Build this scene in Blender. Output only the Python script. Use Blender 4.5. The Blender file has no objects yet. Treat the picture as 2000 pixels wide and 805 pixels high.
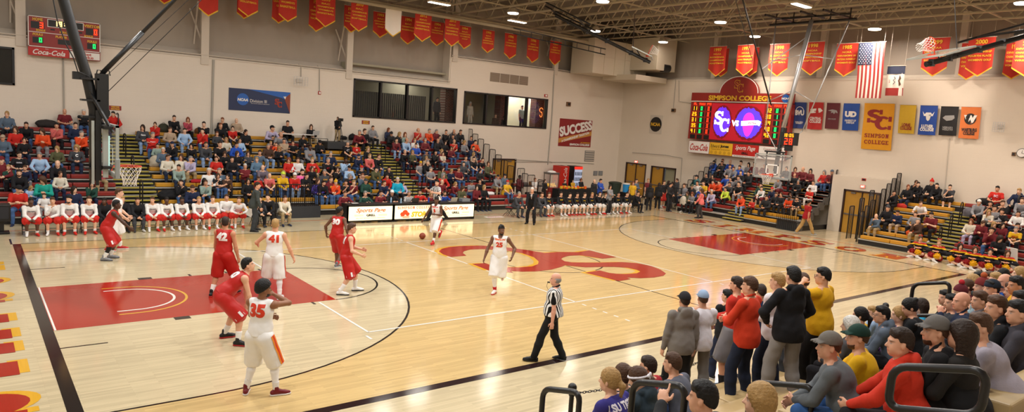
import bpy,bmesh,math,random
import numpy as np
from mathutils import Vector,Matrix
from mathutils.bvhtree import BVHTree
R = math.radians
S = bpy.context.scene
COL = S.collection
random.seed(7)

# ------------------------------------------------------------------ camera, world, exposure
CX,CY,CZ = -15.6375,-17.3729,4.5824
YAW,PIT,ROL,FPX = 0.6735,0.1191,0.0682,1356.5

def cam_axes():
 f = Vector((math.sin(YAW) * math.cos(PIT),math.cos(YAW) * math.cos(PIT),-math.sin(PIT)))
 r = Vector((math.cos(YAW),-math.sin(YAW),0))
 u = r.cross(f)
 c,s = math.cos(ROL),math.sin(ROL)
 return c * r + s * u,-s * r + c * u,f

RT,UP,FW = cam_axes()
CAM = Vector((CX,CY,CZ))
cd = bpy.data.cameras.new('camera')
cd.sensor_fit = 'HORIZONTAL'; cd.sensor_width = 36.0
cd.lens = 36.0 * FPX / 2000.0
cd.clip_start = 0.05; cd.clip_end = 200
camo = bpy.data.objects.new('camera',cd)
COL.objects.link(camo)
mw = Matrix((RT,UP,-FW)).transposed().to_4x4()
mw.translation = CAM
camo.matrix_world = mw
S.camera = camo

def ray(u,v):
 return FW + RT * ((u - 1000) / FPX) - UP * ((v - 402.5) / FPX)
def onZ(u,v,z=0.0):
 d = ray(u,v); return CAM + d * ((z - CZ) / d.z)
def onY(u,v,y):
 d = ray(u,v); return CAM + d * ((y - CY) / d.y)
def onX(u,v,x):
 d = ray(u,v); return CAM + d * ((x - CX) / d.x)
def proj(p):
 d = Vector(p) - CAM; w = d.dot(FW)
 return 1000 + FPX * d.dot(RT) / w,402.5 - FPX * d.dot(UP) / w,w

S.view_settings.view_transform = 'Standard'
S.view_settings.look = 'None'
S.view_settings.gamma = 1.0
S.view_settings.use_curve_mapping = False
S.view_settings.exposure = 0.08
wd = bpy.data.worlds.new('world'); S.world = wd; wd.use_nodes = True
wd.node_tree.nodes['Background'].inputs[0].default_value = (0.9,0.92,1.0,1)
wd.node_tree.nodes['Background'].inputs[1].default_value = 0.05
S.cycles.use_denoising = True
S.cycles.max_bounces = 6
S.cycles.diffuse_bounces = 3
S.cycles.glossy_bounces = 3
S.cycles.transmission_bounces = 4
S.cycles.transparent_max_bounces = 6
S.cycles.sample_clamp_indirect = 6.0

# ------------------------------------------------------------------ colour + materials
def lin(c):
 return tuple((x / 12.92 if x <= 0.04045 else ((x + 0.055) / 1.055) ** 2.4) for x in c)
def hexc(h):
 h = h.lstrip('#'); return lin(tuple(int(h[i:i + 2],16) / 255 for i in (0,2,4)))
MATS = {}
def mat(name,col=None,rough=0.6,metal=0.0,emit=None,estr=1.0,noise=0.0,nscale=8.0,bump=0.0,bscale=30.0,spec=0.5,coat=0.0,trans=0.0,alpha=1.0):
 if name in MATS: return MATS[name]
 m = bpy.data.materials.new(name); m.use_nodes = True; nt = m.node_tree
 b = nt.nodes['Principled BSDF']
 c = hexc(col) if isinstance(col,str) else (col or (0.5,0.5,0.5))
 b.inputs['Base Color'].default_value = (*c,1)
 b.inputs['Roughness'].default_value = rough
 b.inputs['Metallic'].default_value = metal
 b.inputs['Specular IOR Level'].default_value = spec
 b.inputs['Coat Weight'].default_value = coat
 b.inputs['Transmission Weight'].default_value = trans
 b.inputs['Alpha'].default_value = alpha
 if emit:
  b.inputs['Emission Color'].default_value = (*(hexc(emit) if isinstance(emit,str) else emit),1)
  b.inputs['Emission Strength'].default_value = estr
 if noise or bump:
  tc = nt.nodes.new('ShaderNodeTexCoord')
  nz = nt.nodes.new('ShaderNodeTexNoise'); nz.inputs['Scale'].default_value = nscale; nz.inputs['Detail'].default_value = 3
  nt.links.new(tc.outputs['Object'],nz.inputs['Vector'])
  if noise:
   mx = nt.nodes.new('ShaderNodeMix'); mx.data_type = 'RGBA'
   mx.inputs['A'].default_value = (*[x * (1 - noise) for x in c],1)
   mx.inputs['B'].default_value = (*[min(1,x * (1 + noise)) for x in c],1)
   nt.links.new(nz.outputs['Fac'],mx.inputs['Factor'])
   nt.links.new(mx.outputs['Result'],b.inputs['Base Color'])
  if bump:
   n2 = nt.nodes.new('ShaderNodeTexNoise'); n2.inputs['Scale'].default_value = bscale
   nt.links.new(tc.outputs['Object'],n2.inputs['Vector'])
   bp = nt.nodes.new('ShaderNodeBump'); bp.inputs['Strength'].default_value = bump; bp.inputs['Distance'].default_value = 0.02
   nt.links.new(n2.outputs['Fac'],bp.inputs['Height']); nt.links.new(bp.outputs['Normal'],b.inputs['Normal'])
 MATS[name] = m
 return m

def obcol_mat(name,rough,bump=0.0,bscale=60,noise=0.12,nscale=10,sheen=0.0,pattern=None):
 """material whose colour is the object's own colour"""
 m = bpy.data.materials.new(name); m.use_nodes = True; nt = m.node_tree
 b = nt.nodes['Principled BSDF']; b.inputs['Roughness'].default_value = rough
 b.inputs['Specular IOR Level'].default_value = 0.35
 oi = nt.nodes.new('ShaderNodeObjectInfo'); tc = nt.nodes.new('ShaderNodeTexCoord')
 nz = nt.nodes.new('ShaderNodeTexNoise'); nz.inputs['Scale'].default_value = nscale
 nt.links.new(tc.outputs['Object'],nz.inputs['Vector'])
 mr = nt.nodes.new('ShaderNodeMapRange'); mr.inputs['To Min'].default_value = 1 - noise; mr.inputs['To Max'].default_value = 1 + noise
 nt.links.new(nz.outputs['Fac'],mr.inputs['Value'])
 mul = nt.nodes.new('ShaderNodeMix'); mul.data_type = 'RGBA'; mul.blend_type = 'MULTIPLY'; mul.inputs['Factor'].default_value = 1
 nt.links.new(oi.outputs['Color'],mul.inputs['A'])
 nt.links.new(mr.outputs['Result'],mul.inputs['B'])
 out = mul.outputs['Result']
 if pattern:
  # stripes / plaid / print chosen along object axes
  wv = nt.nodes.new('ShaderNodeTexWave'); wv.wave_type = 'BANDS'; wv.bands_direction = pattern[0]
  wv.inputs['Scale'].default_value = pattern[1]; wv.inputs['Distortion'].default_value = 0.15
  nt.links.new(tc.outputs['Object'],wv.inputs['Vector'])
  rp = nt.nodes.new('ShaderNodeValToRGB'); rp.color_ramp.interpolation = 'CONSTANT'
  rp.color_ramp.elements[0].color = (1,1,1,1); rp.color_ramp.elements[0].position = 0
  rp.color_ramp.elements[1].color = (*hexc(pattern[2]),1); rp.color_ramp.elements[1].position = 0.52
  nt.links.new(wv.outputs['Fac'],rp.inputs['Fac'])
  m2 = nt.nodes.new('ShaderNodeMix'); m2.data_type = 'RGBA'; m2.blend_type = 'MULTIPLY'; m2.inputs['Factor'].default_value = 1
  nt.links.new(out,m2.inputs['A']); nt.links.new(rp.outputs['Color'],m2.inputs['B']); out = m2.outputs['Result']
 if bump:
  n2 = nt.nodes.new('ShaderNodeTexNoise'); n2.inputs['Scale'].default_value = bscale; n2.inputs['Detail'].default_value = 4
  nt.links.new(tc.outputs['Object'],n2.inputs['Vector'])
  bp = nt.nodes.new('ShaderNodeBump'); bp.inputs['Strength'].default_value = bump; bp.inputs['Distance'].default_value = 0.01
  nt.links.new(n2.outputs['Fac'],bp.inputs['Height']); nt.links.new(bp.outputs['Normal'],b.inputs['Normal'])
 nt.links.new(out,b.inputs['Base Color'])
 MATS[name] = m
 return m

def skin_mat():
 m = bpy.data.materials.new('skin'); m.use_nodes = True; nt = m.node_tree
 b = nt.nodes['Principled BSDF']; b.inputs['Roughness'].default_value = 0.5
 oi = nt.nodes.new('ShaderNodeObjectInfo')
 at = nt.nodes.new('ShaderNodeAttribute'); at.attribute_name = 'feat'
 sp = nt.nodes.new('ShaderNodeSeparateColor'); nt.links.new(at.outputs['Color'],sp.inputs[0])
 def mixto(a,fac,colr,blend='MIX'):
  x = nt.nodes.new('ShaderNodeMix'); x.data_type = 'RGBA'; x.blend_type = blend
  nt.links.new(fac,x.inputs['Factor']); nt.links.new(a,x.inputs['A']); x.inputs['B'].default_value = (*colr,1)
  return x.outputs['Result']
 o = mixto(oi.outputs['Color'],sp.outputs[0],(0.03,0.018,0.012))      # brows, pupils
 o = mixto(o,sp.outputs[1],(0.75,0.32,0.28),'MULTIPLY')               # lips
 o = mixto(o,sp.outputs[2],(0.75,0.72,0.7))                            # eye whites
 nt.links.new(o,b.inputs['Base Color'])
 MATS['skin'] = m
skin_mat()
obcol_mat('cloth',0.85,bump=0.25,bscale=45,noise=0.1)
obcol_mat('satin',0.45,bump=0.12,bscale=30,noise=0.06)
obcol_mat('hair',0.55,bump=0.6,bscale=90,noise=0.35,nscale=45)
obcol_mat('stripes',0.8,bump=0.1,noise=0.03,pattern=('X',6.5,'060608'))
obcol_mat('plaid',0.85,bump=0.1,noise=0.25,nscale=25,pattern=('DIAGONAL',8,'6a6a80'))
obcol_mat('paint',0.4,noise=0.05)
obcol_mat('leather',0.4,bump=0.15,noise=0.1)

# ------------------------------------------------------------------ objects
def tag(o,label=None,cat=None,group=None,kind=None):
 if label: o['label'] = label
 if cat: o['category'] = cat
 if group: o['group'] = group
 if kind: o['kind'] = kind
 return o
def link(o,parent=None):
 COL.objects.link(o)
 if parent is not None: o.parent = parent
 return o
def empty(name,loc=(0,0,0),rz=0.0,parent=None):
 o = bpy.data.objects.new(name,None); o.location = loc; o.rotation_euler = (0,0,rz)
 o.empty_display_size = 0.1
 return link(o,parent)
def ob(name,me,parent=None,loc=None,rot=None,color=None):
 o = bpy.data.objects.new(name,me)
 if loc is not None: o.location = loc
 if rot is not None: o.rotation_euler = rot
 if color is not None: o.color = (*color[:3],1)
 return link(o,parent)

class MB:
 """mesh collector"""
 def __init__(s): s.v = []; s.f = []; s.m = []; s.mi = 0
 def add(s,vs,fs):
  n = len(s.v); s.v += [tuple(x) for x in vs]; s.f += [tuple(i + n for i in f) for f in fs]; s.m += [s.mi] * len(fs)
  return s
 def box(s,a,b,M=None):
  x0,y0,z0 = a; x1,y1,z1 = b
  vs = [Vector(p) for p in ((x0,y0,z0),(x1,y0,z0),(x1,y1,z0),(x0,y1,z0),(x0,y0,z1),(x1,y0,z1),(x1,y1,z1),(x0,y1,z1))]
  if M: vs = [M @ p for p in vs]
  return s.add(vs,[(0,3,2,1),(4,5,6,7),(0,1,5,4),(1,2,6,5),(2,3,7,6),(3,0,4,7)])
 def cbox(s,c,d,M=None):
  return s.box([c[i] - d[i] / 2 for i in range(3)],[c[i] + d[i] / 2 for i in range(3)],M)
 def bbox(s,a,b,r=0.01,M=None):
  """box with chamfered vertical+horizontal edges"""
  bm = bmesh.new();
  bmesh.ops.create_cube(bm,size=1)
  for v in bm.verts:
   v.co = Vector([(a[i] + b[i]) / 2 + v.co[i] * (b[i] - a[i]) for i in range(3)])
  bmesh.ops.bevel(bm,geom=bm.edges[:],offset=r,segments=2,affect='EDGES',profile=0.5)
  bm.verts.index_update()
  vs = [(M @ v.co if M else v.co.copy()) for v in bm.verts]; fs = [[v.index for v in f.verts] for f in bm.faces]
  bm.free(); return s.add(vs,fs)
 def tube(s,p0,p1,r0,r1=None,n=10,caps=True):
  p0 = Vector(p0); p1 = Vector(p1); r1 = r0 if r1 is None else r1
  d = (p1 - p0).normalized(); a = d.orthogonal().normalized(); b = d.cross(a)
  vs = []
  for p,r in ((p0,r0),(p1,r1)):
   for i in range(n):
    t = 2 * math.pi * i / n; vs.append(p + a * (r * math.cos(t)) + b * (r * math.sin(t)))
  fs = [(i,(i + 1) % n,n + (i + 1) % n,n + i) for i in range(n)]
  if caps: fs += [tuple(range(n))[::-1],tuple(range(n,2 * n))]
  return s.add(vs,fs)
 def path(s,pts,r,n=8,closed=False):
  pts = [Vector(p) for p in pts]; N = len(pts); prev = None; vs = []
  for i,p in enumerate(pts):
   if closed: d = (pts[(i + 1) % N] - pts[i - 1])
   else: d = pts[min(i + 1,N - 1)] - pts[max(i - 1,0)]
   d.normalize()
   if prev is None: a = d.orthogonal().normalized()
   else:
    a = prev - d * prev.dot(d)
    a = a.normalized() if a.length > 1e-6 else d.orthogonal().normalized()
   prev = a; b = d.cross(a)
   for k in range(n):
    t = 2 * math.pi * k / n; vs.append(p + a * (r * math.cos(t)) + b * (r * math.sin(t)))
  fs = []
  for i in range(N if closed else N - 1):
   j = (i + 1) % N
   for k in range(n): fs.append((i * n + k,i * n + (k + 1) % n,j * n + (k + 1) % n,j * n + k))
  if not closed: fs += [tuple(range(n))[::-1],tuple(range((N - 1) * n,N * n))]
  return s.add(vs,fs)
 def bar(s,p0,p1,w,h,up=(0,0,1)):
  p0 = Vector(p0); p1 = Vector(p1); d = (p1 - p0).normalized(); u = Vector(up)
  a = d.cross(u)
  a = a.normalized() if a.length > 1e-5 else d.orthogonal().normalized()
  b = a.cross(d)
  vs = [p + a * (sx * w / 2) + b * (sy * h / 2) for p in (p0,p1) for sx,sy in ((-1,-1),(1,-1),(1,1),(-1,1))]
  return s.add(vs,[(3,2,1,0),(4,5,6,7),(0,1,5,4),(1,2,6,5),(2,3,7,6),(3,0,4,7)])
 def prism(s,poly,y0,y1,M=None):
  """poly in (x,z), extruded in y"""
  n = len(poly)
  vs = [Vector((x,y0,z)) for x,z in poly] + [Vector((x,y1,z)) for x,z in poly]
  if M: vs = [M @ v for v in vs]
  fs = [tuple(range(n)),tuple(range(n,2 * n))[::-1]] + [(i,i + n,(i + 1) % n + n,(i + 1) % n) for i in range(n)]
  return s.add(vs,fs)
 def sphere(s,c,r,n=12,m=8,sc=(1,1,1)):
  vs = []; c = Vector(c)
  for j in range(1,m):
   t = math.pi * j / m
   for i in range(n):
    a = 2 * math.pi * i / n
    vs.append(c + Vector((r * sc[0] * math.sin(t) * math.cos(a),r * sc[1] * math.sin(t) * math.sin(a),r * sc[2] * math.cos(t))))
  vs += [c + Vector((0,0,r * sc[2])),c - Vector((0,0,r * sc[2]))]
  T = len(vs) - 2; B = T + 1; fs = []
  for j in range(m - 2):
   for i in range(n): fs.append((j * n + i,(j + 1) * n + i,(j + 1) * n + (i + 1) % n,j * n + (i + 1) % n))
  for i in range(n):
   fs.append((T,i,(i + 1) % n)); fs.append((B,(m - 2) * n + (i + 1) % n,(m - 2) * n + i))
  return s.add(vs,fs)
 def mesh(s,name,mats,smooth=False,recalc=False):
  me = bpy.data.meshes.new(name); me.from_pydata([tuple(v) for v in s.v],[],s.f)
  if not isinstance(mats,(list,tuple)): mats = [mats]
  for m in mats: me.materials.append(m)
  if len(mats) > 1: me.polygons.foreach_set('material_index',s.m)
  if recalc:
   bm = bmesh.new(); bm.from_mesh(me); bmesh.ops.recalc_face_normals(bm,faces=bm.faces[:]); bm.to_mesh(me); bm.free()
  if smooth: me.polygons.foreach_set('use_smooth',[True] * len(me.polygons));
  me.update(); return me
 def build(s,name,mats,parent=None,smooth=False,loc=None,rot=None,color=None,recalc=False):
  return ob(name,s.mesh(name,mats,smooth,recalc),parent,loc,rot,color)

# ------------------------------------------------------------------ figures: implicit surfaces meshed as one continuous skin
F32 = np.float32
CORN = np.array([(0,0,0),(1,0,0),(0,1,0),(1,1,0),(0,0,1),(1,0,1),(0,1,1),(1,1,1)])
EDG = [(0,1),(2,3),(4,5),(6,7),(0,2),(1,3),(4,6),(5,7),(0,4),(1,5),(2,6),(3,7)]
def V(*a): return np.array(a[0] if len(a) == 1 else a,dtype=float)
def nrm(v): return v / (np.linalg.norm(v) + 1e-9)
def rotm(axis,ang):
 return np.array(Matrix.Rotation(ang,3,axis if isinstance(axis,str) else Vector(axis)))

class Sdf:
 """prims: dict(t, ...). Blended smooth-min evaluated only near each primitive."""
 def __init__(s,h): s.h = h; s.P = []; s.cuts = []; s.wr = None
 def cap(s,a,b,r1,r2=None,k=0.02): s.P.append(('c',V(a),V(b),r1,r1 if r2 is None else r2,k)); return s
 def ell(s,c,r,M=None,k=0.02): s.P.append(('e',V(c),V(r),np.eye(3) if M is None else M,0,k)); return s
 def cut(s,p,n,k=0.004): s.cuts.append(('p',V(p),nrm(V(n)),k)); return s          # keeps the side n points away from
 def sub(s,c,r,M=None): s.cuts.append(('e',V(c),V(r),np.eye(3) if M is None else M)); return s
 def mesh(s,name,mats,color_fn=None):
  h = s.h; lo = []; hi = []
  for p in s.P:
   if p[0] == 'c':
    r = max(p[3],p[4]); lo.append(np.minimum(p[1],p[2]) - r); hi.append(np.maximum(p[1],p[2]) + r)
   else:
    r = max(p[2]); e = np.sqrt(((p[3] * p[2]) ** 2).sum(1)); lo.append(p[1] - e); hi.append(p[1] + e)
  mg = 0.045
  g0 = np.min(lo,0) - mg; g1 = np.max(hi,0) + mg
  n = np.ceil((g1 - g0) / h).astype(int) + 1
  D = np.full(n,0.2,F32)
  ax = [(g0[i] + h * np.arange(n[i])).astype(F32) for i in range(3)]
  for p,l,u in zip(s.P,lo,hi):
   i0 = np.maximum(((l - mg - g0) / h).astype(int),0); i1 = np.minimum(np.ceil((u + mg - g0) / h).astype(int) + 1,n)
   sl = tuple(slice(a,b) for a,b in zip(i0,i1))
   X = ax[0][sl[0]][:,None,None]; Y = ax[1][sl[1]][None,:,None]; Z = ax[2][sl[2]][None,None,:]
   if p[0] == 'c':
    a,b = p[1],p[2]; ba = b - a; L2 = max(ba @ ba,1e-9)
    px,py,pz = X - F32(a[0]),Y - F32(a[1]),Z - F32(a[2])
    t = np.clip((px * F32(ba[0]) + py * F32(ba[1]) + pz * F32(ba[2])) / F32(L2),0,1)
    d = np.sqrt((px - t * F32(ba[0])) ** 2 + (py - t * F32(ba[1])) ** 2 + (pz - t * F32(ba[2])) ** 2) - (F32(p[3]) + t * F32(p[4] - p[3]))
   else:
    c,r,M = p[1],p[2],p[3]
    px,py,pz = X - F32(c[0]),Y - F32(c[1]),Z - F32(c[2])
    q = [px * F32(M[0,i]) + py * F32(M[1,i]) + pz * F32(M[2,i]) for i in range(3)]
    k0 = np.sqrt(sum((q[i] / F32(r[i])) ** 2 for i in range(3))) + 1e-6
    k1 = np.sqrt(sum((q[i] / F32(r[i] ** 2)) ** 2 for i in range(3))) + 1e-6
    d = k0 * (k0 - 1) / k1
   k = F32(p[5]); A = D[sl]
   hh = np.clip(0.5 + 0.5 * (A - d) / k,0,1)
   D[sl] = A + (d - A) * hh - k * hh * (1 - hh)
  X = ax[0][:,None,None]; Y = ax[1][None,:,None]; Z = ax[2][None,None,:]
  if s.wr:
   a,f = s.wr
   D = D + F32(a) * (np.sin(X * f + 1.7 * np.sin(Z * f * 0.7)) * np.sin(Y * f * 1.1 + Z * f * 0.35) + 0.6 * np.sin(Z * f * 1.6 + 2 * np.sin(X * f * 0.8 + Y * f * .5))).astype(F32)
  for c in s.cuts:
   if c[0] == 'p':
    d = (X - c[1][0]) * c[2][0] + (Y - c[1][1]) * c[2][1] + (Z - c[1][2]) * c[2][2]
    D = np.maximum(D,d.astype(F32))
   else:
    _,cc,r,M = c
    px,py,pz = X - cc[0],Y - cc[1],Z - cc[2]
    q = [px * M[0,i] + py * M[1,i] + pz * M[2,i] for i in range(3)]
    k0 = np.sqrt(sum((q[i] / r[i]) ** 2 for i in range(3))) + 1e-6
    D = np.maximum(D,(-(k0 - 1) * min(r)).astype(F32))
  return nets(D,g0,h,name,mats,color_fn)

def nets(D,g0,h,name,mats,color_fn=None):
 ins = D < 0
 n = np.array(D.shape)
 c = np.zeros(n - 1,np.int8)
 for dx,dy,dz in CORN:
  c += ins[dx:n[0] - 1 + dx,dy:n[1] - 1 + dy,dz:n[2] - 1 + dz]
 act = (c > 0) & (c < 8)
 idx = np.argwhere(act)
 vid = np.full(n - 1,-1,np.int32); vid[act] = np.arange(len(idx))
 val = np.stack([D[idx[:,0] + a,idx[:,1] + b,idx[:,2] + d] for a,b,d in CORN],1)
 acc = np.zeros((len(idx),3)); cnt = np.zeros(len(idx))
 for a,b in EDG:
  va,vb = val[:,a],val[:,b]
  m = (va < 0) != (vb < 0)
  t = np.where(m,va / np.where(m,va - vb,1),0)
  p = CORN[a] + t[:,None] * (CORN[b] - CORN[a])
  acc += p * m[:,None]; cnt += m
 verts = (idx + acc / np.maximum(cnt,1)[:,None]) * h + g0
 faces = []
 for axis in range(3):
  o1,o2 = [(1,2),(2,0),(0,1)][axis]
  sa = [slice(None)] * 3; sb = [slice(None)] * 3
  sa[axis] = slice(0,n[axis] - 1); sb[axis] = slice(1,n[axis])
  A = ins[tuple(sa)]; B = ins[tuple(sb)]
  e = np.argwhere(A != B)
  ok = (e[:,o1] > 0) & (e[:,o2] > 0) & (e[:,o1] < n[o1] - 1) & (e[:,o2] < n[o2] - 1)
  e = e[ok]; fl = A[tuple(e.T)]
  q = []
  for d1,d2 in ((1,1),(0,1),(0,0),(1,0)):
   t = e.copy(); t[:,o1] -= d1; t[:,o2] -= d2; q.append(vid[tuple(t.T)])
  q = np.stack(q,1)
  q[~fl] = q[~fl][:,::-1]
  faces.append(q)
 fc = np.concatenate(faces)
 # relax once, keeps it smooth
 me = bpy.data.meshes.new(name)
 me.vertices.add(len(verts)); me.vertices.foreach_set('co',verts.astype(np.float32).ravel())
 me.loops.add(fc.size); me.loops.foreach_set('vertex_index',fc.astype(np.int32).ravel())
 me.polygons.add(len(fc)); me.polygons.foreach_set('loop_start',np.arange(0,fc.size,4,dtype=np.int32))
 me.polygons.foreach_set('use_smooth',np.ones(len(fc),bool))
 for m in (mats if isinstance(mats,(list,tuple)) else [mats]): me.materials.append(m)
 if color_fn is not None:
  at = me.color_attributes.new('feat','FLOAT_COLOR','POINT')
  at.data.foreach_set('color',color_fn(verts).astype(np.float32).ravel())
 me.update(calc_edges=True)
 return me

def ik(a,t,l1,l2,pole):
 """two-bone chain from a to t; returns mid joint and reached end"""
 a,t,pole = V(a),V(t),nrm(V(pole)); d = t - a; L = np.linalg.norm(d)
 Lm = min(L,(l1 + l2) * 0.998); u = d / (L + 1e-9); t = a + u * Lm
 x = (l1 * l1 - l2 * l2 + Lm * Lm) / (2 * Lm + 1e-9); x = min(max(x,-l1),l1)
 hgt = math.sqrt(max(l1 * l1 - x * x,0))
 w = pole - u * (pole @ u); w = nrm(w)
 return a + u * x + w * hgt,t

def skeleton(seat=None,pel=(0,0,.97),lean=0,side=0,yaw=0,twist=0,hyaw=0,hpit=0,hroll=0,hl=None,hr=None,fl=None,fr=None,
             el=(-.3,-.8,-.5),er=(.3,-.8,-.5),kl=(-.15,1,.2),kr=(.15,1,.2),shw=1.0,fol=None,forr=None):
 """local frame: +Y is where the person faces, +X the person's right hand side"""
 J = {}
 P = V(pel)
 Rp = rotm('Z',yaw)
 Rt = Rp @ rotm('X',-lean) @ rotm('Y',side) @ rotm('Z',twist)
 up = Rt[:,2]
 J['P'] = P; J['Rp'] = Rp; J['Rt'] = Rt
 J['W'] = P + up * .13; J['C'] = P + up * .34; J['N'] = P + up * .50
 for s,n in ((-1,'l'),(1,'r')):
  J['s' + n] = P + up * .445 + Rt[:,0] * (.182 * s * shw)
  J['h' + n] = P + Rp @ V(.089 * s,0,-.04)
 Rh = Rp @ rotm('Z',hyaw) @ rotm('X',hpit) @ rotm('Y',hroll)
 J['Rh'] = Rh
 nk = nrm(up + V(0,0,.8))
 J['HB'] = J['N'] + nk * .070
 J['H'] = J['HB'] + Rh @ V(0,.022,.085)
 hl = (-.27,.05,.78) if hl is None else hl; hr = (.27,.05,.78) if hr is None else hr
 fl = (-.12,0,.08) if fl is None else fl; fr = (.12,0,.08) if fr is None else fr
 J['el'],J['wl'] = ik(J['sl'],hl,.30,.26,Rt @ V(el))
 J['er'],J['wr'] = ik(J['sr'],hr,.30,.26,Rt @ V(er))
 J['kl'],J['al'] = ik(J['hl'],fl,.44,.42,Rp @ V(kl))
 J['kr'],J['ar'] = ik(J['hr'],fr,.44,.42,Rp @ V(kr))
 J['fol'] = nrm(V(fol)) if fol is not None else nrm(Rp @ V(-.18,1,0))
 J['for'] = nrm(V(forr)) if forr is not None else nrm(Rp @ V(.18,1,0))
 J['shw'] = shw
 return J

def feat_fn(J):
 H,Rh = J['H'],J['Rh']
 def fn(v):
  q = (v - H) @ Rh
  o = np.zeros((len(v),4)); o[:,3] = 1
  x = np.abs(q[:,0]); y = q[:,1]; z = q[:,2]
  fr = y > .045
  o[:,0] = fr * (np.exp(-(((x - .033) / .02) ** 4 + ((z - .022) / .0055) ** 2)) + np.exp(-(((x - .031) / .007) ** 2 + ((z - .002) / .007) ** 2)))
  o[:,2] = fr * np.exp(-(((x - .031) / .014) ** 4 + ((z - .002) / .007) ** 4)) * .35
  o[:,1] = fr * np.exp(-((x / .024) ** 4 + ((z + .063) / .009) ** 2))
  o[:,:3] = np.clip(o[:,:3],0,1); return o
 return fn

def add_head(B,J,k=.012,fat=1.0):
 H,M = J['H'],J['Rh']; L = lambda *a: H + M @ V(*a)
 B.ell(L(0,-.012,.03),(.074,.096,.098),M,k)
 B.ell(L(0,.022,-.035),(.060 * fat,.070,.082),M,.02)
 B.cap(L(0,.06,-.088),L(0,.055,-.095),.022 * fat,.02,.02)
 B.cap(L(-.042,.01,-.07),L(.042,.01,-.07),.024 * fat,.024 * fat,.02)
 B.cap(L(-.03,.078,.022),L(.03,.078,.022),.012,None,.012)
 B.cap(L(0,.088,.008),L(0,.106,-.026),.007,.012,.008)
 B.cap(L(-.012,.096,-.03),L(.012,.096,-.03),.008,.008,.006)
 B.cap(L(-.018,.083,-.063),L(.018,.083,-.063),.008,.008,.006)
 for s in (-1,1):
  B.ell(L(.076 * s,-.008,-.008),(.010,.019,.031),M @ rotm('Z',.35 * s),.005)
 B.cap(J['N'] - (J['HB'] - J['N']) * .3,J['HB'] + M @ V(0,0,.02),.058 * (.6 + .4 * fat),.054 * (.6 + .4 * fat),.02)

def hand(B,W,E,kind,s,palmN,detail=True):
 """W wrist, E elbow, palmN direction the palm faces. kind: open, curl, fist, point"""
 d = nrm(W - E); n = V(palmN); n = nrm(n - d * (n @ d)); x = np.cross(d,n) * s      # x toward thumb side
 M = np.stack([x,n,d],1)
 c = W + d * .048
 B.ell(c,(.041,.019,.052),M,.012)
 if not detail:
  B.ell(W + d * .11 + n * (.02 if kind != 'open' else 0),(.036,.018 if kind == 'open' else .028,.045 if kind == 'open' else .03),M,.012)
  B.cap(W + d * .03 + x * .035,W + d * .075 + x * .05 + n * .02,.012,.01,.008)
  return
 ln = (.062,.074,.07,.055); cu = {'open': .22,'curl': .75,'fist': 1.45,'point': 1.4}[kind]
 for i in range(4):
  bx = x * (.031 - .0205 * i); b = W + d * .088 + bx + n * .002
  a = cu if not (kind == 'point' and i == 0) else .05
  spread = x * (.12 - .08 * i) * (1 if kind == 'open' else .3)
  p = b; ang = a * .6
  for j,fr in enumerate((.45,.32,.25)):
   dd = nrm(d * math.cos(ang) + n * math.sin(ang) + spread * math.cos(ang))
   q = p + dd * ln[i] * fr
   B.cap(p,q,.0098 - .0006 * j,.0092 - .0006 * j,.002)
   p = q; ang += a * .75
 t0 = W + d * .025 + x * .030; t1 = t0 + nrm(x * .75 + d * .6 + n * .35) * .034; t2 = t1 + nrm(d * .9 + x * .15 + n * .35) * .045
 B.cap(t0,t1,.0145,.0115,.008); B.cap(t1,t2,.0115,.0095,.004)

def body_sdf(J,h,fat=1.0,hands=('curl','curl'),pn=None,detail=False,ak=1.0,lk=1.0):
 B = Sdf(h); Rt,Rp = J['Rt'],J['Rp']; f = fat
 B.ell(J['P'],(.158 * f,.108 * f,.125),Rp,.03)
 B.ell(J['W'] + Rt @ V(0,.01,0),(.138 * f,.1 * f,.15),Rt,.04)
 B.ell(J['C'],(.158 * (.6 + .4 * f),.112 * (.5 + .5 * f),.18),Rt,.04)
 B.cap(J['sl'],J['sr'],.054 * ak,None,.03)
 for n in 'lr':
  s = -1 if n == 'l' else 1
  B.cap(J['N'],J['s' + n],.045,.05,.03)
  B.ell(J['s' + n] + (J['e' + n] - J['s' + n]) * .1,(.052 * ak,.052 * ak,.058),None,.03)
  B.cap(J['s' + n],J['e' + n],.05 * (.8 + .2 * f) * ak,.038 * ak,.02)
  m = J['e' + n] * .72 + J['w' + n] * .28
  B.cap(J['e' + n],m,.039 * ak,.042 * ak,.02); B.cap(m,J['w' + n],.042 * ak,.026,.02)
  p = (pn or {}).get(n,Rt @ V(-s * 1.0,.25,-.1))
  hand(B,J['w' + n],J['e' + n],hands[0 if n == 'l' else 1],s,p,detail)
  B.cap(J['h' + n] + V(0,0,.02),J['k' + n],.088 * (.6 + .4 * f) * lk,.056 * lk,.03)
  c = J['k' + n] * .68 + J['a' + n] * .32
  dk = J['k' + n] - J['a' + n]; bk = nrm(np.cross(np.cross(nrm(dk),J['fo' + n]),nrm(dk)))
  B.cap(J['k' + n],c - bk * .012,.052 * lk,.056 * lk,.02); B.cap(c - bk * .012,J['a' + n],.056 * lk,.034,.02)
  B.cap(J['a' + n] - J['fo' + n] * .03 + V(0,0,-.03),J['a' + n] + J['fo' + n] * .12 + V(0,0,-.045),.034,.026,.015)
  B.ell(J['h' + n] + Rp @ V(0,-.042,-.01),(.078 * f,.066 * f,.09),Rp,.03)
 add_head(B,J,fat=1 + (f - 1) * .35)
 return B

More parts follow.
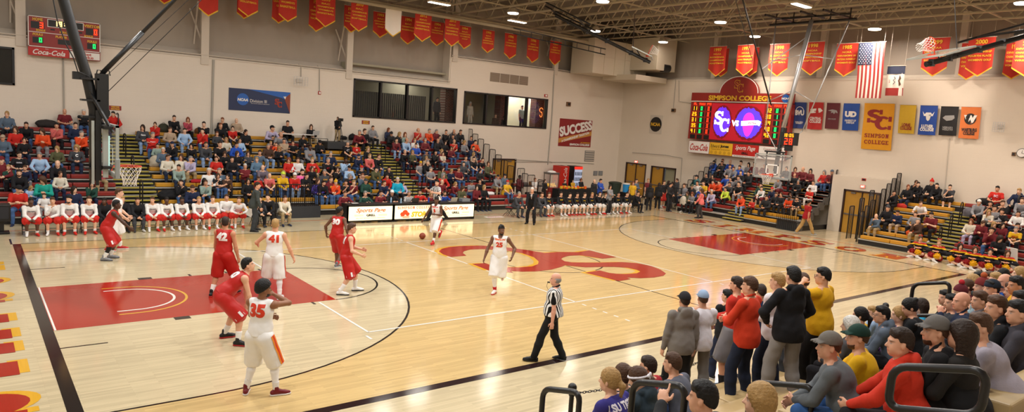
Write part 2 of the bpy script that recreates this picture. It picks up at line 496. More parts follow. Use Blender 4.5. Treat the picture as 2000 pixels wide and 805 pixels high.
def shirt_sdf(J,h,sleeve='long',off=.014,fat=1.0,loose=1.0,hood=False,hem=-.13,collar=False,wr=.0035):
 B = Sdf(h); Rt,Rp = J['Rt'],J['Rp']; f = fat * loose; o = off
 tk = sleeve == 'tank'; q = 0 if tk else .010
 B.ell(J['P'] + Rt @ V(0,-.004 if tk else -.02,-.03),((.160 if tk else .174) * f + o + q,(.122 if tk else .134) * f + o + q,.24),Rt,.05)
 B.ell(J['W'] + Rt @ V(0,.012,0),(.150 * f + o + q,.110 * f + o + q,.18),Rt,.06)
 B.ell(J['C'] + Rt @ V(0,.003,0),(.166 * (.6 + .4 * f) + o + q * .6,.120 * (.5 + .5 * f) + o + q * .5,.19),Rt,.05)
 sc = {'tank': .80}.get(sleeve,1.0)
 N = J['N']
 sl = N + (J['sl'] - N) * sc; sr = N + (J['sr'] - N) * sc
 B.cap(sl,sr,.056 + o * .4,None,.025)
 B.cap(N + Rt @ V(0,0,-.04),sl,.052 + o,.046 + o * .5,.02); B.cap(N + Rt @ V(0,0,-.04),sr,.052 + o,.046 + o * .5,.02)
 for n in 'lr':
  s,e,w = J['s' + n],J['e' + n],J['w' + n]
  if sleeve == 'long':
   B.ell(s + (e - s) * .05,(.051 + o * .5,) * 3,None,.025)
   B.cap(s,e,(.052 + o * .6) * (.75 + .25 * fat),.053 + o * .6,.03); B.cap(e,e * .7 + w * .3,.051 + o * .5,.052 + o * .4,.02); B.cap(e * .7 + w * .3,e * .12 + w * .88,.052 + o * .4,.037 + o * .3,.02)
   B.cap(e * .12 + w * .88,e * .04 + w * .96,.034 + o * .3,.033 + o * .2,.006)
  elif sleeve == 'short':
   B.ell(s + (e - s) * .05,(.051 + o * .5,) * 3,None,.025)
   B.cap(s,s * .42 + e * .58,.058 + o * .6,.060 + o * .7,.025)
 if hood:
  B.ell(J['N'] + Rt @ V(0,-.10,-.02),(.105,.05,.10),Rt @ rotm('X',.25),.03); B.cap(J['N'] + Rt @ V(-.07,-.06,.045),J['N'] + Rt @ V(.07,-.06,.045),.034,None,.03)
  B.cap(J['N'] + Rt @ V(-.08,-.04,.035),J['N'] + Rt @ V(-.035,.07,-.02),.036,.026,.02)
  B.cap(J['N'] + Rt @ V(.08,-.04,.035),J['N'] + Rt @ V(.035,.07,-.02),.036,.026,.02)
 if collar:
  for k in range(8):
   a0,a1 = 2 * math.pi * k / 8,2 * math.pi * (k + 1) / 8
   B.cap(J['N'] + Rt @ V(.062 * math.sin(a0),.06 * math.cos(a0),.035 - .03 * math.cos(a0)),J['N'] + Rt @ V(.062 * math.sin(a1),.06 * math.cos(a1),.035 - .03 * math.cos(a1)),.015,None,.008)
 if wr: B.wr = (wr * .6,30)
 B.cut(J['P'] + Rt @ V(0,0,hem),-Rt[:,2])
 if sleeve == 'tank':
  for n in 'lr':
   s_ = -1 if n == 'l' else 1
   B.sub(J['s' + n] + Rt @ V(.03 * s_,.0,-.04),(.045,.3,.085),Rt)
  B.sub(J['N'] + Rt @ V(0,.085,.03),(.07,.06,.08),Rt)
 elif not hood and not collar:
  B.sub(J['N'] + Rt @ V(0,.07,.05),(.062,.055,.06),Rt)
 return B

def pants_sdf(J,h,kind='long',off=.014,fat=1.0,wr=.004):
 B = Sdf(h); Rp = J['Rp']; Rt = J['Rt']; f = fat; o = off
 B.ell(J['P'] + V(0,0,-.0),(.162 * f + o,.118 * f + o,.13),Rp,.03)
 B.ell(J['W'] - Rt[:,2] * .04,(.15 * f + o * .5,.108 * f + o * .5,.09),Rt,.03)
 for n in 'lr':
  hp,k,a = J['h' + n],J['k' + n],J['a' + n]
  B.ell(hp + Rp @ V(0,-.044,-.01),(.082 * f + o * .5,.070 * f + o * .5,.092),Rp,.03)
  if kind == 'long':
   B.cap(hp + V(0,0,.0),k,.087 * (.6 + .4 * f) + o * .6,.070 + o * .6,.03)
   B.cap(k,k * .6 + a * .4,.070 + o * .6,.076 + o * .4,.02); B.cap(k * .6 + a * .4,k * .0 + a * 1.0,.074 + o * .4,.060 + o * .4,.02)
  elif kind == 'slim':
   B.cap(hp + V(0,0,.02),k,.095 * (.6 + .4 * f) + o * .3,.069,.03)
   B.cap(k,k * .6 + a * .4,.069,.071,.02); B.cap(k * .6 + a * .4,a,.071,.05,.02)
  else:   # basketball shorts, wide hem just past the knee
   d = nrm(k - hp)
   e = hp + (k - hp) * (1.06 if kind == 'shorts' else .98)
   B.cap(hp + V(0,0,.03),e + d * .06,.100 * (.6 + .4 * f) + o * .5,.118,.03)
   J.setdefault('hem',{})[n] = (e,d)
 if wr: B.wr = (wr,20)
 if J['kl'][2] < J['P'][2] - .25: B.cut(J['P'] + Rt @ V(0,0,.12),Rt[:,2])
 return B

def shorts_mesh(J,h,name,mats,fat=1.0,wr=.006,ln=1.04):
 """two legs meshed together, hems cut square to each thigh"""
 B = Sdf(h); Rp,Rt = J['Rp'],J['Rt']; f = fat
 B.ell(J['P'],(.172 * f,.130 * f,.14),Rp,.04)
 B.ell(J['W'] - Rt[:,2] * .04,(.152 * f,.114 * f,.09),Rt,.04)
 for n in 'lr':
  hp,k = J['h' + n],J['k' + n]; e = hp + (k - hp) * ln; d = nrm(k - hp)
  B.ell(hp + Rp @ V(0,-.045,-.01),(.1 * f,.095 * f,.12),Rp,.05)
  # fan of slim capsules: the flared tube stops square at the hem
  a = nrm(np.cross(d,[.3,.9,.1])); b = np.cross(d,a)
  for i in range(12):
   t = 2 * math.pi * i / 12; w = a * math.cos(t) + b * math.sin(t)
   B.cap(hp + w * .06,e + w * .106,.066,.030,.04)
  B.cap(hp,e - d * .03,.09,.10,.03)
 B.wr = (wr * .55,17)
 if J['kl'][2] < J['P'][2] - .25: B.cut(J['P'] + Rt @ V(0,0,.13),Rt[:,2])
 return B.mesh(name,mats)

def shoe_meshes(J,n,h=.008,high=True):
 a,d = J['a' + n],J['fo' + n]; dn = V(0,0,-1.0) if abs(d[2]) < .35 else nrm(np.cross(np.cross(d,[0,0,-1]),d))
 b = a - dn * 0
 U = Sdf(h)
 heel = a - d * .045 - (-dn) * .035; ball = a + d * .13 - (-dn) * .048; toe = a + d * .19 - (-dn) * .052
 U.cap(heel,a + d * .05 + dn * .03,.038,.036,.02); U.cap(a + d * .04 + dn * .02,ball,.037,.036,.02); U.cap(ball,toe,.038,.026,.02)
 if high: U.cap(a + dn * .01,a - dn * .045,.042,.041,.02)
 U.cut(a + dn * .072,dn)
 up = U.mesh('shoe',MATS['leather'])
 Q = Sdf(h)
 Q.cap(heel + dn * .030,a + d * .05 + dn * .065,.040,.036,.02); Q.cap(a + d * .05 + dn * .065,ball + dn * .018,.036,.042,.02); Q.cap(ball + dn * .018,toe + dn * .014,.041,.032,.02)
 Q.cut(a + dn * .083,dn); Q.cut(a + dn * .058,-dn)
 so = Q.mesh('shoe_sole',MATS['leather'])
 return up,so

def sock_mesh(J,n,h=.01,top=.16):
 k,a = J['k' + n],J['a' + n]; L = np.linalg.norm(k - a); u = (k - a) / L
 B = Sdf(h); B.cap(a - u * .02,a + u * top,.040,.047 + top * .05,.01)
 B.cut(a + u * top,u)
 return B.mesh('sock',MATS['cloth'])

def hair_mesh(J,style,h=.008,mats=None,name='hair'):
 H,M = J['H'],J['Rh']; L = lambda *a: H + M @ V(*a)
 B = Sdf(h); low = M @ V(0,.55,-.83)
 if style == 'bald':
  B.ell(L(0,-.02,.0),(.083,.094,.075),M,.01); B.cut(L(0,0,.045),M[:,2]); B.cut(L(0,.005,0),M @ V(0,1,-.25)); B.cut(L(0,0,-.07),-M[:,2])
  return B.mesh(name,mats or MATS['hair'])
 t = {'short': .010,'buzz': .004,'long': .016,'tied': .010,'bun': .010,'afro': .026,'bob': .018,'curly': .03,'hawk': .01,'flat': .02}[style]
 sht = style in ('short','buzz','hawk','flat')
 ts = .004 if sht else t
 B.ell(L(0,-.014,.034 + ts * .3),(.074 + ts,.096 + ts,.098 + ts),M,.01)
 if sht: B.ell(L(0,-.02 if style == 'buzz' else -.006,.052),(.072 + t * .4,.088 + t,.086 + t),M,.012)
 B.ell(L(0,-.045,-.01),(.064 + ts * .8,.062 + ts,.065),M,.02)
 if style in ('short','curly'):
  for i in range(9):
   a = -1.2 + .3 * i; B.ell(L(.055 * math.sin(a),.055 * math.cos(a * .8),.105 - .01 * abs(a)),(.026,.026,.018 + t * .5),M,.012)
 if style == 'hawk':
  B.cap(L(0,.07,.12),L(0,-.06,.12),.03,.03,.01)
 if style == 'flat':
  B.ell(L(0,-.01,.12),(.075,.085,.035),M,.01)
 B.wr = (.0022 if style != 'buzz' else .001,130)
 if style in ('long','bob','curly'):
  B.cuts.append(('e',L(0,.09,-.04),V(.058,.09,.105),M))
  dl = -.10 if style == 'bob' else (-.13 if style == 'curly' else -.24)
  C = B
  for s in (-1,1):
   C.cap(L(.066 * s,-.01,.03),L(.072 * s,-.015,dl),.034 + t * .3,.03,.04)
   C.cap(L(.03 * s,-.06,.0),L(.04 * s,-.07,dl - .03),.055,.045,.04)
 else:
  B.cut(L(0,.074 + t * .3,.060),low)
  if sht:
   for s in (-1,1): B.sub(L(.085 * s,.004,-.012),(.03,.030,.040),M); B.sub(L(.08 * s,.07,.03),(.035,.045,.05),M)
  if style == 'tied': B.cap(L(0,-.10,.03),L(0,-.145,-.02),.022,.03,.02); B.cap(L(0,-.145,-.02),L(0,-.13,-.16),.03,.014,.02)
  if style == 'bun': B.ell(L(0,-.10,.09),(.042,.04,.038),M,.01)
  if style in ('tied','bun'): B.cuts = []; B.cuts.append(('e',L(0,.09,-.04),V(.066,.105,.105),M)); B.cut(L(0,0,-.20),-M[:,2])
 return B.mesh(name,mats or MATS['hair'])

def beard_mesh(J,h=.008):
 H,M = J['H'],J['Rh']; L = lambda *a: H + M @ V(*a)
 B = Sdf(h); B.ell(L(0,.020,-.042),(.0635,.0745,.084),M,.02); B.cap(L(0,.058,-.09),L(0,.06,-.10),.027,.02,.02)
 B.cut(L(0,0,-.045),M @ V(0,.35,1)); B.cut(L(0,.0,0),M @ V(0,-1,0)); B.wr = (.002,120)
 B.sub(L(0,.105,-.062),(.022,.03,.008),M)
 return B.mesh('beard',MATS['hair'])

def cap_mesh(J,back=False,h=.008,beanie=False):
 H,M = J['H'],J['Rh']; L = lambda *a: H + M @ V(*a)
 B = Sdf(h)
 if beanie:
  B.ell(L(0,-.014,.045),(.09,.11,.115),M,.01); B.cap(L(0,-.01,.16),L(0,-.01,.18),.035,.035,.01)
  B.cut(L(0,.07,.04),M @ V(0,.12,-1))
 else:
  s = -1 if back else 1
  B.ell(L(0,-.012,.046),(.0885,.111,.105),M,.01)
  B.cut(L(0,.08,.036),M @ V(0,0,-1))
  for i in range(-3,4):
   a = i * .26; B.cap(L(.075 * math.sin(a),s * .075 * math.cos(a),.055),L(.105 * math.sin(a * .9),s * (.165 - .012 * abs(i)),.046 - .004 * abs(i)),.011,.0085,.008)
 return B.mesh('cap',MATS['cloth'])

def glasses_mesh(J):
 H,M = J['H'],J['Rh']; L = lambda *a: Vector(H + M @ V(*a)); m = MB()
 for s in (-1,1):
  m.path([L(s * .034 + .024 * math.cos(t),.104,.0 + .018 * math.sin(t)) for t in np.linspace(0,2 * math.pi,10)[:-1]],.0022,5,True)
  m.tube(L(s * .058,.10,.004),L(s * .08,.0,.004),.002,n=5)
 m.tube(L(-.01,.105,.002),L(.01,.105,.002),.002,n=5)
 return m.mesh('glasses',mat('black_plastic','101012',.3))

# ------------------------------------------------------------------ text, digits, lettering
MF = Matrix(((1,0,0),(0,0,-1),(0,1,0)))                # far wall: reads along +X, faces -Y
MR = Matrix(((0,0,-1),(-1,0,0),(0,1,0)))               # end wall: reads along -Y, faces -X
MG = Matrix(((0,1,0),(-1,0,0),(0,0,1)))                # floor, read looking +X
MGL = Matrix(((0,-1,0),(1,0,0),(0,0,1)))               # floor, read looking -X
_tc = {}
def text_mesh(s,size=1.0,width=None,bold=0.0,shear=0.0,align='CENTER',spacing=1.0):
 key = (s,size,width,bold,shear,align,spacing)
 if key in _tc: return _tc[key]
 cu = bpy.data.curves.new('lettering','FONT'); cu.body = s; cu.size = 1.0; cu.offset = bold; cu.shear = shear
 cu.align_x = align; cu.align_y = 'CENTER'; cu.space_character = spacing; cu.space_line = .8; cu.resolution_u = 3
 o = bpy.data.objects.new('lettering',cu)
 me = bpy.data.meshes.new_from_object(o); bpy.data.objects.remove(o); bpy.data.curves.remove(cu)
 co = np.zeros(len(me.vertices) * 3); me.vertices.foreach_get('co',co); co = co.reshape(-1,3)
 w = co[:,0].max() - co[:,0].min(); h = co[:,1].max() - co[:,1].min()
 cx = (co[:,0].max() + co[:,0].min()) / 2; cy = (co[:,1].max() + co[:,1].min()) / 2
 if align == 'CENTER': co[:,0] -= cx
 co[:,1] -= cy
 sy = size / h; sx = (width / w) if width else sy
 co[:,0] *= sx; co[:,1] *= sy
 me.vertices.foreach_set('co',co.ravel()); me.update()
 _tc[key] = me
 return me
def put(me,name,M3,loc,m,parent=None):
 if m is not None: me = me.copy(); me.materials.clear(); me.materials.append(m)
 o = bpy.data.objects.new(name,me)
 M = M3.to_4x4(); M.translation = Vector(loc); COL.objects.link(o)
 if parent is not None:
  o.parent = parent; o.matrix_parent_inverse = Matrix.Identity(4)
  pl = parent.matrix_basis.inverted()
  gp = parent.parent
  if gp is not None: pl = pl @ gp.matrix_basis.inverted()
  o.matrix_basis = pl @ M
 else: o.matrix_basis = M
 return o
def text(s,size,M3,loc,m,parent=None,name='lettering',**k):
 return put(text_mesh(s,size,**k),name,M3,loc,m,parent)

SEG = {'0': 'abcdef','1': 'bc','2': 'abged','3': 'abgcd','4': 'fgbc','5': 'afgcd','6': 'afgedc','7': 'abc','8': 'abcdefg','9': 'abcdfg',' ': ''}
def digits_mb(s,h,t=.16):
 """seven segment figures, centred, in the XY plane"""
 m = MB(); w = h * .55; adv = h * .78; n = len(s); x0 = -(adv * n - (adv - w)) / 2; T = h * t
 for ch in s:
  if ch == ':':
   for yy in (-.2,.2): m.box((x0 + w * .2,yy * h - T / 2,0),(x0 + w * .2 + T,yy * h + T / 2,.004))
   x0 += adv * .6; continue
  P = {'a': (0,h / 2 - T,w,h / 2),'d': (0,-h / 2,w,-h / 2 + T),'g': (0,-T / 2,w,T / 2),'f': (0,0,T,h / 2),'e': (0,-h / 2,T,0),'b': (w - T,0,w,h / 2),'c': (w - T,-h / 2,w,0)}
  for q in SEG[ch]:
   a = P[q]; m.box((x0 + a[0],a[1],0),(x0 + a[2],a[3],.004))
  x0 += adv
 return m
def digits(s,h,M3,loc,m,parent=None,name='digits',t=.16):
 return put(digits_mb(s,h,t).mesh(name,m),name,M3,loc,None,parent)

def strokes(poly,w,m,z=0.0,closed=False):
 P = [Vector((p[0],p[1])) for p in poly]; n = len(P); vs = []
 for i,p in enumerate(P):
  if closed: d = P[(i + 1) % n] - P[i - 1]
  else: d = P[min(i + 1,n - 1)] - P[max(i - 1,0)]
  d.normalize(); a = Vector((-d.y,d.x))
  ww = w(i / max(n - 1,1)) if callable(w) else w
  vs += [(*(p + a * ww / 2),z),(*(p - a * ww / 2),z)]
 fs = [(2 * i,2 * i + 1,2 * ((i + 1) % n) + 1,2 * ((i + 1) % n)) for i in range(n if closed else n - 1)]
 m.add(vs,fs)
def rect(m,x0,y0,x1,y1,z=0): m.add([(x0,y0,z),(x1,y0,z),(x1,y1,z),(x0,y1,z)],[(0,1,2,3)])
def arc(cx,cy,rx,ry,a0,a1,n=20): return [(cx + rx * math.cos(R(a0 + (a1 - a0) * i / n)),cy + ry * math.sin(R(a0 + (a1 - a0) * i / n))) for i in range(n + 1)]
def slab_glyph(ch,m,W=.7,H=1.0,t=.2,ox=0.0,oy=0.0):
 g = MB(); s = t * .62
 def stem(x): rect(g,x - t / 2,0,x + t / 2,H)
 def serif(x,y,w=None): w = w or t * 1.9; rect(g,x - w / 2,y,x + w / 2,y + s)
 if ch == 'I': stem(W / 2); serif(W / 2,0,t * 2.2); serif(W / 2,H - s,t * 2.2)
 elif ch in 'MN':
  for x in (t,W - t): stem(x)
  serif(t,0); serif(t * .8,H - s)
  if ch == 'M': serif(W - t,0); serif(W - t * .8,H - s); g.add([(t * .5,H,0),(t * 1.5,H,0),(W / 2 + t * .2,H * .25,0),(W / 2 - t * .2,H * .25,0)],[(0,3,2,1)]); g.add([(W - t * .5,H,0),(W - t * 1.5,H,0),(W / 2 - t * .2,H * .25,0),(W / 2 + t * .2,H * .25,0)],[(0,1,2,3)])
  else: serif(W - t,H - s); g.add([(t * .5,H,0),(t * 1.6,H,0),(W - t * .5,0,0),(W - t * 1.6,0,0)],[(0,3,2,1)])
 elif ch == 'P': stem(t); serif(t,0); serif(t * .8,H - s); strokes([(t,H - s / 2)] + arc(W * .55,H * .72,W * .33,H * .28 - s / 2,90,-90,12) + [(t,H * .44 + s / 2)],lambda q: s + (t - s) * math.sin(math.pi * q),g)
 elif ch == 'O': strokes(arc(W / 2,H / 2,W / 2 - t / 2,H / 2 - s / 2,0,360,28)[:-1],t * .9,g,closed=True)
 elif ch in 'CG':
  strokes(arc(W / 2 + .02,H / 2,W / 2 - t / 2,H / 2 - s / 2,48,312,28),lambda q: s + (t - s) * math.sin(math.pi * q),g)
  rect(g,W - t * .6,H * .62,W,H);
  if ch == 'C': rect(g,W - t * .6,0,W,H * .3)
  else: rect(g,W - t,0,W,H * .45); rect(g,W * .5,H * .45 - s,W + t * .15,H * .45)
 elif ch == 'S':
  q = arc(W / 2,H * .73,W / 2 - t / 2,H * .27 - s / 2,30,270,16) + arc(W / 2,H * .27,W / 2 - t / 2,H * .27 - s / 2,90,-150,16)[1:]
  strokes(q,lambda u: s + (t * 1.1 - s) * (math.sin(math.pi * 2 * u) ** 2 if u < .25 or u > .75 else 1),g)
  rect(g,W - t * .6,H * .66,W,H); rect(g,0,0,t * .6,H * .34)
 elif ch in 'EL': stem(t); serif(t * .8,H - s); serif(t * .8,0); rect(g,t,0,W,s); rect(g,W - s,0,W,H * .3);
 elif ch == 'T': stem(W / 2); serif(W / 2,0); rect(g,0,H - s,W,H); rect(g,0,H * .7,s,H); rect(g,W - s,H * .7,W,H)
 if ch == 'E': rect(g,t,H - s,W,H); rect(g,W - s,H * .7,W,H); rect(g,t,H / 2 - s / 2,W * .7,H / 2 + s / 2)
 for i,f in enumerate(g.f):
  m.add([(g.v[k][0] + ox,g.v[k][1] + oy,g.v[k][2] + i * .00004) for k in f],[tuple(range(len(f)))])
GW = {'I': .5,'M': 1.05,'N': .85,'O': .8,'S': .7,'C': .78,'G': .82,'P': .75,'E': .72,'L': .68,'T': .8}
def slab_text(s,H,width=None,t=.2,gap=.14):
 m = MB(); x = 0
 for ch in s:
  if ch == ' ': x += .4; continue
  slab_glyph(ch,m,GW[ch],1.0,t,x,-.5); x += GW[ch] + gap
 x -= gap; k = H if not width else width / x
 m.v = [((vx - x / 2) * k,vy * H,vz) for vx,vy,vz in m.v]
 return m
def slab(s,H,M3,loc,m,parent=None,width=None,name='lettering',t=.2):
 return put(slab_text(s,H,width,t).mesh(name,m),name,M3,loc,None,parent)

def emit(name,col,s): return mat(name,col,.5,emit=col,estr=s)

# ------------------------------------------------------------------ large structure
YW,XW = 17.5,21.7
def wall_mat(name,c,block=True):
 if name in MATS: return MATS[name]
 m = bpy.data.materials.new(name); m.use_nodes = True; nt = m.node_tree; b = nt.nodes['Principled BSDF']
 b.inputs['Roughness'].default_value = .55; b.inputs['Specular IOR Level'].default_value = .3
 c = hexc(c)
 tc = nt.nodes.new('ShaderNodeTexCoord'); mp = nt.nodes.new('ShaderNodeMapping'); nt.links.new(tc.outputs['Object'],mp.inputs['Vector'])
 nz = nt.nodes.new('ShaderNodeTexNoise'); nz.inputs['Scale'].default_value = .6; nz.inputs['Detail'].default_value = 5
 nt.links.new(tc.outputs['Object'],nz.inputs['Vector'])
 mx = nt.nodes.new('ShaderNodeMix'); mx.data_type = 'RGBA'; mx.inputs['A'].default_value = (*[x * .93 for x in c],1); mx.inputs['B'].default_value = (*[min(1,x * 1.05) for x in c],1)
 nt.links.new(nz.outputs['Fac'],mx.inputs['Factor']); nt.links.new(mx.outputs['Result'],b.inputs['Base Color'])
 if block == 'far' or block == 'end':
  # painted block coursing as relief
  sx = nt.nodes.new('ShaderNodeSeparateXYZ'); cb = nt.nodes.new('ShaderNodeCombineXYZ'); nt.links.new(tc.outputs['Object'],sx.inputs[0])
  nt.links.new(sx.outputs['X' if block == 'far' else 'Y'],cb.inputs['X']); nt.links.new(sx.outputs['Z'],cb.inputs['Y'])
  br = nt.nodes.new('ShaderNodeTexBrick'); br.inputs['Scale'].default_value = 1; br.inputs['Brick Width'].default_value = .4; br.inputs['Row Height'].default_value = .2; br.inputs['Mortar Size'].default_value = .008
  br.inputs['Color1'].default_value = br.inputs['Color2'].default_value = (1,1,1,1); br.inputs['Mortar'].default_value = (0,0,0,1)
  nt.links.new(cb.outputs[0],br.inputs['Vector'])
  bp = nt.nodes.new('ShaderNodeBump'); bp.inputs['Strength'].default_value = .35; bp.inputs['Distance'].default_value = .01
  nt.links.new(br.outputs['Color'],bp.inputs['Height']); nt.links.new(bp.outputs['Normal'],b.inputs['Normal'])
 elif block == 'siding':
  wv = nt.nodes.new('ShaderNodeTexWave'); wv.bands_direction = 'DIAGONAL'; wv.inputs['Scale'].default_value = 1.1; wv.inputs['Distortion'].default_value = 0
  mp.inputs['Scale'].default_value = (1,1,0); nt.links.new(mp.outputs['Vector'],wv.inputs['Vector'])
  bp = nt.nodes.new('ShaderNodeBump'); bp.inputs['Strength'].default_value = .4; bp.inputs['Distance'].default_value = .03
  nt.links.new(wv.outputs['Fac'],bp.inputs['Height']); nt.links.new(bp.outputs['Normal'],b.inputs['Normal'])
 MATS[name] = m; return m
WFAR = wall_mat('painted_block_far','e4d9ca','far'); WEND = wall_mat('painted_block_end','e2d6c5','end')
SIDE = wall_mat('metal_siding','a89d90','siding'); WTRIM = wall_mat('painted_trim','d5cabb',None)

def struct(o,label=None): o['kind'] = 'structure'; return tag(o,label)

def floor_mat(name,kind,c=None):
 m = bpy.data.materials.new(name); m.use_nodes = True; nt = m.node_tree; b = nt.nodes['Principled BSDF']
 b.inputs['Specular IOR Level'].default_value = .5
 tc = nt.nodes.new('ShaderNodeTexCoord')
 n3 = nt.nodes.new('ShaderNodeTexNoise'); n3.inputs['Scale'].default_value = 2.2; n3.inputs['Detail'].default_value = 3
 nt.links.new(tc.outputs['Object'],n3.inputs['Vector'])
 mr = nt.nodes.new('ShaderNodeMapRange'); mr.inputs['To Min'].default_value = .08; mr.inputs['To Max'].default_value = .15
 nt.links.new(n3.outputs['Fac'],mr.inputs['Value']); nt.links.new(mr.outputs['Result'],b.inputs['Roughness'])
 if kind == 'wood':
  mp = nt.nodes.new('ShaderNodeMapping'); mp.inputs['Scale'].default_value = (1,1,1); nt.links.new(tc.outputs['Object'],mp.inputs['Vector'])
  br = nt.nodes.new('ShaderNodeTexBrick'); br.offset = .37; br.inputs['Scale'].default_value = 1; br.inputs['Brick Width'].default_value = 1.1; br.inputs['Row Height'].default_value = .057
  br.inputs['Mortar Size'].default_value = .0012; br.inputs['Bias'].default_value = 0
  a = hexc(c)
  br.inputs['Color1'].default_value = (*[x * .9 for x in a],1); br.inputs['Color2'].default_value = (*[min(1,x * 1.08) for x in a],1); br.inputs['Mortar'].default_value = (*[x * .72 for x in a],1)
  nt.links.new(mp.outputs['Vector'],br.inputs['Vector'])
  m2 = nt.nodes.new('ShaderNodeMapping'); m2.inputs['Scale'].default_value = (1.2,22,1); nt.links.new(tc.outputs['Object'],m2.inputs['Vector'])
  nz = nt.nodes.new('ShaderNodeTexNoise'); nz.inputs['Scale'].default_value = 1.5; nz.inputs['Detail'].default_value = 4; nt.links.new(m2.outputs['Vector'],nz.inputs['Vector'])
  mx = nt.nodes.new('ShaderNodeMix'); mx.data_type = 'RGBA'; mx.blend_type = 'MULTIPLY'; mx.inputs['Factor'].default_value = 1
  rp = nt.nodes.new('ShaderNodeMapRange'); rp.inputs['To Min'].default_value = .82; rp.inputs['To Max'].default_value = 1.12; nt.links.new(nz.outputs['Fac'],rp.inputs['Value'])
  nt.links.new(br.outputs['Color'],mx.inputs['A']); nt.links.new(rp.outputs['Result'],mx.inputs['B']); nt.links.new(mx.outputs['Result'],b.inputs['Base Color'])
 else:
  a = hexc(c); m2 = nt.nodes.new('ShaderNodeMapping'); m2.inputs['Scale'].default_value = (1.2,22,1); nt.links.new(tc.outputs['Object'],m2.inputs['Vector'])
  nz = nt.nodes.new('ShaderNodeTexNoise'); nz.inputs['Scale'].default_value = 1.5; nt.links.new(m2.outputs['Vector'],nz.inputs['Vector'])
  mx = nt.nodes.new('ShaderNodeMix'); mx.data_type = 'RGBA'; mx.inputs['A'].default_value = (*[x * .9 for x in a],1); mx.inputs['B'].default_value = (*[min(1,x * 1.1) for x in a],1)
  nt.links.new(nz.outputs['Fac'],mx.inputs['Factor']); nt.links.new(mx.outputs['Result'],b.inputs['Base Color'])
 MATS[name] = m; return m
FW1 = floor_mat('maple_floor','wood','cbbb98'); FW2 = floor_mat('amber_maple_floor','wood','cfb27c')
FRED = floor_mat('court_red_paint','paint','a22c1f'); FBLK = floor_mat('court_black_paint','paint','1c1819'); FWHT = floor_mat('court_white_paint','paint','e8e6e0'); FGLD = floor_mat('court_gold_paint','paint','d9a52f')
FDK = floor_mat('court_dark_maroon_paint','paint','2a1a1b'); FORG = floor_mat('court_orange_paint','paint','c8622c')

m = MB(); m.box((-26,-22,-.2),(27,19,0)); floor = struct(m.build('floor',FW1),'polished maple gym floor with painted court')
HB_,HS = 14.33,7.62
def flr(name,mb,m): return mb.build(name,m,floor)
# amber stained zone outside the three point arcs
m = MB(); Rt3 = 6.32; xb = HB_ - 1.6
left = [(-HB_,Rt3)] + [(-xb + Rt3 * math.sin(R(t)),Rt3 * math.cos(R(t))) for t in range(0,181,6)] + [(-HB_,-Rt3)]
N = 24
poly = [(-HB_,HS)] + [(x,y) for x,y in left][:17]
top = [(x,y) for x,y in left if y > 0]; bot = [(x,y) for x,y in left if y < 0]
def fan(pts,yo):
 for a,b in zip(pts[:-1],pts[1:]):
  if abs(b[0] - a[0]) > 1e-6: m.add([(a[0],a[1],.0012),(b[0],b[1],.0012),(b[0],yo,.0012),(a[0],yo,.0012)],[(0,1,2,3) if yo < 0 else (3,2,1,0)])
tipx = -xb + Rt3
fan(top + [(tipx,0)],HS); fan([(tipx,0)] + bot,-HS)
nv = len(m.v); m.add([(-x,y,z) for x,y,z in m.v[:nv]],[tuple(reversed(f)) for f in m.f[:]])
m.box((tipx,-HS,0),(-tipx,HS,.0012)); flr('amber_court_zone',m,FW2)
Z1 = .003
def ln(m,a,b,w,z=Z1):
 strokes([a,b],w,m,z)
m = MB()
m.box((-HB_ - .2,-HS - .0,0),(-HB_,HS,Z1)); m.box((HB_,-HS - .2,0),(HB_ + .07,HS,Z1))
m.box((HB_,-HS - .2,0),(HB_ + .1,HS + .05,Z1))
flr('court_line',m,FBLK)
m = MB(); m.box((-HB_,-HS - .2,0),(HB_,-HS,Z1)); flr('court_line',m,FDK)
m = MB(); m.box((-HB_,HS,0),(HB_,HS + .05,Z1)); m.box((-HB_ - .25,HS - .01,0),(-HB_ - .2,HS + .9,Z1)); flr('court_line',m,FBLK)
for sgn in (-1,1):
 m = MB(); m.box((sgn * HB_ if sgn < 0 else HB_ - 5.79,-1.83,0),(sgn * HB_ + 5.79 if sgn < 0 else HB_,1.83,Z1)); flr('painted_key',m,FRED)
 b = sgn * HB_; c = b - sgn * 1.6
 m = MB()
 pts = [(b,Rt3 * 1)] + [(c - sgn * Rt3 * math.sin(R(t)),Rt3 * math.cos(R(t))) for t in range(0,181,4)] + [(b,-Rt3)]
 strokes(pts,.05,m,Z1); flr('three_point_line',m,FBLK)
 f = b - sgn * 5.79; m = MB()
 strokes([(f - sgn * 1.83 * math.sin(R(t)),1.83 * math.cos(R(t))) for t in range(0,181,5)],.05,m,Z1); flr('free_throw_circle',m,FBLK)
 m = MB()
 for y in (1.83,-1.83):
  q = 1 if y > 0 else -1
  m.box((min(b - sgn * 2.13,b - sgn * 2.44),min(y,y + q * .2),0),(max(b - sgn * 2.13,b - sgn * 2.44),max(y,y + q * .2),.004))
  for d in (3.35,4.27,5.18): m.box((b - sgn * d - .03,min(y,y + q * .2),0),(b - sgn * d + .03,max(y,y + q * .2),.004))
 for y in (3.9,-3.0): m.box((min(b,b - sgn * .75),y - .02,0),(max(b,b - sgn * .75),y + .02,.004))
 flr('lane_block',m,FBLK)
 for r_,mm,nm in ((.93,FWHT,'restricted_arc'),(1.19,FGLD,'restricted_arc')):
  m = MB(); c2 = b - sgn * 1.6
  strokes([(c2 + sgn * .38,r_)] + [(c2 - sgn * r_ * math.sin(R(t)),r_ * math.cos(R(t))) for t in range(0,181,6)] + [(c2 + sgn * .38,-r_)],.055,m,.005); flr(nm,m,mm)
m = MB(); ln(m,(0,-HS),(0,HS),.05); strokes(arc(0,0,1.83,1.83,0,360,48)[:-1],.05,m,Z1,True); flr('half_court_line',m,FBLK)
m = MB()
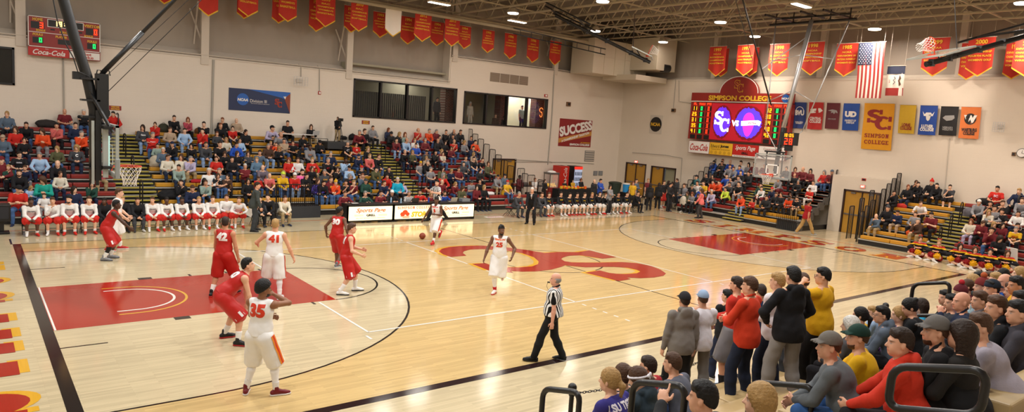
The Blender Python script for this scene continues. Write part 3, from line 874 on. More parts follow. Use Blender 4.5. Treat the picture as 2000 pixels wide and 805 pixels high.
for y in (-4.5,4.5): ln(m,(-9,y),(9,y),.05,.004)
for x in (-9,-3,3,9):
 if abs(x) == 9: ln(m,(x,-4.5),(x,-1.9),.05,.004); ln(m,(x,1.9),(x,4.5),.05,.004)
 else: ln(m,(x,-4.5),(x,4.5),.05,.004)
for x in (-3,3):
 for k in range(5): ln(m,(x,-4.75 - k * .38),(x,-4.9 - k * .38),.05,.004); ln(m,(x,4.75 + k * .38),(x,4.9 + k * .38),.05,.004)
for x in (-9,9): ln(m,(x + (.15 if x > 0 else -.15),-4.7),(x + (.15 if x > 0 else -.15),-4.95),.05,.004)
flr('volleyball_line',m,FWHT)
m = MB(); ln(m,(-HB_ + .03,-1.83),(-HB_ + .03,1.83),.035,.0045); flr('court_line',m,FWHT)
# red and gold boundary stripe round the run-off
m = MB(); m.box((-24,10.0,0),(13,10.07,Z1)); flr('border_stripe',m,FORG)
m = MB(); m.box((-9.3,-10.62,0),(18,-10.38,Z1)); flr('border_stripe',m,FGLD)
m = MB(); m.box((-9.3,-10.38,0),(18,-10.18,Z1)); flr('border_stripe',m,FRED)
m = MB(); m.box((16.95,-9.5,0),(17.02,9.5,Z1)); flr('border_stripe',m,FORG)
# centre logo
Cp = [(1063,494.3),(1045,491.5),(1028.6,488.6),(985.7,482.9),(940,480),(898.5,481),(876.6,483),(863,486.4),(857,491.2),(866,497.5),(880.7,502.2),(910.8,499.8),(904,494.6),(906,491.2),(917.6,487.8),(943,486.9),(985.7,489.4),(1020,495),(1042.9,502.9),(1052,511),(1051,516),(1040,520.5),(1015,522.5),(985,522.3),(960,519),(948,514.2),(922,516),(954,528.5),(1003,533.5),(997,529.8),(1020,531),(1048,530.6),(1077,527),(1097,521.5),(1105,518),(1085,506)]
Sp = [(1151,489.4),(1204,503),(1177,505.7),(1134,499),(1111,500),(1099,503.5),(1096,506.5),(1102,510.5),(1117,512.9),(1157,513.4),(1214,512.3),(1243,514.3),(1271.4,520),(1290,527),(1300.5,534.5),(1296,539),(1278,542.5),(1252,543.8),(1224,542.6),(1232,545.7),(1208.6,549.5),(1143,533),(1171,528.6),(1190,533.5),(1205,535.3),(1222,535.7),(1243.5,534.3),(1250.8,530.8),(1243.5,527.3),(1226,523.5),(1200,521.7),(1174,521.8),(1143,522.5),(1110,519.5),(1080,514),(1060,507),(1052,500),(1063,494.5),(1090,492.5),(1128,493)]
from mathutils.geometry import tessellate_polygon
def flatpoly(pts,z,m):
 vs = [Vector((p[0],p[1],z)) for p in pts]; tr = tessellate_polygon([vs])
 m.add(vs,[(a,b,c) for a,b,c in tr])
for P_,zz in ((Cp,.0055),(Sp,.0065)):
 W = [onZ(u,v) for u,v in P_]
 m = MB(); flatpoly([(w.x,w.y) for w in W],zz,m); flr('floor_logo',m,FRED)
 m = MB(); flatpoly([(w.x - .13,w.y + .10) for w in W],.0042,m); flr('floor_logo',m,FGLD)
# end line words
for (MM,x,sg) in ((MG,15.55,1),(MGL,-15.75,-1)):
 yy = 5.3 * sg
 pos = (5.35,3.75,2.15,.35,-1.25,-2.85,-4.6)
 for ch,py in zip('SIMPSON',pos):
  for dx,dy,z,mm in ((.12 * sg if sg < 0 else -.0,.1,.003,FGLD),(0,0,.005,FRED)):
   W_ = GW[ch] * 1.35; g = MB(); slab_glyph(ch,g,GW[ch],1.0,.22,-GW[ch] / 2,-.5)
   g.v = [(vx * 1.45,vy * (1.35 if sg > 0 else 2.1),vz) for vx,vy,vz in g.v]
   if sg > 0: xx = x + dx - (.09 if mm is FGLD else 0); yc = py
   else: xx = x - .28 + (.14 if mm is FGLD else 0); yc = -py
   put(g.mesh('floor_letter',mm),'floor_letter',MM,(xx,yc + (.07 if mm is FGLD else 0),z),None,floor)

# ---- walls with openings
def wall_cells(lo,hi,zlo,zhi,holes,fn,m):
 xs = sorted({lo,hi,*[h[0] for h in holes],*[h[1] for h in holes]}); zs = sorted({zlo,zhi,*[h[2] for h in holes],*[h[3] for h in holes]})
 for a,b in zip(xs[:-1],xs[1:]):
  for c,d in zip(zs[:-1],zs[1:]):
   if any(h[0] <= a and b <= h[1] and h[2] <= c and d <= h[3] for h in holes): continue
   fn(a,b,c,d,m)
p = onY(691,153,YW); q = onY(889,241,YW); W1 = (p.x,q.x,q.z,p.z)
p = onY(907,176,YW); q = onY(1066,252,YW); W2 = (p.x,q.x,q.z,p.z - .05)
W0 = (-17.2,onY(28,100,YW).x,4.72,6.22)
p = onY(962,317,YW); q = onY(1008,318,YW); DF = (p.x,q.x,0,2.3)
m = MB()
fw = lambda a,b,c,d,m: m.box((a,YW,c),(b,YW + .3,d))
wall_cells(-25,6.9,0,6.65,[W1 if W1[1] < 6.9 else (W1[0],6.9,W1[2],W1[3]),W0],fw,m)
wall_cells(6.9,XW + .3,0,8.15,[(6.9,W1[1],W1[2],W1[3]),W2,DF],fw,m)
# sloping sills up to the recessed siding
m.add([(-25,YW,6.65),(6.9,YW,6.65),(6.9,YW + .75,7.0),(-25,YW + .75,7.0)],[(0,1,2,3)])
m.add([(6.9,YW,8.15),(XW + .6,YW,8.15),(XW + .6,YW + .6,8.4),(6.9,YW + .6,8.4)],[(0,1,2,3)])
m.box((6.82,YW + .02,6.63),(6.895,YW + .8,11.7))
struct(m.build('wall_far',WFAR),'cream painted block wall behind the long bleachers')
m = MB(); m.box((-25,YW + .75,6.9),(6.95,YW + .85,12)); m.box((6.9,YW + .6,8.3),(XW + .8,YW + .7,12)); struct(m.build('wall_far_upper',SIDE),'grey metal siding above the block wall')
xs = [onY(400,100,YW).x,onY(683,100,YW).x,7.15,onY(1087,110,YW).x,-13.7]
for x in xs:
 z0 = 6.65 if x < 7 else 8.15; zb = 6.3 if x < 7 else 7.9
 m = MB(); m.box((x - .17,YW - .06,zb),(x + .17,YW + .12,11.6)); m.bar((x + .1,YW + .1,z0 + .2),(x - .5,YW + .7,z0 + 2.2),.07,.07); m.bar((x - .3,YW + .1,z0 + 2.5),(x - .3,YW + .75,z0 + .6),.06,.06)
 struct(m.build('trim_column',WTRIM))
for (a,b,z) in ((-25,6.9,6.62),(6.9,XW,8.12)):
 m = MB(); m.tube((a,YW - .05,z + .12),(b,YW - .05,z + .12),.025,n=6); m.box((a,YW - .03,z - .03),(b,YW,z + .04)); struct(m.build('trim_ledge',WTRIM))
# end wall
def onXW(u,v): return onX(u,v,XW)
d1 = (onXW(1222,330).y,onXW(1262,330).y); d2 = (onXW(1272,330).y,onXW(1321,330).y)
DE = [(d1[1],d1[0],0,2.35),(d2[1],d2[0],0,2.3)]
m = MB(); fe = lambda a,b,c,d,m: m.box((XW,a,c),(XW + .3,b,d))
wall_cells(-22,YW,0,8.15,DE,fe,m)
m.add([(XW,-22,8.15),(XW,YW,8.15),(XW + .5,YW,8.35),(XW + .5,-22,8.35)],[(0,3,2,1)])
struct(m.build('wall_end',WEND),'cream painted block wall under the scoreboard')
m = MB(); m.box((XW + .5,-22,8.3),(XW + .6,YW + .7,12)); struct(m.build('wall_end_upper',SIDE),'grey metal siding above the end wall')
for u in (1392,1600,1873):
 y = onX(u,110,XW).y; m = MB(); m.box((XW + .2,y - .15,8.15),(XW + .55,y + .15,11.3)); struct(m.build('trim_column',WTRIM))
m = MB(); m.box((XW - .02,-22,8.05),(XW + .05,YW,8.16)); struct(m.build('trim_ledge',WTRIM))
# projecting block round the side doors, and the recess beyond the end bleachers
XB = 21.0
b0 = onX(1620,400,XB).y; b1 = onX(1742,400,XB).y; bz = onX(1650,343,XB).z
dd = (onX(1719,400,XB).y,onX(1645,400,XB).y)
m = MB(); wall_cells(b1,b0,0,bz,[(dd[0],dd[1],0,2.3)],lambda a,b,c,d,m: m.box((XB,a,c),(XW - .01,b,d)),m)
m.box((XB + .4,dd[0],0),(XW - .01,dd[1],2.3))
struct(m.build('wall_end_bay',WEND))
# near and left walls, never seen by the photo but close the room
m = MB(); m.box((-25.3,-22,0),(-25,YW + .8,12)); struct(m.build('wall_left',WFAR));
m = MB(); m.box((-25,-22.3,0),(XW + .6,-22,12)); struct(m.build('wall_near',WFAR))
for nm,a,b in (('baseboard_far',(13.2,YW - .02,0),(XW,YW,.14)),('baseboard_end',(XW - .02,9.5,0),(XW,YW,.14))):
 m = MB(); m.box(a,b); struct(m.build(nm,mat('vinyl_black','1c1a1a',.5)))
# doors
DG = mat('ochre_door_paint','b9892f',.45,noise=.08,nscale=3); DFR = mat('dark_bronze_frame','35211c',.45); STEEL = mat('brushed_steel','8d8d90',.35,metal=.9)
dn = 0
def dbl_door(x0,x1,zt,plane,pos,openleaf=False,single=False):
 """plane 'end': spans y at x=pos; 'far': spans x at y=pos"""
 global dn; dn += 1
 M = (lambda a,b,c: (pos - a,b,c)) if plane == 'end' else (lambda a,b,c: (b,pos - a,c))
 def bx(m,a0,a1,b0,b1,c0,c1):
  p = M(a0,b0,c0); q = M(a1,b1,c1); m.box([min(p[i],q[i]) for i in range(3)],[max(p[i],q[i]) for i in range(3)])
 f = MB(); bx(f,-.12,.03,x0,x0 + .08,0,zt); bx(f,-.12,.03,x1 - .08,x1,0,zt); bx(f,-.12,.03,x0,x1,zt - .08,zt)
 mid = (x0 + x1) / 2
 if not single: bx(f,-.1,.0,mid - .025,mid + .025,0,zt)
 d = struct(f.build('door_%d' % dn,DFR),None)
 for a,b in ((x0 + .09,mid - .03),(mid + .03,x1 - .09)):
  m = MB(); bx(m,-.10,-.05,a,b,.01,zt - .09)
  if openleaf and b < mid:
   m = MB(); bx(m,-.25,-.2,a,b,.01,zt - .09); leaf = m.build('opening_view',mat('corridor_tan','9d9a80',.8),d); continue
  leaf = m.build('door_leaf',DG,d)
  h = MB(); bx(h,-.05,.02,a + .05,b - .05,.98,1.04); h.build('push_bar',STEEL,leaf)
  c = MB(); bx(c,-.05,.02,(a + b) / 2 - .12,(a + b) / 2 + .12,zt - .19,zt - .12); c.build('door_closer',STEEL,leaf)
 return d
dbl_door(d1[1],d1[0],2.35,'end',XW); dbl_door(d2[1],d2[0],2.3,'end',XW,openleaf=True)
dbl_door(dd[0],dd[1],2.3,'end',XB); dbl_door(DF[0],DF[1],2.3,'far',YW)
# windows onto the upstairs room
BLK = mat('black_window_frame','120f10',.4)
GLS = mat('window_glass','1b1c1c',.04,trans=0.0,alpha=.22,spec=.5)
DGL = mat('dark_window_glass','20201e',.12,spec=.5)
def window(n,W,mull,glass=GLS):
 f = MB(); x0,x1,z0,z1 = W
 f.box((x0,YW - .05,z0),(x1,YW + .2,z0 + .08)); f.box((x0,YW - .05,z1 - .08),(x1,YW + .2,z1)); f.box((x0,YW - .05,z0),(x0 + .08,YW + .2,z1)); f.box((x1 - .08,YW - .05,z0),(x1,YW + .2,z1))
 for u in mull:
  x = onY(u,200,YW).x; f.box((x - .05,YW - .05,z0),(x + .05,YW + .2,z1))
 w = struct(f.build('window_%d' % n,BLK))
 g = MB(); g.box((x0 + .05,YW + .08,z0 + .05),(x1 - .05,YW + .09,z1 - .05)); g.build('window_pane',glass,w)
window(1,W0,[],DGL); window(2,W1,(743,795,843)); window(3,W2,(950,991,1030))
ROOMW = mat('upstairs_wall','a8a28c',.8)
m = MB(); a,b = W1[0] - .3,W2[1] + .3
m.box((a,YW + 3.2,4.0),(b,YW + 3.3,7.2)); m.box((a,YW + .3,4.0),(b,YW + 3.3,4.08)); m.box((a,YW + .3,7.1),(b,YW + 3.3,7.2)); m.box((a - .1,YW + .3,4),(a,YW + 3.3,7.2)); m.box((b,YW + .3,4),(b + .1,YW + 3.3,7.2))
xh = onY(984,200,YW + 2).x; m.box((xh - .8,YW + 1.6,4.0),(xh - .7,YW + 3.3,7.2))
struct(m.build('wall_upstairs',ROOMW))
BRICK = wall_mat('brick_brown','6a3a2a',None)
def brickm():
 m = bpy.data.materials.new('red_brick'); m.use_nodes = True; nt = m.node_tree; b = nt.nodes['Principled BSDF']; b.inputs['Roughness'].default_value = .9
 tc = nt.nodes.new('ShaderNodeTexCoord'); sx = nt.nodes.new('ShaderNodeSeparateXYZ'); cb = nt.nodes.new('ShaderNodeCombineXYZ'); nt.links.new(tc.outputs['Object'],sx.inputs[0])
 nt.links.new(sx.outputs['X'],cb.inputs['X']); nt.links.new(sx.outputs['Z'],cb.inputs['Y'])
 br = nt.nodes.new('ShaderNodeTexBrick'); br.inputs['Scale'].default_value = 1; br.inputs['Brick Width'].default_value = .2; br.inputs['Row Height'].default_value = .075; br.inputs['Mortar Size'].default_value = .008
 br.inputs['Color1'].default_value = (*hexc('6e3626'),1); br.inputs['Color2'].default_value = (*hexc('4f241a'),1); br.inputs['Mortar'].default_value = (*hexc('8a7a70'),1)
 nt.links.new(cb.outputs[0],br.inputs['Vector']); nt.links.new(br.outputs['Color'],b.inputs['Base Color']); return m
BRK = brickm()
for u0,u1 in ((866,887),(974,987),(1044,1068)):
 x0 = onY(u0,200,YW + .9).x; x1 = onY(u1,200,YW + .9).x; m = MB(); m.box((x0,YW + .7,4.05),(x1,YW + 1.3,7.1)); struct(m.build('trim_pillar',BRK))
m = MB(); x0 = W1[0] + .1; x1 = onY(828,200,YW + .5).x; x = x0;
while x < x1: m.box((x,YW + .4,4.1),(x + .1,YW + .43,5.75)); x += .13
tag(m.build('vertical_blinds',mat('dark_blind','4a4946',.8)),'dark vertical blinds hanging inside the wide upstairs window','blinds')
# ceiling deck, joists, purlins
m = MB(); m.box((-25,-22,11.7),(XW + .7,YW + .9,11.85)); struct(m.build('ceiling',mat('ceiling_deck','7d7568',.8,noise=.1,nscale=2)),'corrugated ceiling deck')
JM = mat('joist_paint','b5aa92',.6)
n = 0
x = -3.0
while x < 21.5:
 j = MB(); zb = 10.45; zt = 11.35
 y0,y1 = -20,YW + .7
 for dx in (-.035,.035):
  j.box((x + dx - .025,y0,zb),(x + dx + .025,y1,zb + .07)); j.box((x + dx - .025,y0,zt),(x + dx + .025,y1,zt + .07))
 y = y0; k = 0
 while y < y1 - .75:
  j.bar((x,y,zb + .03 if k % 2 == 0 else zt + .03),(x,y + .75,zt + .03 if k % 2 == 0 else zb + .03),.045,.045); y += .75; k += 1
 struct(j.build('ceiling_joist',JM)); x += 1.9; n += 1
for y in (-12,-6,0,6,12,16.5):
 m = MB(); m.box((-5,y - .03,10.5),(21.6,y + .03,10.56)); struct(m.build('ceiling_bridging',JM))
for y in (15.9,17.0):
 m = MB(); m.tube((-6,y,10.1 + (y - 15.9) * .3),(20,y,10.1 + (y - 15.9) * .3),.07 if y > 16 else .1,n=10); struct(m.build('ceiling_pipe',JM))

# ------------------------------------------------------------------ bleachers
SRED = mat('bleacher_red_plastic','8e2a22',.42,noise=.06); SGLD = mat('bleacher_gold_plastic','c78f25',.42,noise=.06); SWOOD = mat('bleacher_natural_wood','b49a6c',.45,noise=.12,nscale=4)
DECK = mat('bleacher_deck','8f8b84',.6,noise=.08); UND = mat('bleacher_steel_black','1b1919',.5); YEL = mat('step_edge_yellow','b0a038',.6)
RAIL = mat('rail_black','141314',.35); WSTRIP = mat('pale_trim_strip','b9b7ae',.5)
FY0,FRUN,RISE,Z0 = 11.35,.58,.265,.43
def frow(i): return FY0 + FRUN * i,Z0 + RISE * i
def bleacher(name,label,T,n,run,secs,aisles,x0,x1,seatlen=1.5,deckm=DECK,undm=UND):
 """T maps (along, back, up) to world. secs: (a0, a1, material, first row, last row)"""
 root = empty(name); tag(root,label,'bleachers')
 def bx(m,a0,a1,b0,b1,z0,z1):
  p = T(a0,b0,z0); q = T(a1,b1,z1); m.box([min(p[i],q[i]) for i in range(3)],[max(p[i],q[i]) for i in range(3)])
 d = MB(); u = MB(); t = MB()
 for i in range(n):
  z = Z0 + RISE * i - .165
  for a0,a1 in [(x0,x1)]:
   bx(d,a0,a1,run * i + .02,run * (i + 1) + .04,z - .03,z)
   bx(u,a0,a1,run * i + .06,run * i + .10,z - RISE - .02 if i else 0,z - .03)
   bx(t,a0,a1,run * i + .0,run * i + .02,z - .05,z - .0)
 bx(u,x0,x0 + .04,.1,run * n,0,.2)
 d.build('deck',deckm,root); u.build('riser',undm,root); t.build('deck_trim',WSTRIP,root)
 for (a0,a1,mm,r0,r1) in secs:
  for i in range(r0,r1 + 1):
   z = Z0 + RISE * i; m = MB(); a = a0
   nn = max(1,round((a1 - a0) / seatlen)); w = (a1 - a0) / nn
   for k in range(nn):
    p = T(a0 + k * w + .01,run * i - .03,z - .15); q = T(a0 + (k + 1) * w - .01,run * i + .25,z)
    m.bbox([min(p[j],q[j]) for j in range(3)],[max(p[j],q[j]) for j in range(3)],.018)
   m.build('seat',mm,root)
 return root,bx
def steps(root,bx,a0,a1,n,run,r0=0):
 s = MB(); y = MB()
 for i in range(r0,n):
  z = Z0 + RISE * i - .165
  bx(s,a0,a1,run * i - .24,run * i + .02,z - RISE / 2 - .03,z - RISE / 2)
  bx(y,a0,a1,run * i - .245,run * i - .20,z - RISE / 2 - .05,z - RISE / 2 + .004)
  bx(y,a0,a1,run * i - .005,run * i + .02,z - .045,z + .004)
 s.build('aisle_step',DECK,root); y.build('step_nosing',YEL,root)
def hoop(T,a,b,z,w=.5,h=.85,r=.025):
 """centre aisle handrail: an inverted U in the along/back plane"""
 m = MB(); pts = [T(a,b,z)] + [T(a,b + w * (.5 - .5 * math.cos(t)),z + h + .1 * math.sin(t)) for t in np.linspace(0,math.pi,7)] + [T(a,b + w,z + .1)]
 m.path(pts,r,8); return m
TF = lambda a,b,z: (a,FY0 + b,z)
r1,bx1 = bleacher('bleachers','red seat bleachers behind the white shirted visiting bench',TF,11,FRUN,[(-21,-11,SRED,0,10)],[],-21,-11)
for i in (1,4,7,10): hoop(TF,-10.3,FRUN * i - .1,Z0 + RISE * i - .2).build('handrail',RAIL,r1,smooth=True)
x_ = -9.6
r2,bx2 = bleacher('bleachers','long gold seat bleachers between the two stepped aisles',TF,11,FRUN,[(-9.6,1.0,SGLD,0,8),(-9.6,-3.3,SGLD,9,10),(-1.9,1.0,SGLD,9,9),(-3.3,-1.9,SRED,9,9),(-2.9,-1.4,SGLD,10,10)],[],-11,1.0)
steps(r2,bx2,-11,-9.62,11,FRUN)
for i in (1,4,7): hoop(TF,1.75,FRUN * i - .1,Z0 + RISE * i - .2,r=.022).build('handrail',RAIL,r2,smooth=True)
r3,bx3 = bleacher('bleachers',"red seat bleachers behind the scorer's table, stepping down to the gold side door",TF,11,FRUN,
 [(2.5,8.2,SRED,2,10),(2.5,9.6,SRED,1,1),(2.5,12.2,SRED,0,0)],[],1.0,8.3)
steps(r3,bx3,1.0,2.48,11,FRUN)
m = MB(); bx3(m,8.3,12.4,0,.55,0,.26); m.build('deck',UND,r3)
for i in (2,5,8): hoop(TF,2.6,FRUN * i - .1,Z0 + RISE * i - .3).build('handrail',RAIL,r3,smooth=True)
# latticed end rails
def end_rail(T,a,b,z,w,h,parent,nb=5,along=False):
 m = MB(); f = (lambda s,zz: T(a + s,b,zz)) if along else (lambda s,zz: T(a,b + s,zz))
 pts = [f(0,z)] + [f(.05 - .05 * math.cos(t),z + h - .08 + .08 * math.sin(t)) for t in np.linspace(0,math.pi / 2,4)] + [f(w - .05 + .05 * math.sin(t),z + h - .08 + .08 * math.cos(t)) for t in np.linspace(0,math.pi / 2,4)] + [f(w,z)]
 m.path(pts,.02,6)
 for k in range(1,nb + 1): m.tube(f(w * k / (nb + 1),z),f(w * k / (nb + 1),z + h),.009,n=5)
 return m.build('end_rail',RAIL,parent,smooth=True)
for i in range(3,11): end_rail(TF,8.45 + (10 - i) * .02,FRUN * i - .04,Z0 + RISE * i - .2,.54,1.15,r3,5)
for i in (1,2): end_rail(TF,9.2 + (2 - i) * .7,FRUN * i,0.3 * i,.5,1.2,r3,5)
for k in range(3): end_rail(TF,8.5 + .62 * k,1.25 - .2 * k,.2,.5,1.9 - .35 * k,r3,5,along=True)
# railing in front of the wheelchair bay
ROOTR = empty('crowd_barrier',(0,0,0)); tag(ROOTR,'black picket railing and platform below the gold seats, behind the seated coaches','railing')
pa = onY(536,400,11.0).x; pb = onY(622,400,11.0).x
m = MB(); m.box((pa,10.75,0),(pb,11.3,.5)); m.build('platform',mat('charcoal_panel','2b2d30',.6),ROOTR)
m = MB()
for z in (.55,1.42): m.bar((pa,10.8,z),(pb,10.8,z),.035,.035)
n = 22
for k in range(n + 1): xx = pa + (pb - pa) * k / n; m.bar((xx,10.8,.1),(xx,10.8,1.42),.02 if k % 7 else .045,.02 if k % 7 else .045)
m.build('picket',RAIL,ROOTR)
# end bleachers
EX0,ERUN = 18.1,.5
TA = lambda a,b,z: (EX0 + b,-a,z)          # along = -y
rA,bxA = bleacher('bleachers','end bleachers under the lit scoreboard, red seats then gold seats',TA,8,ERUN,[(-9.0,-6.6,SRED,0,0),(-9.0,-5.6,SRED,1,7),(-5.0 + .6,-1.6,SGLD,0,3),(-4.4,-1.3,SRED,4,7),(-3.4,-1.3,SGLD,4,7)],[],-9.0,-1.3)
steps(rA,bxA,-5.6,-4.4,8,ERUN)
for i in (1,4): hoop(TA,-5.0,ERUN * i - .1,Z0 + RISE * i - .3).build('handrail',RAIL,rA,smooth=True)
for i in range(0,8): end_rail(TA,-9.1,ERUN * i - .05,Z0 + RISE * i - .25,.46,1.15,rA,5)
for i in range(6,8): end_rail(TA,-1.28,ERUN * i - .05,Z0 + RISE * i - .25,.46,1.2,rA,6)
m = MB()
for i in range(8):
 z = Z0 + RISE * i; m.box((EX0 + ERUN * i - .05,1.22,z - .42),(EX0 + ERUN * (i + 1),1.32,z - .02))
m.build('end_panel',mat('bleacher_end_grey','55514c',.7),rA)
m = MB(); m.box((EX0 + .3,1.27,0),(EX0 + 3.6,1.31,.25)); m.build('end_kickboard',UND,rA)
g = empty('crowd_barrier'); tag(g,'low black railing at the corner of the end bleachers beside the man walking past','railing')
m = MB()
for z in (.5,1.25): m.bar((EX0 - .15,2.35,z),(EX0 - .15,1.25,z),.035,.035)
for k in range(11): m.bar((EX0 - .15,2.35 - .11 * k,.05),(EX0 - .15,2.35 - .11 * k,1.25),.018,.018)
m.build('picket',RAIL,g); m = MB(); m.box((EX0 - .1,1.25,0),(EX0 + .3,2.35,.48)); m.build('platform',mat('charcoal_panel'),g)
g = empty('crowd_barrier'); tag(g,'tall black picket gate at the red end of the bleachers, beside the standing group','railing')
m = MB()
for z in (.1,1.35): m.bar((EX0,9.75,z),(EX0 + .1,9.15,z),.035,.035)
for k in range(7): m.bar((EX0 + .015 * k,9.75 - .1 * k,.02),(EX0 + .015 * k,9.75 - .1 * k,1.35),.018,.018)
m.build('picket',RAIL,g)
BX0,BRUN = 17.65,.5
TB = lambda a,b,z: (BX0 + b,-a,z)
rB,bxB = bleacher('bleachers','end bleachers behind the cheerleaders, gold seats then red seats',TB,8,BRUN,[(2.2,4.9,SGLD,0,6),(2.2,5.2,SGLD,7,7),(6.0,12,SRED,0,6),(5.2,12,SRED,7,7)],[],2.1,12)
steps(rB,bxB,4.9,6.0,7,BRUN)
for i in (0,2,4): hoop(TB,5.5,BRUN * i + .1,Z0 + RISE * i - .2,.25,1.0).build('handrail',RAIL,rB,smooth=True)
hoop(TB,7.35,BRUN * 6.2,Z0 + RISE * 6,.4,.8,.035).build('handrail',RAIL,rB,smooth=True)
for i in range(0,8): end_rail(TB,2.05,BRUN * i - .05,Z0 + RISE * i - .35,.46,1.45,rB,6)
for k in range(3): end_rail(TB,1.4 + .2 * k,.3 + .5 * k,.1,.46,1.6 + .4 * k,rB,6)
# near bleachers, the photographer stands in these
NY0,NRUN = -10.8,.58
TN = lambda a,b,z: (-a,NY0 - b,z)
NROWS = 9
rN,bxN = bleacher('bleachers','natural wood bleachers in front, full of spectators seen from behind',TN,NROWS,NRUN,[(-16.6,8.9,SWOOD,0,NROWS - 1)],[],-16.6,10.4,deckm=mat('deck_pale','a79d8c',.6,noise=.1))
steps(rN,bxN,8.9,10.4,NROWS,NRUN)

# ---- near aisle handrails and the chained posts
def loop_rail(u,v,t,w,h,lab,slope=.28,r=.028):
 P = CAM + ray(u,v) * t; m = MB(); pts = []
 c = .09
 def f(a,b): return Vector((P.x,P.y - a,P.z + b + slope * a))
 for (cx,cy,a0) in ((w / 2 - c,h / 2 - c,0),(-w / 2 + c,h / 2 - c,90),(-w / 2 + c,-h / 2 + c,180),(w / 2 - c,-h / 2 + c,270)):
  for k in range(5): a = R(a0 + 22.5 * k); pts.append(f(cx + c * math.cos(a),cy + c * math.sin(a)))
 m.path(pts,r,10,True)
 m.tube(f(-w / 2 + .1,-h / 2),f(-w / 2 + .1,-h / 2) - Vector((0,0,.55)),r * .9,n=10)
 m.tube(f(w / 2 - .12,-h / 2),f(w / 2 - .12,-h / 2) - Vector((0,0,.55)),r * .9,n=10)
 o = m.build('handrail',RAIL,smooth=True); tag(o,lab,'handrail',None); return o
loop_rail(1092,812,6.6,.50,.5,'black looped aisle handrail beside the ball-topped post')
loop_rail(1281,808,5.6,.52,.5,'black looped aisle handrail in front of the pointing hand')
loop_rail(1520,800,6.6,.62,.5,'black looped aisle handrail beside the man in heather grey')
loop_rail(1826,762,4.6,.55,.30,'black looped aisle handrail in front of the orange hoodie')
loop_rail(1815,585,10.5,.5,.5,'black looped handrail beyond the aqua shirt, small and distant')
def post(u,v,t,lab):
 P = CAM + ray(u,v) * t; m = MB(); r_ = empty('barrier_post',(P.x,P.y,0)); tag(r_,lab,'post')
 m.tube((0,0,0),(0,0,P.z - .05),.035,n=14); m.tube((0,0,0),(0,0,.03),.12,n=20); m.tube((0,0,P.z - .12),(0,0,P.z - .05),.045,n=14); m.build('post_shaft',RAIL,r_)
 m = MB(); m.sphere((0,0,P.z),.065,18,12); m.build('ball_finial',RAIL,r_,smooth=True); return P
p1 = post(1118,757,9.9,'black post with a ball top by the aisle handrail')
p2 = post(1730,597,14.5,'black ball-topped post rising behind the blond child')
def chain(a,b,sag,lab):
 a = Vector(a); b = Vector(b); L = (b - a).length; n = int(L / .055); m = MB()
 def pt(t): return a.lerp(b,t) - Vector((0,0,sag * 4 * t * (1 - t)))
 for i in range(n):
  p = pt((i + .5) / n); d = (pt((i + 1) / n) - pt(i / n)).normalized(); s = d.cross(Vector((0,0,1))).normalized() if i % 2 else Vector((0,0,1)); s = (s - d * s.dot(d)).normalized()
  m.path([p + d * (.036 * math.cos(q)) + s * (.017 * math.sin(q)) for q in np.linspace(0,2 * math.pi,9)[:-1]],.0055,5,True)
 tag(m.build('barrier_chain',RAIL),lab,'chain')
chain((p1.x,p1.y,p1.z - .09),(p1.x + 3.4,p1.y + .0,p1.z - .05),.12,'black link chain hanging between the ball-topped posts, above the court edge')

# ------------------------------------------------------------------ basketball goals
ORG = mat('rim_orange','d8431c',.35); GALV = mat('galvanised_pipe','b9bbbd',.35,metal=.7); BP = mat('black_pipe','17181a',.42); NET = mat('net_white','e9e6df',.8)
BGL = mat('backboard_glass','ffffff',.03,alpha=.10,spec=.6); BFRM = mat('backboard_frame','aab0ac',.4,metal=.2); PAD = mat('backboard_padding','8c9190',.6)
def hoop_parts(root,T,r=.2286):
 """T(x forward from board, y across, z)"""
 m = MB(); c = .61 - .0
 m.path([T(.38 + r * math.cos(a),r * math.sin(a),0) for a in np.linspace(0,2 * math.pi,33)[:-1]],.011,8,True)
 m.bar(T(.0,.08,-.01),T(.17,.12,-.01),.03,.02); m.bar(T(.0,-.08,-.01),T(.17,-.12,-.01),.03,.02);
 p = T(0,-.1,-.12); q = T(.03,.1,.04); m.box([min(p[i],q[i]) for i in range(3)],[max(p[i],q[i]) for i in range(3)])
 m.build('rim',ORG,root,smooth=False)
 m = MB(); K = 12; lev = [(r,0),(r * .98,-.06),(r * .88,-.13),(r * .74,-.2),(r * .64,-.27),(r * .58,-.34),(r * .60,-.42)]
 for s in (-1,1):
  for k in range(K):
   pts = []
   for j,(rr,z) in enumerate(lev):
    a = 2 * math.pi * (k + s * .5 * j) / K; pts.append(T(.38 + rr * math.cos(a),rr * math.sin(a),z - .02))
   m.path(pts,.0045,4)
 m.build('net',NET,root)
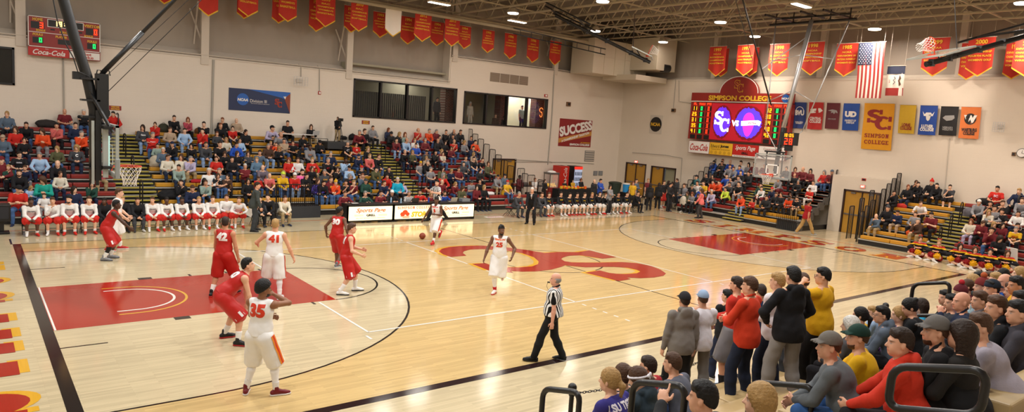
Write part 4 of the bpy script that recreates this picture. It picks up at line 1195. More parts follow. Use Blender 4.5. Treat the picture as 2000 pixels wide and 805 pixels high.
def board_parts(root,x,sg,y=0,zb=2.9):
 """vertical board at x facing sg"""
 m = MB(); m.box((min(x,x - sg * .015),y - .9,zb + .03),(max(x,x - sg * .015),y + .9,zb + 1.04)); m.build('backboard_glass',BGL,root)
 m = MB()
 for a,b in (((y - .915,zb),(y + .915,zb + .05)),((y - .915,zb + 1.02),(y + .915,zb + 1.07)),((y - .915,zb),(y - .865,zb + 1.07)),((y + .865,zb),(y + .915,zb + 1.07))):
  m.box((x - .03,a[0],a[1]),(x + .03,b[0],b[1]))
 m.build('backboard_frame',BFRM,root)
 m = MB(); xx = x + sg * .004
 for a,b in (((y - .305,zb + .15),(y + .305,zb + .2)),((y - .305,zb + .56),(y + .305,zb + .61)),((y - .305,zb + .15),(y - .255,zb + .61)),((y + .255,zb + .15),(y + .305,zb + .61))):
  m.box((xx - .004,a[0],a[1]),(xx + .004,b[0],b[1]))
 m.build('shooter_square',mat('white_paint','f0f0ec',.5),root)
 m = MB(); m.bbox((x - .045,y - .94,zb - .05),(x + .045,y + .94,zb + .04),.02)
 for s in (-1,1): m.bbox((x - .045,y + s * .9 - .05,zb - .05),(x + .045,y + s * .9 + .05,zb + .38),.02)
 m.build('backboard_padding',PAD,root)
# left goal: heavy black ceiling mast
g = empty('basketball_goal',(-13.1,0,0)); tag(g,'basketball goal on a thick black ceiling mast, its glass board seen edge-on','basketball goal')
def GL(v): return (v[0] + 13.1,v[1],v[2])
X0 = 0.0
board_parts(g,0,1)
hoop_parts(g,lambda f,y,z: Vector((f,y,3.05 + z)))
top = onY(112,-60,0)
m = MB(); mp_ = [GL(p) for p in (onY(185,352,0),onY(184,215,0),onY(170,150,0),onY(147,80,0),onY(124,0,0),(-14.6,0,8.6),(-15.2,0,11.4))]
m.path(mp_,.105,16); m.build('mast',BP,g,smooth=True)
m = MB()
for z in (4.9,4.45,4.1,3.0):
 m.cbox((-.36 + (z - 4) * -.04,0,z),(.34,.34,.04))
m.cbox((-.25,.0,3.5),(.1,.5,1.5)); m.cbox((-.28,-.25,3.3),(.06,.06,1.3)); m.cbox((-.12,0,3.9),(.16,1.3,.06)); m.cbox((-.12,0,3.05),(.16,1.0,.06))
m.bar((-.45,.0,4.75),(-.02,.5,3.8),.05,.05); m.bar((-.45,.0,4.75),(-.02,-.5,3.8),.05,.05); m.build('board_bracket',BP,g)
m = MB(); a = onY(193,150,0); b = onY(345,-4,0); d = b - a
m.tube(GL(a),GL(a + d * 3.2),.04,n=12); m.tube(GL(a + d * .05),GL(a + d * .55),.052,n=12); m.build('brace_pipe',BP,g,smooth=True)
m = MB(); m.tube(GL(onY(205,185,0)),GL(onY(430,-36,0)),.008,n=5); m.tube(GL(onY(195,160,0)),GL(onY(400,-30,.2)),.006,n=5)
m.path([GL(onY(*p,-.1)) for p in ((100,-20),(112,40),(128,85),(143,112),(152,140),(175,150))],.012,6)
m.build('hoist_cable',BP,g)
m = MB(); pa = GL(onY(186,165,0)); m.cbox((pa[0] + .12,0,4.55),(.22,.34,.95)); m.cbox((pa[0] - .3,0,4.95),(.22,.2,.16)); m.tube((pa[0] + .15,-.1,4.2),(pa[0] + .15,.2,4.2),.12,n=14)
for k in range(2): m.path([(pa[0] + .02 + .16 * k,0,5.0),(pa[0] + .04 + .16 * k,0,5.1),(pa[0] + .1 + .16 * k,0,5.1),(pa[0] + .12 + .16 * k,0,5.0)],.012,6)
m.build('shot_clock_box',mat('black_case','111112',.5),g)
m = MB(); m.cbox((-.36,-.25,3.35),(.05,.05,1.35)); m.cbox((-.14,-.35,3.35),(.1,.06,1.05)); m.build('side_plate',BFRM,g)
m = MB(); m.box((-.16,-.36,3.0),(-.06,-.30,3.72)); m.build('led_strip',emit('pale_led','a8cfc8',.8),g)
# right goal: silver mast and lattice
g = empty('basketball_goal',(13.1,0,0)); tag(g,'basketball goal facing the camera below the lit scoreboard, hung on silver lattice','basketball goal')
GR = lambda v: Vector((v[0] - 13.1,v[1],v[2]))
board_parts(g,0,-1)
hoop_parts(g,lambda f,y,z: Vector((-f,y,3.05 + z)))
m = MB(); a = GR(onY(1585,40,0)); b = GR(onY(1530,250,0)); m.tube(b,a,.10,n=16); m.build('mast',GALV,g,smooth=True)
m = MB(); c = GR(onY(1518,300,0)); m.tube(b,(c.x,0,3.2),.10,n=16); m.cbox((.25,0,3.95),(.5,.5,.08)); m.cbox((.1,0,4.08),(.12,1.0,.07)); m.cbox((.1,-.4,3.6),(.05,.05,1.0)); m.cbox((.1,.4,3.6),(.05,.05,1.0)); m.bar((.05,.85,3.9),(.1,.5,3.75),.05,.05); m.bar((.05,-.85,3.9),(.1,-.5,3.75),.05,.05); m.cbox((.08,0,3.85),(.05,1.7,.05)); m.cbox((.3,0,3.4),(.07,.12,.8)); m.build('board_bracket',BP,g)
m = MB(); xx = a.x + .2
A1 = GR(onX(1515,48,15.2)); B1 = GR(onX(1660,38,15.2)); m.tube(A1 + Vector((0,.3,0)),B1 - Vector((0,.3,0)),.06,n=10)
for yy in (A1.y - .3,B1.y + .5): m.tube((xx - 1.4,yy,10.35),(xx + 1.4,yy,10.35),.05,n=8)
m.tube(A1 + Vector((0,0,.25)),B1 + Vector((0,0,.25)),.05,n=8); m.tube((xx - 1.2,0,10.4),(xx + .9,0,10.4),.05,n=8)
for q in np.linspace(0,1,5): p = A1.lerp(B1,q); m.tube(p,p + Vector((0,0,.5)),.03,n=6)
m.build('ceiling_bracket',BP,g)
m = MB(); mid = lambda q: b.lerp(a,q)
L0 = GR(onX(1519,200,14.4)); R0 = GR(onX(1575,195,14.4))
lt = A1.copy(); rt_ = B1.copy(); bl = Vector((.35,.75,4.2)); br_ = Vector((.35,-.75,4.2))
m.tube(lt,bl.lerp(lt,.15),.028,n=8); m.tube(rt_,br_.lerp(rt_,.15),.028,n=8)
for q in (.35,.68):
 c0 = b.lerp(a,q); m.tube(bl.lerp(lt,q + .02),c0,.02,n=6); m.tube(br_.lerp(rt_,q + .02),c0,.02,n=6)
m.tube(bl.lerp(lt,.15),Vector((c.x,0,4.1)),.02,n=6); m.tube(br_.lerp(rt_,.15),Vector((c.x,0,4.1)),.02,n=6)
m.build('side_pipe',GALV,g,smooth=True)
m = MB(); k0 = GR(onY(1487,136,0)); m.tube(k0,b.lerp(a,.85),.022,n=8); m.build('diagonal_brace',GALV,g)
m = MB(); m.tube(GR(onY(1448,-10,0)),GR(onY(1506,205,0)),.035,n=10); m.tube(GR(onY(1434,-10,0)),GR(onY(1470,120,0)),.015,n=6); m.build('front_brace',BP,g)
# shot clock above the board
sc = empty('shot_clock',(13.0,0,0)); tag(sc,'black shot clock above the glass backboard reading 28 under 18:05','shot clock')
p = onX(1526,258,13.2); q = onX(1555,285,13.2)
m = MB(); m.box((.2,q.y,q.z),(.34,p.y,p.z)); m.box((.25,q.y + .2,q.z - .25),(.3,p.y - .2,q.z)); m.build('case',mat('black_case'),sc)
cy,cz,hh = (p.y + q.y) / 2,(p.z + q.z) / 2,p.z - q.z
digits('18:05',hh * .26,MR,(13.19,cy,cz + hh * .28),emit('led_amber','ffa818',1.4),sc)
digits('28',hh * .5,MR,(13.19,cy,cz - hh * .2),emit('led_red','ff3a18',1.5),sc)
# folded side goals
def folded_goal(lab,A,B,tilt,boardc,sg,rimc):
 """A ceiling end, B board end of the raised mast"""
 g = empty('basketball_goal',(0,0,0)); tag(g,lab,'basketball goal')
 A = Vector(A); B = Vector(B); m = MB(); d = (B - A).normalized(); s = Vector((-d.y,d.x,0)).normalized(); n = s.cross(d) * -1
 if n.z < 0: n = -n
 m.tube(A,B,.09,n=12); m.tube(A + s * .35,B.lerp(A,.25) + s * .1,.035,n=8); m.tube(A - s * .35,B.lerp(A,.25) - s * .1,.035,n=8)
 for q in (.15,.35,.55,.8,.95): m.cbox((0,0,0),(.16,.16,.22),Matrix.Translation(A.lerp(B,q)))
 m.build('mast',BP,g)
 m = MB(); m.tube(A + s * 1.2 + Vector((0,0,.1)),A - s * 1.2 + Vector((0,0,.1)),.05,n=8); m.tube(A + s * 1.2 - d * .9 + Vector((0,0,.3)),A + s * 1.2 + d * 2.2 + Vector((0,0,.3)),.04,n=8); m.tube(A - s * 1.2 - d * .9 + Vector((0,0,.3)),A - s * 1.2 + d * 2.2 + Vector((0,0,.3)),.04,n=8); m.tube(A + d * 1.5 + s * 1.2 + Vector((0,0,.3)),A + d * 1.5 - s * 1.2 + Vector((0,0,.3)),.04,n=8)
 m.build('ceiling_bracket',BP,g)
 # board lies along the mast with its face turned up
 e1 = s; e2 = d; C = B - d * .55 + n * .22
 def T(a,b,c): return C + e1 * a + e2 * b + n * c
 m = MB(); vs = [T(a,b,c) for c in (0,.02) for a,b in ((-.86,-.5),(.86,-.5),(.86,.5),(-.86,.5))]; m.add(vs,[(3,2,1,0),(4,5,6,7),(0,1,5,4),(1,2,6,5),(2,3,7,6),(3,0,4,7)]); m.build('backboard_glass',mat('backboard_pale','c9b8a4',.2,alpha=.55),g)
 m = MB()
 for a0,b0,a1,b1 in ((-.9,-.53,.9,-.53),(-.9,.53,.9,.53),(-.9,-.53,-.9,.53),(.9,-.53,.9,.53)): m.bar(T(a0,b0,.01),T(a1,b1,.01),.06,.05,n)
 m.build('backboard_frame',BFRM,g)
 hoop_parts(g,lambda f,y,z: T(y,.25 - z,f))
 m = MB(); m.tube(T(-.5,-.3,0),B - d * .5,.03,n=6); m.tube(T(.5,-.3,0),B - d * .5,.03,n=6); m.build('board_bracket',BP,g)
 return g,A,B,d,s
E1 = onZ(1272,121,7.9); E1 = onX(1270,122,12.0)
A1_ = onZ(1085,30,10.3)
fg,A_,B_,d_,s_ = folded_goal('folded side goal with its board raised flat against the ceiling, near the tan ductwork',A1_,E1,0,None,1,None)
m = MB(); m.tube(onZ(1240,27,10.3),onX(1236,98,E1.x),.02,n=6); m.build('hoist_cable',BP,fg)
m = MB(); a = onZ(1003,55,10.0); b = onX(1183,96,12.2);
m.tube(a,b,.03,n=6); m.tube(a - Vector((0,0,.3)),b - Vector((0,0,.3)),.03,n=6)
for q in np.linspace(.08,.95,8): p = a.lerp(b,q); m.tube(p,p - Vector((0,0,.3)),.02,n=5)
m.build('truss_arm',BP,fg)
A2_ = onX(2040,60,12.6); B2_ = onX(1808,126,9.2)
fg2,*_r = folded_goal('folded side goal with its board raised, hanging before the crimson banners and flags',A2_,B2_,0,None,1,None)
m = MB(); m.tube(onX(1864,-5,9.8),onX(1869,95,9.8),.012,n=6); m.build('hoist_cable',BP,fg2)
# duct boxes in the far corner
DUC = mat('duct_cream','cfc3ad',.55); g = empty('air_handler'); tag(g,'cream air handling unit and ductwork hung in the far corner','air duct')
m = MB(); p = onY(1162,82,15.2); q = onY(1247,150,15.2); xx = 21.3
zt_,zb_ = onY(1200,80,15.2).z,onY(1200,148,15.2).z
m.bbox((p.x,15.2,zb_),(xx,17.3,zt_),.02);
for k in range(1,5): x = p.x + (q.x - p.x) * k / 4.5; m.box((x - .015,15.17,zb_),(x + .015,15.2,zt_))
m.box((p.x,15.17,(zt_ + zb_) / 2 - .02),(xx - 1,15.2,(zt_ + zb_) / 2 + .02)); m.build('unit_case',DUC,g)
m = MB(); yb = 12.9; a = onY(1262,75,14.0); b = onX(1322,125,20.2); m.bbox((a.x,yb,zb_ + .5),(21.5,15.2,zt_ + .35),.02); m.bbox((a.x - 1.2,yb + .6,zb_ - .25),(21.5,16.5,zb_ + .1),.02); m.build('duct_box',DUC,g)
m = MB(); p = onX(1297,133,20.6); m.tube((20.4,p.y,p.z),(21.0,p.y,p.z),.28,n=18); m.build('fan_housing',BP,g)
m = MB()
for x_,y_ in ((18.3,15.6),(20.8,15.6),(20.8,13.3)): m.tube((x_,y_,zt_),(x_,y_,11.5),.015,n=5)
m.build('hanger_rod',GALV,g)

# ------------------------------------------------------------------ lights: ceiling fixtures and their lamps
def fixture(x,y,z,kind,lab,grp,w,colr):
 r_ = empty('ceiling_light',(x,y,z)); tag(r_,lab,'ceiling light',grp)
 m = MB()
 if kind == 'tube':
  m.bbox((-.62,-.16,.03),(.62,.16,.13),.02); m.tube((-.4,0,.13),(-.4,0,.9),.008,n=5); m.tube((.4,0,.13),(.4,0,.9),.008,n=5); m.build('housing',DUC,r_)
  m = MB(); m.box((-.58,-.13,.0),(.58,.13,.03)); m.build('diffuser',emit('lamp_glow','fff3e0',7),r_)
 else:
  m.tube((0,0,.05),(0,0,.28),.30,.14,n=24); m.tube((0,0,.28),(0,0,.9),.02,n=6); m.build('housing',DUC,r_)
  m = MB(); m.tube((0,0,.0),(0,0,.05),.27,.29,n=24); m.build('diffuser',emit('lamp_glow','fff3e0',7),r_)
 L = bpy.data.lights.new('lamp','AREA'); L.shape = 'RECTANGLE' if kind == 'tube' else 'DISK'; L.size = 1.16 if kind == 'tube' else 1.15 if y > 10 else .8; L.size_y = .3
 L.energy = w; L.color = colr; o = bpy.data.objects.new('lamp',L); o.location = (0,0,-.02); link(o,r_)
 return r_
WARM,COOL = (1.0,.86,.74),(1.0,.98,.95)
seen = [(858,8,'tube'),(1010,43,'tube'),(1407,45,'round'),(1163,62,'round'),(1565,12,'tube'),(1998,8,'round')]
labs = ['bright tube light above the row of pennants','bright tube light beside the black folded goal frame','round high-bay light over the end bleachers','round high-bay light behind the folded goal','tube light behind the silver goal lattice','round high-bay light at the very edge above the crimson banners']
pts = []
LW = 235
for (u,v,k),lb in zip(seen,labs):
 P = onZ(u,v,10.2); pts.append((P.x,P.y)); t = min(max((P.x + 2) / 14,0),1); fixture(P.x,P.y,10.2,k,lb,None,LW * (.15 if P.y > 10 else .6),tuple(COOL[i] * (1 - t) + WARM[i] * t for i in range(3)))
for x in (-19,-12.5,-6,.5,7,13.5,19):
 for y in (-14,-7.5,-1,5.5,12):
  if any((x - a) ** 2 + (y - b) ** 2 < 6 for a,b in pts): continue
  t = min(max((x + 2) / 14,0),1)
  P = proj((x,y,10.2));
  fixture(x,y,10.2,'round','round high-bay lights hung in rows under the ceiling joists, out over the court','high-bay lights out over the court',LW * (.9 if y < -10 else .6 if x < -15 else .11 if y > 10 else 1.3),tuple(COOL[i] * (1 - t) + WARM[i] * t for i in range(3)))
# upstairs room light
xh2 = onY(1018,215,YW + 1.5).x
L = bpy.data.lights.new('upstairs_lamp','AREA'); L.size = 1.4; L.energy = 240; L.color = (1,.97,.9); o = bpy.data.objects.new('upstairs_lamp',L); o.location = (xh2 + .4,YW + 2.2,6.95); COL.objects.link(o)
L = bpy.data.lights.new('upstairs_lamp','AREA'); L.size = 1; L.energy = 60; L.color = (1,.95,.85); o = bpy.data.objects.new('upstairs_lamp',L); o.location = (5.5,YW + 2.2,6.9); COL.objects.link(o)

# ------------------------------------------------------------------ banners, signs, scoreboards
BRED = mat('banner_crimson','c1301f',.75,noise=.08,nscale=3); BGLD = mat('banner_gold','e8b62c',.7); BLET = mat('banner_lettering','e9b52f',.7)
def cloth_grid(w,h,shape,amp=.03,seed=0,nx=14,nz=16,sway=0.0):
 """front sheet in x/z hanging from z=0; shape(x,z)->keep x scale"""
 rnd = random.Random(seed); ph = rnd.random() * 6; vs = []; fs = []
 for j in range(nz + 1):
  for i in range(nx + 1):
   x = -w / 2 + w * i / nx; z = shape(i / nx,j / nz,h)
   y = amp * math.sin(x * 5.5 / max(w,.5) * 2 + ph) * (.3 + .7 * j / nz) + .02 * math.sin(z * 3 + ph)
   vs.append((x + sway * (-z),y,z))
 for j in range(nz):
  for i in range(nx): a = j * (nx + 1) + i; fs.append((a,a + 1,a + nx + 2,a + nx + 1))
 return vs,fs
def surf_y(w,seed,amp,x,z,h):
 rnd = random.Random(seed); ph = rnd.random() * 6; j = min(max(-z / h,0),1)
 return amp * math.sin(x * 5.5 / max(w,.5) * 2 + ph) * (.3 + .7 * j) + .02 * math.sin(z * 3 + ph)
def banner(u0,u1,v0,v1,plane,lab,lines,grp='crimson championship pennants',white=False,vtip=None):
 """pennant with a pointed gold-edged hem. plane ('y', val) or ('x', val)"""
 f = onY if plane[0] == 'y' else onX
 uc = (u0 + u1) / 2
 P0 = f(u0,v0,plane[1]); P1 = f(u1,v0,plane[1]); PB = f(uc,v1,plane[1])
 w = (P1 - P0).length; h = (P0.z + P1.z) / 2 - PB.z; c = (P0 + P1) / 2
 M3 = Matrix(((1,0,0),(0,1,0),(0,0,1))) if plane[0] == 'y' else Matrix(((0,1,0),(-1,0,0),(0,0,1)))
 sd = int(u0 * 7 + v0)
 tip = w * .34 if w * .34 < h * .35 else h * .3
 sh = lambda a,b,hh: -b * (hh - tip * abs(2 * a - 1))
 M = M3.to_4x4(); M.translation = c
 root = bpy.data.objects.new('championship_banner',None); root.matrix_basis = M; COL.objects.link(root); tag(root,lab,'banner',grp)
 vs,fs = cloth_grid(w,h,sh,.025,sd); n = len(vs)
 m = MB(); m.add(vs,[tuple(reversed(q)) for q in fs]); m.add([(x,y + .006,z) for x,y,z in vs],fs)
 m.build('banner_cloth',mat('banner_painted_glare','f0e6da',.7) if white else BRED,root,smooth=True)  # near-white cloth colour has the glare painted in; the other pennants are crimson
 # gold hem
 e = MB(); N = 16
 top = [(-w / 2 + w * i / N,sh(i / N,1,h)) for i in range(N + 1)]
 vv = []
 for x,z in top: y = surf_y(w,sd,.025,x,z,h) - .006; vv += [(x,y,z + .05),(x,y,z - .012)]
 e.add(vv,[(2 * i,2 * i + 1,2 * i + 3,2 * i + 2) for i in range(N)]); e.build('gold_trim',BGLD,root)
 m = MB(); m.tube((-w / 2 - .02,.003,.01),(w / 2 + .02,.003,.01),.014,n=6)
 for s_ in (-1,1): m.tube((s_ * w * .42,.003,.01),(s_ * w * .42,.003,10.5 - c.z),.004,n=4)
 m.build('hanging_rod',WTRIM,root)
 body = h - tip; z = -body * .14
 if lines:
  sizes = [.105 if i == 0 else .066 for i in range(len(lines))]
  for i,t in enumerate(lines):
   hh = body * sizes[i] * (1.35 if i == 0 else 1); me = text_mesh(t,hh,min(w * .86,w * .11 * len(t)),bold=.035)
   me = me.copy(); me.materials.clear(); me.materials.append(BLET)
   for v in me.vertices: v.co = (v.co.x,surf_y(w,sd,.025,v.co.x,z,h) - .012,v.co.y + z)
   ob('lettering',me,root)
   z -= body * (.19 if i == 0 else .135)
 return root
FB = [
 (302,340,-45,8,1,'pennant whose gold point just shows at the top edge beside the black brace',None,0,0),(389,427,-60,32,0,'pennant reading softball cut off by the top edge, right of the black brace',['1991','IIAC','CHAMPIONS','FOOTBALL'],0,0),
 (464,492,-30,37,1,'pennant mostly hidden behind the volleyball pennant',['1992'],0,0),(467,505,-40,33,0,'pennant reading volleyball, cut off by the top edge',['2006','IIAC','CHAMPIONS',"WOMEN'S",'VOLLEYBALL'],0,0),
 (533,559,-26,46,1,'pennant tucked behind the first basketball pennant',['1992','IIAC','CHAMPIONS','GOLF'],0,0),(546,581,-34,43,0,'pennant ending in basketball, overlapped by a black clamp',['2008','IIAC','CHAMPIONS',"WOMEN'S",'BASKETBALL'],0,0),
 (605,634,-4,62,1,"lower pennant reading women's track, behind a wider one",['1993','IIAC','CHAMPIONS',"WOMEN'S",'TRACK & FIELD'],0,0),(618,656,-8,53,0,'upper pennant dated 2010 for basketball',['2010','IIAC','CHAMPIONS',"WOMEN'S",'BASKETBALL'],0,0),
 (673,701,12,64,1,'narrow pennant peeping out beside the 2010 softball one',['1993','IIAC','CHAMPIONS',"WOMEN'S",'BASEBALL'],0,0),(686,719,2,62,0,'pennant reading 2010 IIAC champions women’s softball',['2010','IIAC','CHAMPIONS',"WOMEN'S",'SOFTBALL'],0,0),
 (730,758,24,74,1,'pennant dated 1993 for golf, left of the pennant with painted-in white glare',['1993','IIAC','CHAMPIONS',"WOMEN'S",'GOLF'],0,0),(754,785,12,72,0,'pennant coloured almost white, with the glare painted into its cloth',None,1,0),
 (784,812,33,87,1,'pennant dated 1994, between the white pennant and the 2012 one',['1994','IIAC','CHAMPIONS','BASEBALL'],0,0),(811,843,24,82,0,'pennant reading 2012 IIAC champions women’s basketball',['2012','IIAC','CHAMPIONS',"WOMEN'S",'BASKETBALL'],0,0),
 (842,868,43,90,1,'pennant reading 1994 volleyball, between the 2012 and 2013 pennants',['1994','IIAC','CHAMPIONS','VOLLEYBALL'],0,0),(870,899,34,91,0,'pennant reading 2013 IIAC champions women’s basketball',['2013','IIAC','CHAMPIONS',"WOMEN'S",'BASKETBALL'],0,0),
 (896,921,51,96,1,"pennant reading 1994 women's golf, overlapped by the 2013 one",['1994','IIAC','CHAMPIONS',"WOMEN'S",'GOLF'],0,0),(943,966,59,104,1,"pennant reading 1995 men's basketball champions, hanging alone",['1995','IIAC',"MEN'S",'BASKETBALL','CHAMPIONS'],0,0),
 (987,1010,66,116,1,"pennant reading women's golf, above the wall louvre",['1996','IIAC','CHAMPIONS',"WOMEN'S GOLF"],0,0),(1031,1054,74,123,1,'pennant dated 1996 for softball, third from the corner unit',['1996','IIAC','CHAMPIONS','SOFTBALL'],0,0),(1075,1097,81,128,1,'pennant reading 1997 IIAC champions softball, nearest the cream ductwork',['1997','IIAC','CHAMPIONS','SOFTBALL'],0,0)]
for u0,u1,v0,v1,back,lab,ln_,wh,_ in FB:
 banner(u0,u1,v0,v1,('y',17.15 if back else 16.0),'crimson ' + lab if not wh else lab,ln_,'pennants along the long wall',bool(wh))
EB = [(1402,1425,95,150,1,'crimson pennant half hidden behind the 1997 football regional pennant',None),(1387,1420,91,149,0,'crimson pennant reading 1997 NCAA regional championship football',['1997','NCAA','REGIONAL','CHAMPIONSHIP','FOOTBALL']),
 (1457,1483,93,150,1,'crimson pennant half hidden behind the semi finalist football pennant',None),(1442,1475,88,148,0,'crimson pennant reading 1997 semi finalist football',['1997','NCAA','CHAMPIONSHIP','SEMI FINALIST','FOOTBALL']),
 (1505,1543,86,149,0,'crimson regional championship pennant crossed by the silver goal pipe',['1998','NCAA','REGIONAL','CHAMPIONSHIP','SOFTBALL']),(1569,1611,82,147,0,'crimson pennant reading 1998 NCAA championship third place softball',['1998','NCAA','CHAMPIONSHIP','THIRD PLACE','SOFTBALL']),
 (1636,1677,85,150,0,"crimson pennant for women's golf beside the large striped flag",['1985','NCAA','DIVISION III','NATIONAL RUNNER-UP',"WOMEN'S GOLF"]),(1806,1857,74,149,0,'crimson pennant dated 1999 behind the raised side goal',['1999','NCAA','CHAMPIONSHIP','SECOND PLACE','SOFTBALL']),
 (1880,1915,84,156,1,'crimson pennant partly covered by the fourth place pennant',['1999','NCAA','DIVISION III','CHAMPIONSHIP','VOLLEYBALL']),(1893,1946,73,149,0,"crimson pennant reading championship fourth place women's golf",['2000','NCAA','CHAMPIONSHIP','FOURTH PLACE',"WOMEN'S GOLF"]),
 (1967,2006,82,155,1,'crimson pennant behind the third place one at the frame edge',['1999','DIVISION III','CHAMPIONSHIP','THIRD PLACE',"WOMEN'S GOLF"]),(1984,2040,76,149,0,'crimson third place pennant cut by the frame edge',['2001','DIVISION III','CHAMPIONSHIP','THIRD PLACE',"WRESTLING"])]
for u0,u1,v0,v1,back,lab,ln_ in EB: banner(u0,u1,v0,v1,('x',21.3 if back else 20.0),lab,ln_,'pennants above the end wall')
def panel(name,lab,cat,plane,u0,v0,u1,v1,off,m,thick=.06):
 """flat board on a wall between two image corners; returns root, frame fn (0..1,0..1)->world, w, h, M3"""
 if plane == 'y': p = onY(u0,v0,YW - off); q = onY(u1,v1,YW - off); w = q.x - p.x; M3 = MF
 else: p = onX(u0,v0,XW - off); q = onX(u1,v1,XW - off); w = p.y - q.y; M3 = MR
 h = p.z - q.z; c = (p + q) / 2
 root = empty(name,tuple(c)); tag(root,lab,cat)
 mb = MB(); mb.bbox((-w / 2,-h / 2,-thick),(w / 2,h / 2,0),min(.015,thick / 3))
 put(mb.mesh('board',m),'board',M3,c,None,root)
 def at(a,b,z=.006): return c + M3 @ Vector(((a - .5) * w,(.5 - b) * h,z))
 return root,at,w,h,M3
def prect(name,root,at,M3,w,h,a0,b0,a1,b1,m,z=.004,t=.004):
 c = at((a0 + a1) / 2,(b0 + b1) / 2,z); mb = MB(); ww = abs(a1 - a0) * w; hh = abs(b1 - b0) * h; mb.box((-ww / 2,-hh / 2,-t),(ww / 2,hh / 2,0)); return put(mb.mesh(name,m),name,M3,c,None,root)
def pell(name,root,at,M3,w,h,a,b,ra,rb,m,z=.006,n=32):
 mb = MB(); mb.add([(ra * math.cos(t),rb * math.sin(t),0) for t in np.linspace(0,2 * math.pi,n + 1)[:-1]],[tuple(range(n))]); return put(mb.mesh(name,m),name,M3,at(a,b,z),None,root)
SBR = mat('scoreboard_crimson','8e241c',.45); SGY = mat('sign_yellow','e3b22b',.5); SWH = mat('sign_white','e8e4de',.5); SBK = mat('sign_black','151313',.5); SRD = mat('sign_red','b8231c',.5); SBL = mat('sign_blue','1f5fb4',.5); SNV = mat('sign_navy','1d2c52',.5)
LR = emit('led_red','ff3a18',1.5); LA = emit('led_amber','ffa818',1.4); LG = emit('led_green','1ee070',1.1); LY = emit('led_pale','ffdf90',1.5)
# visitor-side scoreboard
r,at,w,h,M3 = panel('scoreboard','crimson basketball scoreboard high behind the black goal mast, home 3 visitor 0','scoreboard','y',54,29,196,120,.3,SBR,.2)
def frame(root,at,M3,w,h,a0,b0,a1,b1,m,t=.02):
 for x0,y0,x1,y1 in ((a0,b0,a1,b0 + t),(a0,b1 - t,a1,b1),(a0,b0,a0 + t * h / w,b1),(a1 - t * h / w,b0,a1,b1)): prect('border_line',root,at,M3,w,h,x0,y0,x1,y1,m,.006)
frame(r,at,M3,w,h,.0,.0,1,.775,SWH,.018); prect('border_line',r,at,M3,w,h,0,.395,1,.41,SWH)
prect('digit_window',r,at,M3,w,h,.26,.04,.76,.24,SWH,.01); prect('digit_window',r,at,M3,w,h,.27,.055,.75,.225,SBK,.014)
for a0,b0,a1,b1 in ((.04,.14,.22,.31),(.79,.16,.97,.33),(.06,.53,.2,.68),(.4,.53,.58,.66),(.81,.55,.95,.7),(.3,.28,.36,.32),(.66,.28,.74,.32)): prect('digit_window',r,at,M3,w,h,a0,b0,a1,b1,SBK,.008)
D_ = lambda s,hh,a,b,m: digits(s,hh * h,M3,at(a,b,.02),m,r,t=.2)
D_('18:05',.13,.5,.14,LY); D_('3',.15,.18,.225,LR); D_('0',.15,.93,.245,LR); D_('0',.12,.165,.6,LG); D_('0',.12,.91,.62,LG)
for s_,hh,a,b in (('HOME',.075,.13,.08),('VISITOR',.075,.88,.1),('BONUS',.055,.17,.35),('BONUS',.055,.83,.37),('PERIOD',.055,.5,.345),('FOULS',.06,.13,.46),('PLAYER',.06,.45,.47),('FOULS',.06,.88,.5)):
 text(s_,hh * h,M3,at(a,b,.012),SGY,r,bold=.04,width=hh * h * len(s_) * .72)
prect('sponsor_strip',r,at,M3,w,h,0,.79,.55,1,SRD,.01); prect('sponsor_strip',r,at,M3,w,h,.56,.8,.99,.98,SWH,.01)
text('Coca-Cola',.13 * h,M3,at(.28,.9,.02),SWH,r,bold=.02,shear=.35,width=.44 * w); text('Enjoy',.03 * h,M3,at(.25,.815,.02),SWH,r)
text('diet\nCoke',.15 * h,M3,at(.8,.89,.02),SRD,r,bold=.02,width=.2 * w)
# small seating signs
for (u0,v0,u1,v1,a,b,lb) in ((213,206,237,216,'VISITOR','SEATING','maroon sign reading visitor seating in yellow on the wall'),(707,235,722,243,'HOME','SEATING','maroon sign reading home seating in yellow on the wall')):
 r,at,w,h,M3 = panel('wall_sign',lb,'sign','y',u0,v0,u1,v1,.02,mat('sign_maroon','8a1d1b',.5),.02)
 text(a,.32 * h,M3,at(.5,.27),SGY,r,bold=.05,width=.7 * w); text(b,.32 * h,M3,at(.5,.73),SGY,r,bold=.05,width=.7 * w)
def sc_logo(root,at,M3,w,h,a,b,H,m,z=.012,edge=None):
 for (dx,dy,ch) in ((-.19,.18,'S'),(.15,-.15,'C')):
  for e,mm,zz in (((.05,edge,0),(0,m,.004)) if edge else ((0,m,.004),)):
   g = MB(); slab_glyph(ch,g,GW[ch],1.0,.22 + e,-GW[ch] / 2,-.5)
   if e: g.v = [(x * 1.12,y * 1.1,zz_) for x,y,zz_ in g.v]
   g.v = [(x * H * .66,y * H * .62,zz_ + .006 * (ch == 'C')) for x,y,zz_ in g.v]
   put(g.mesh('logo_letter',mm),'logo_letter',M3,at(a,b,z + zz) + M3 @ Vector((dx * H,dy * H,0)),None,root)
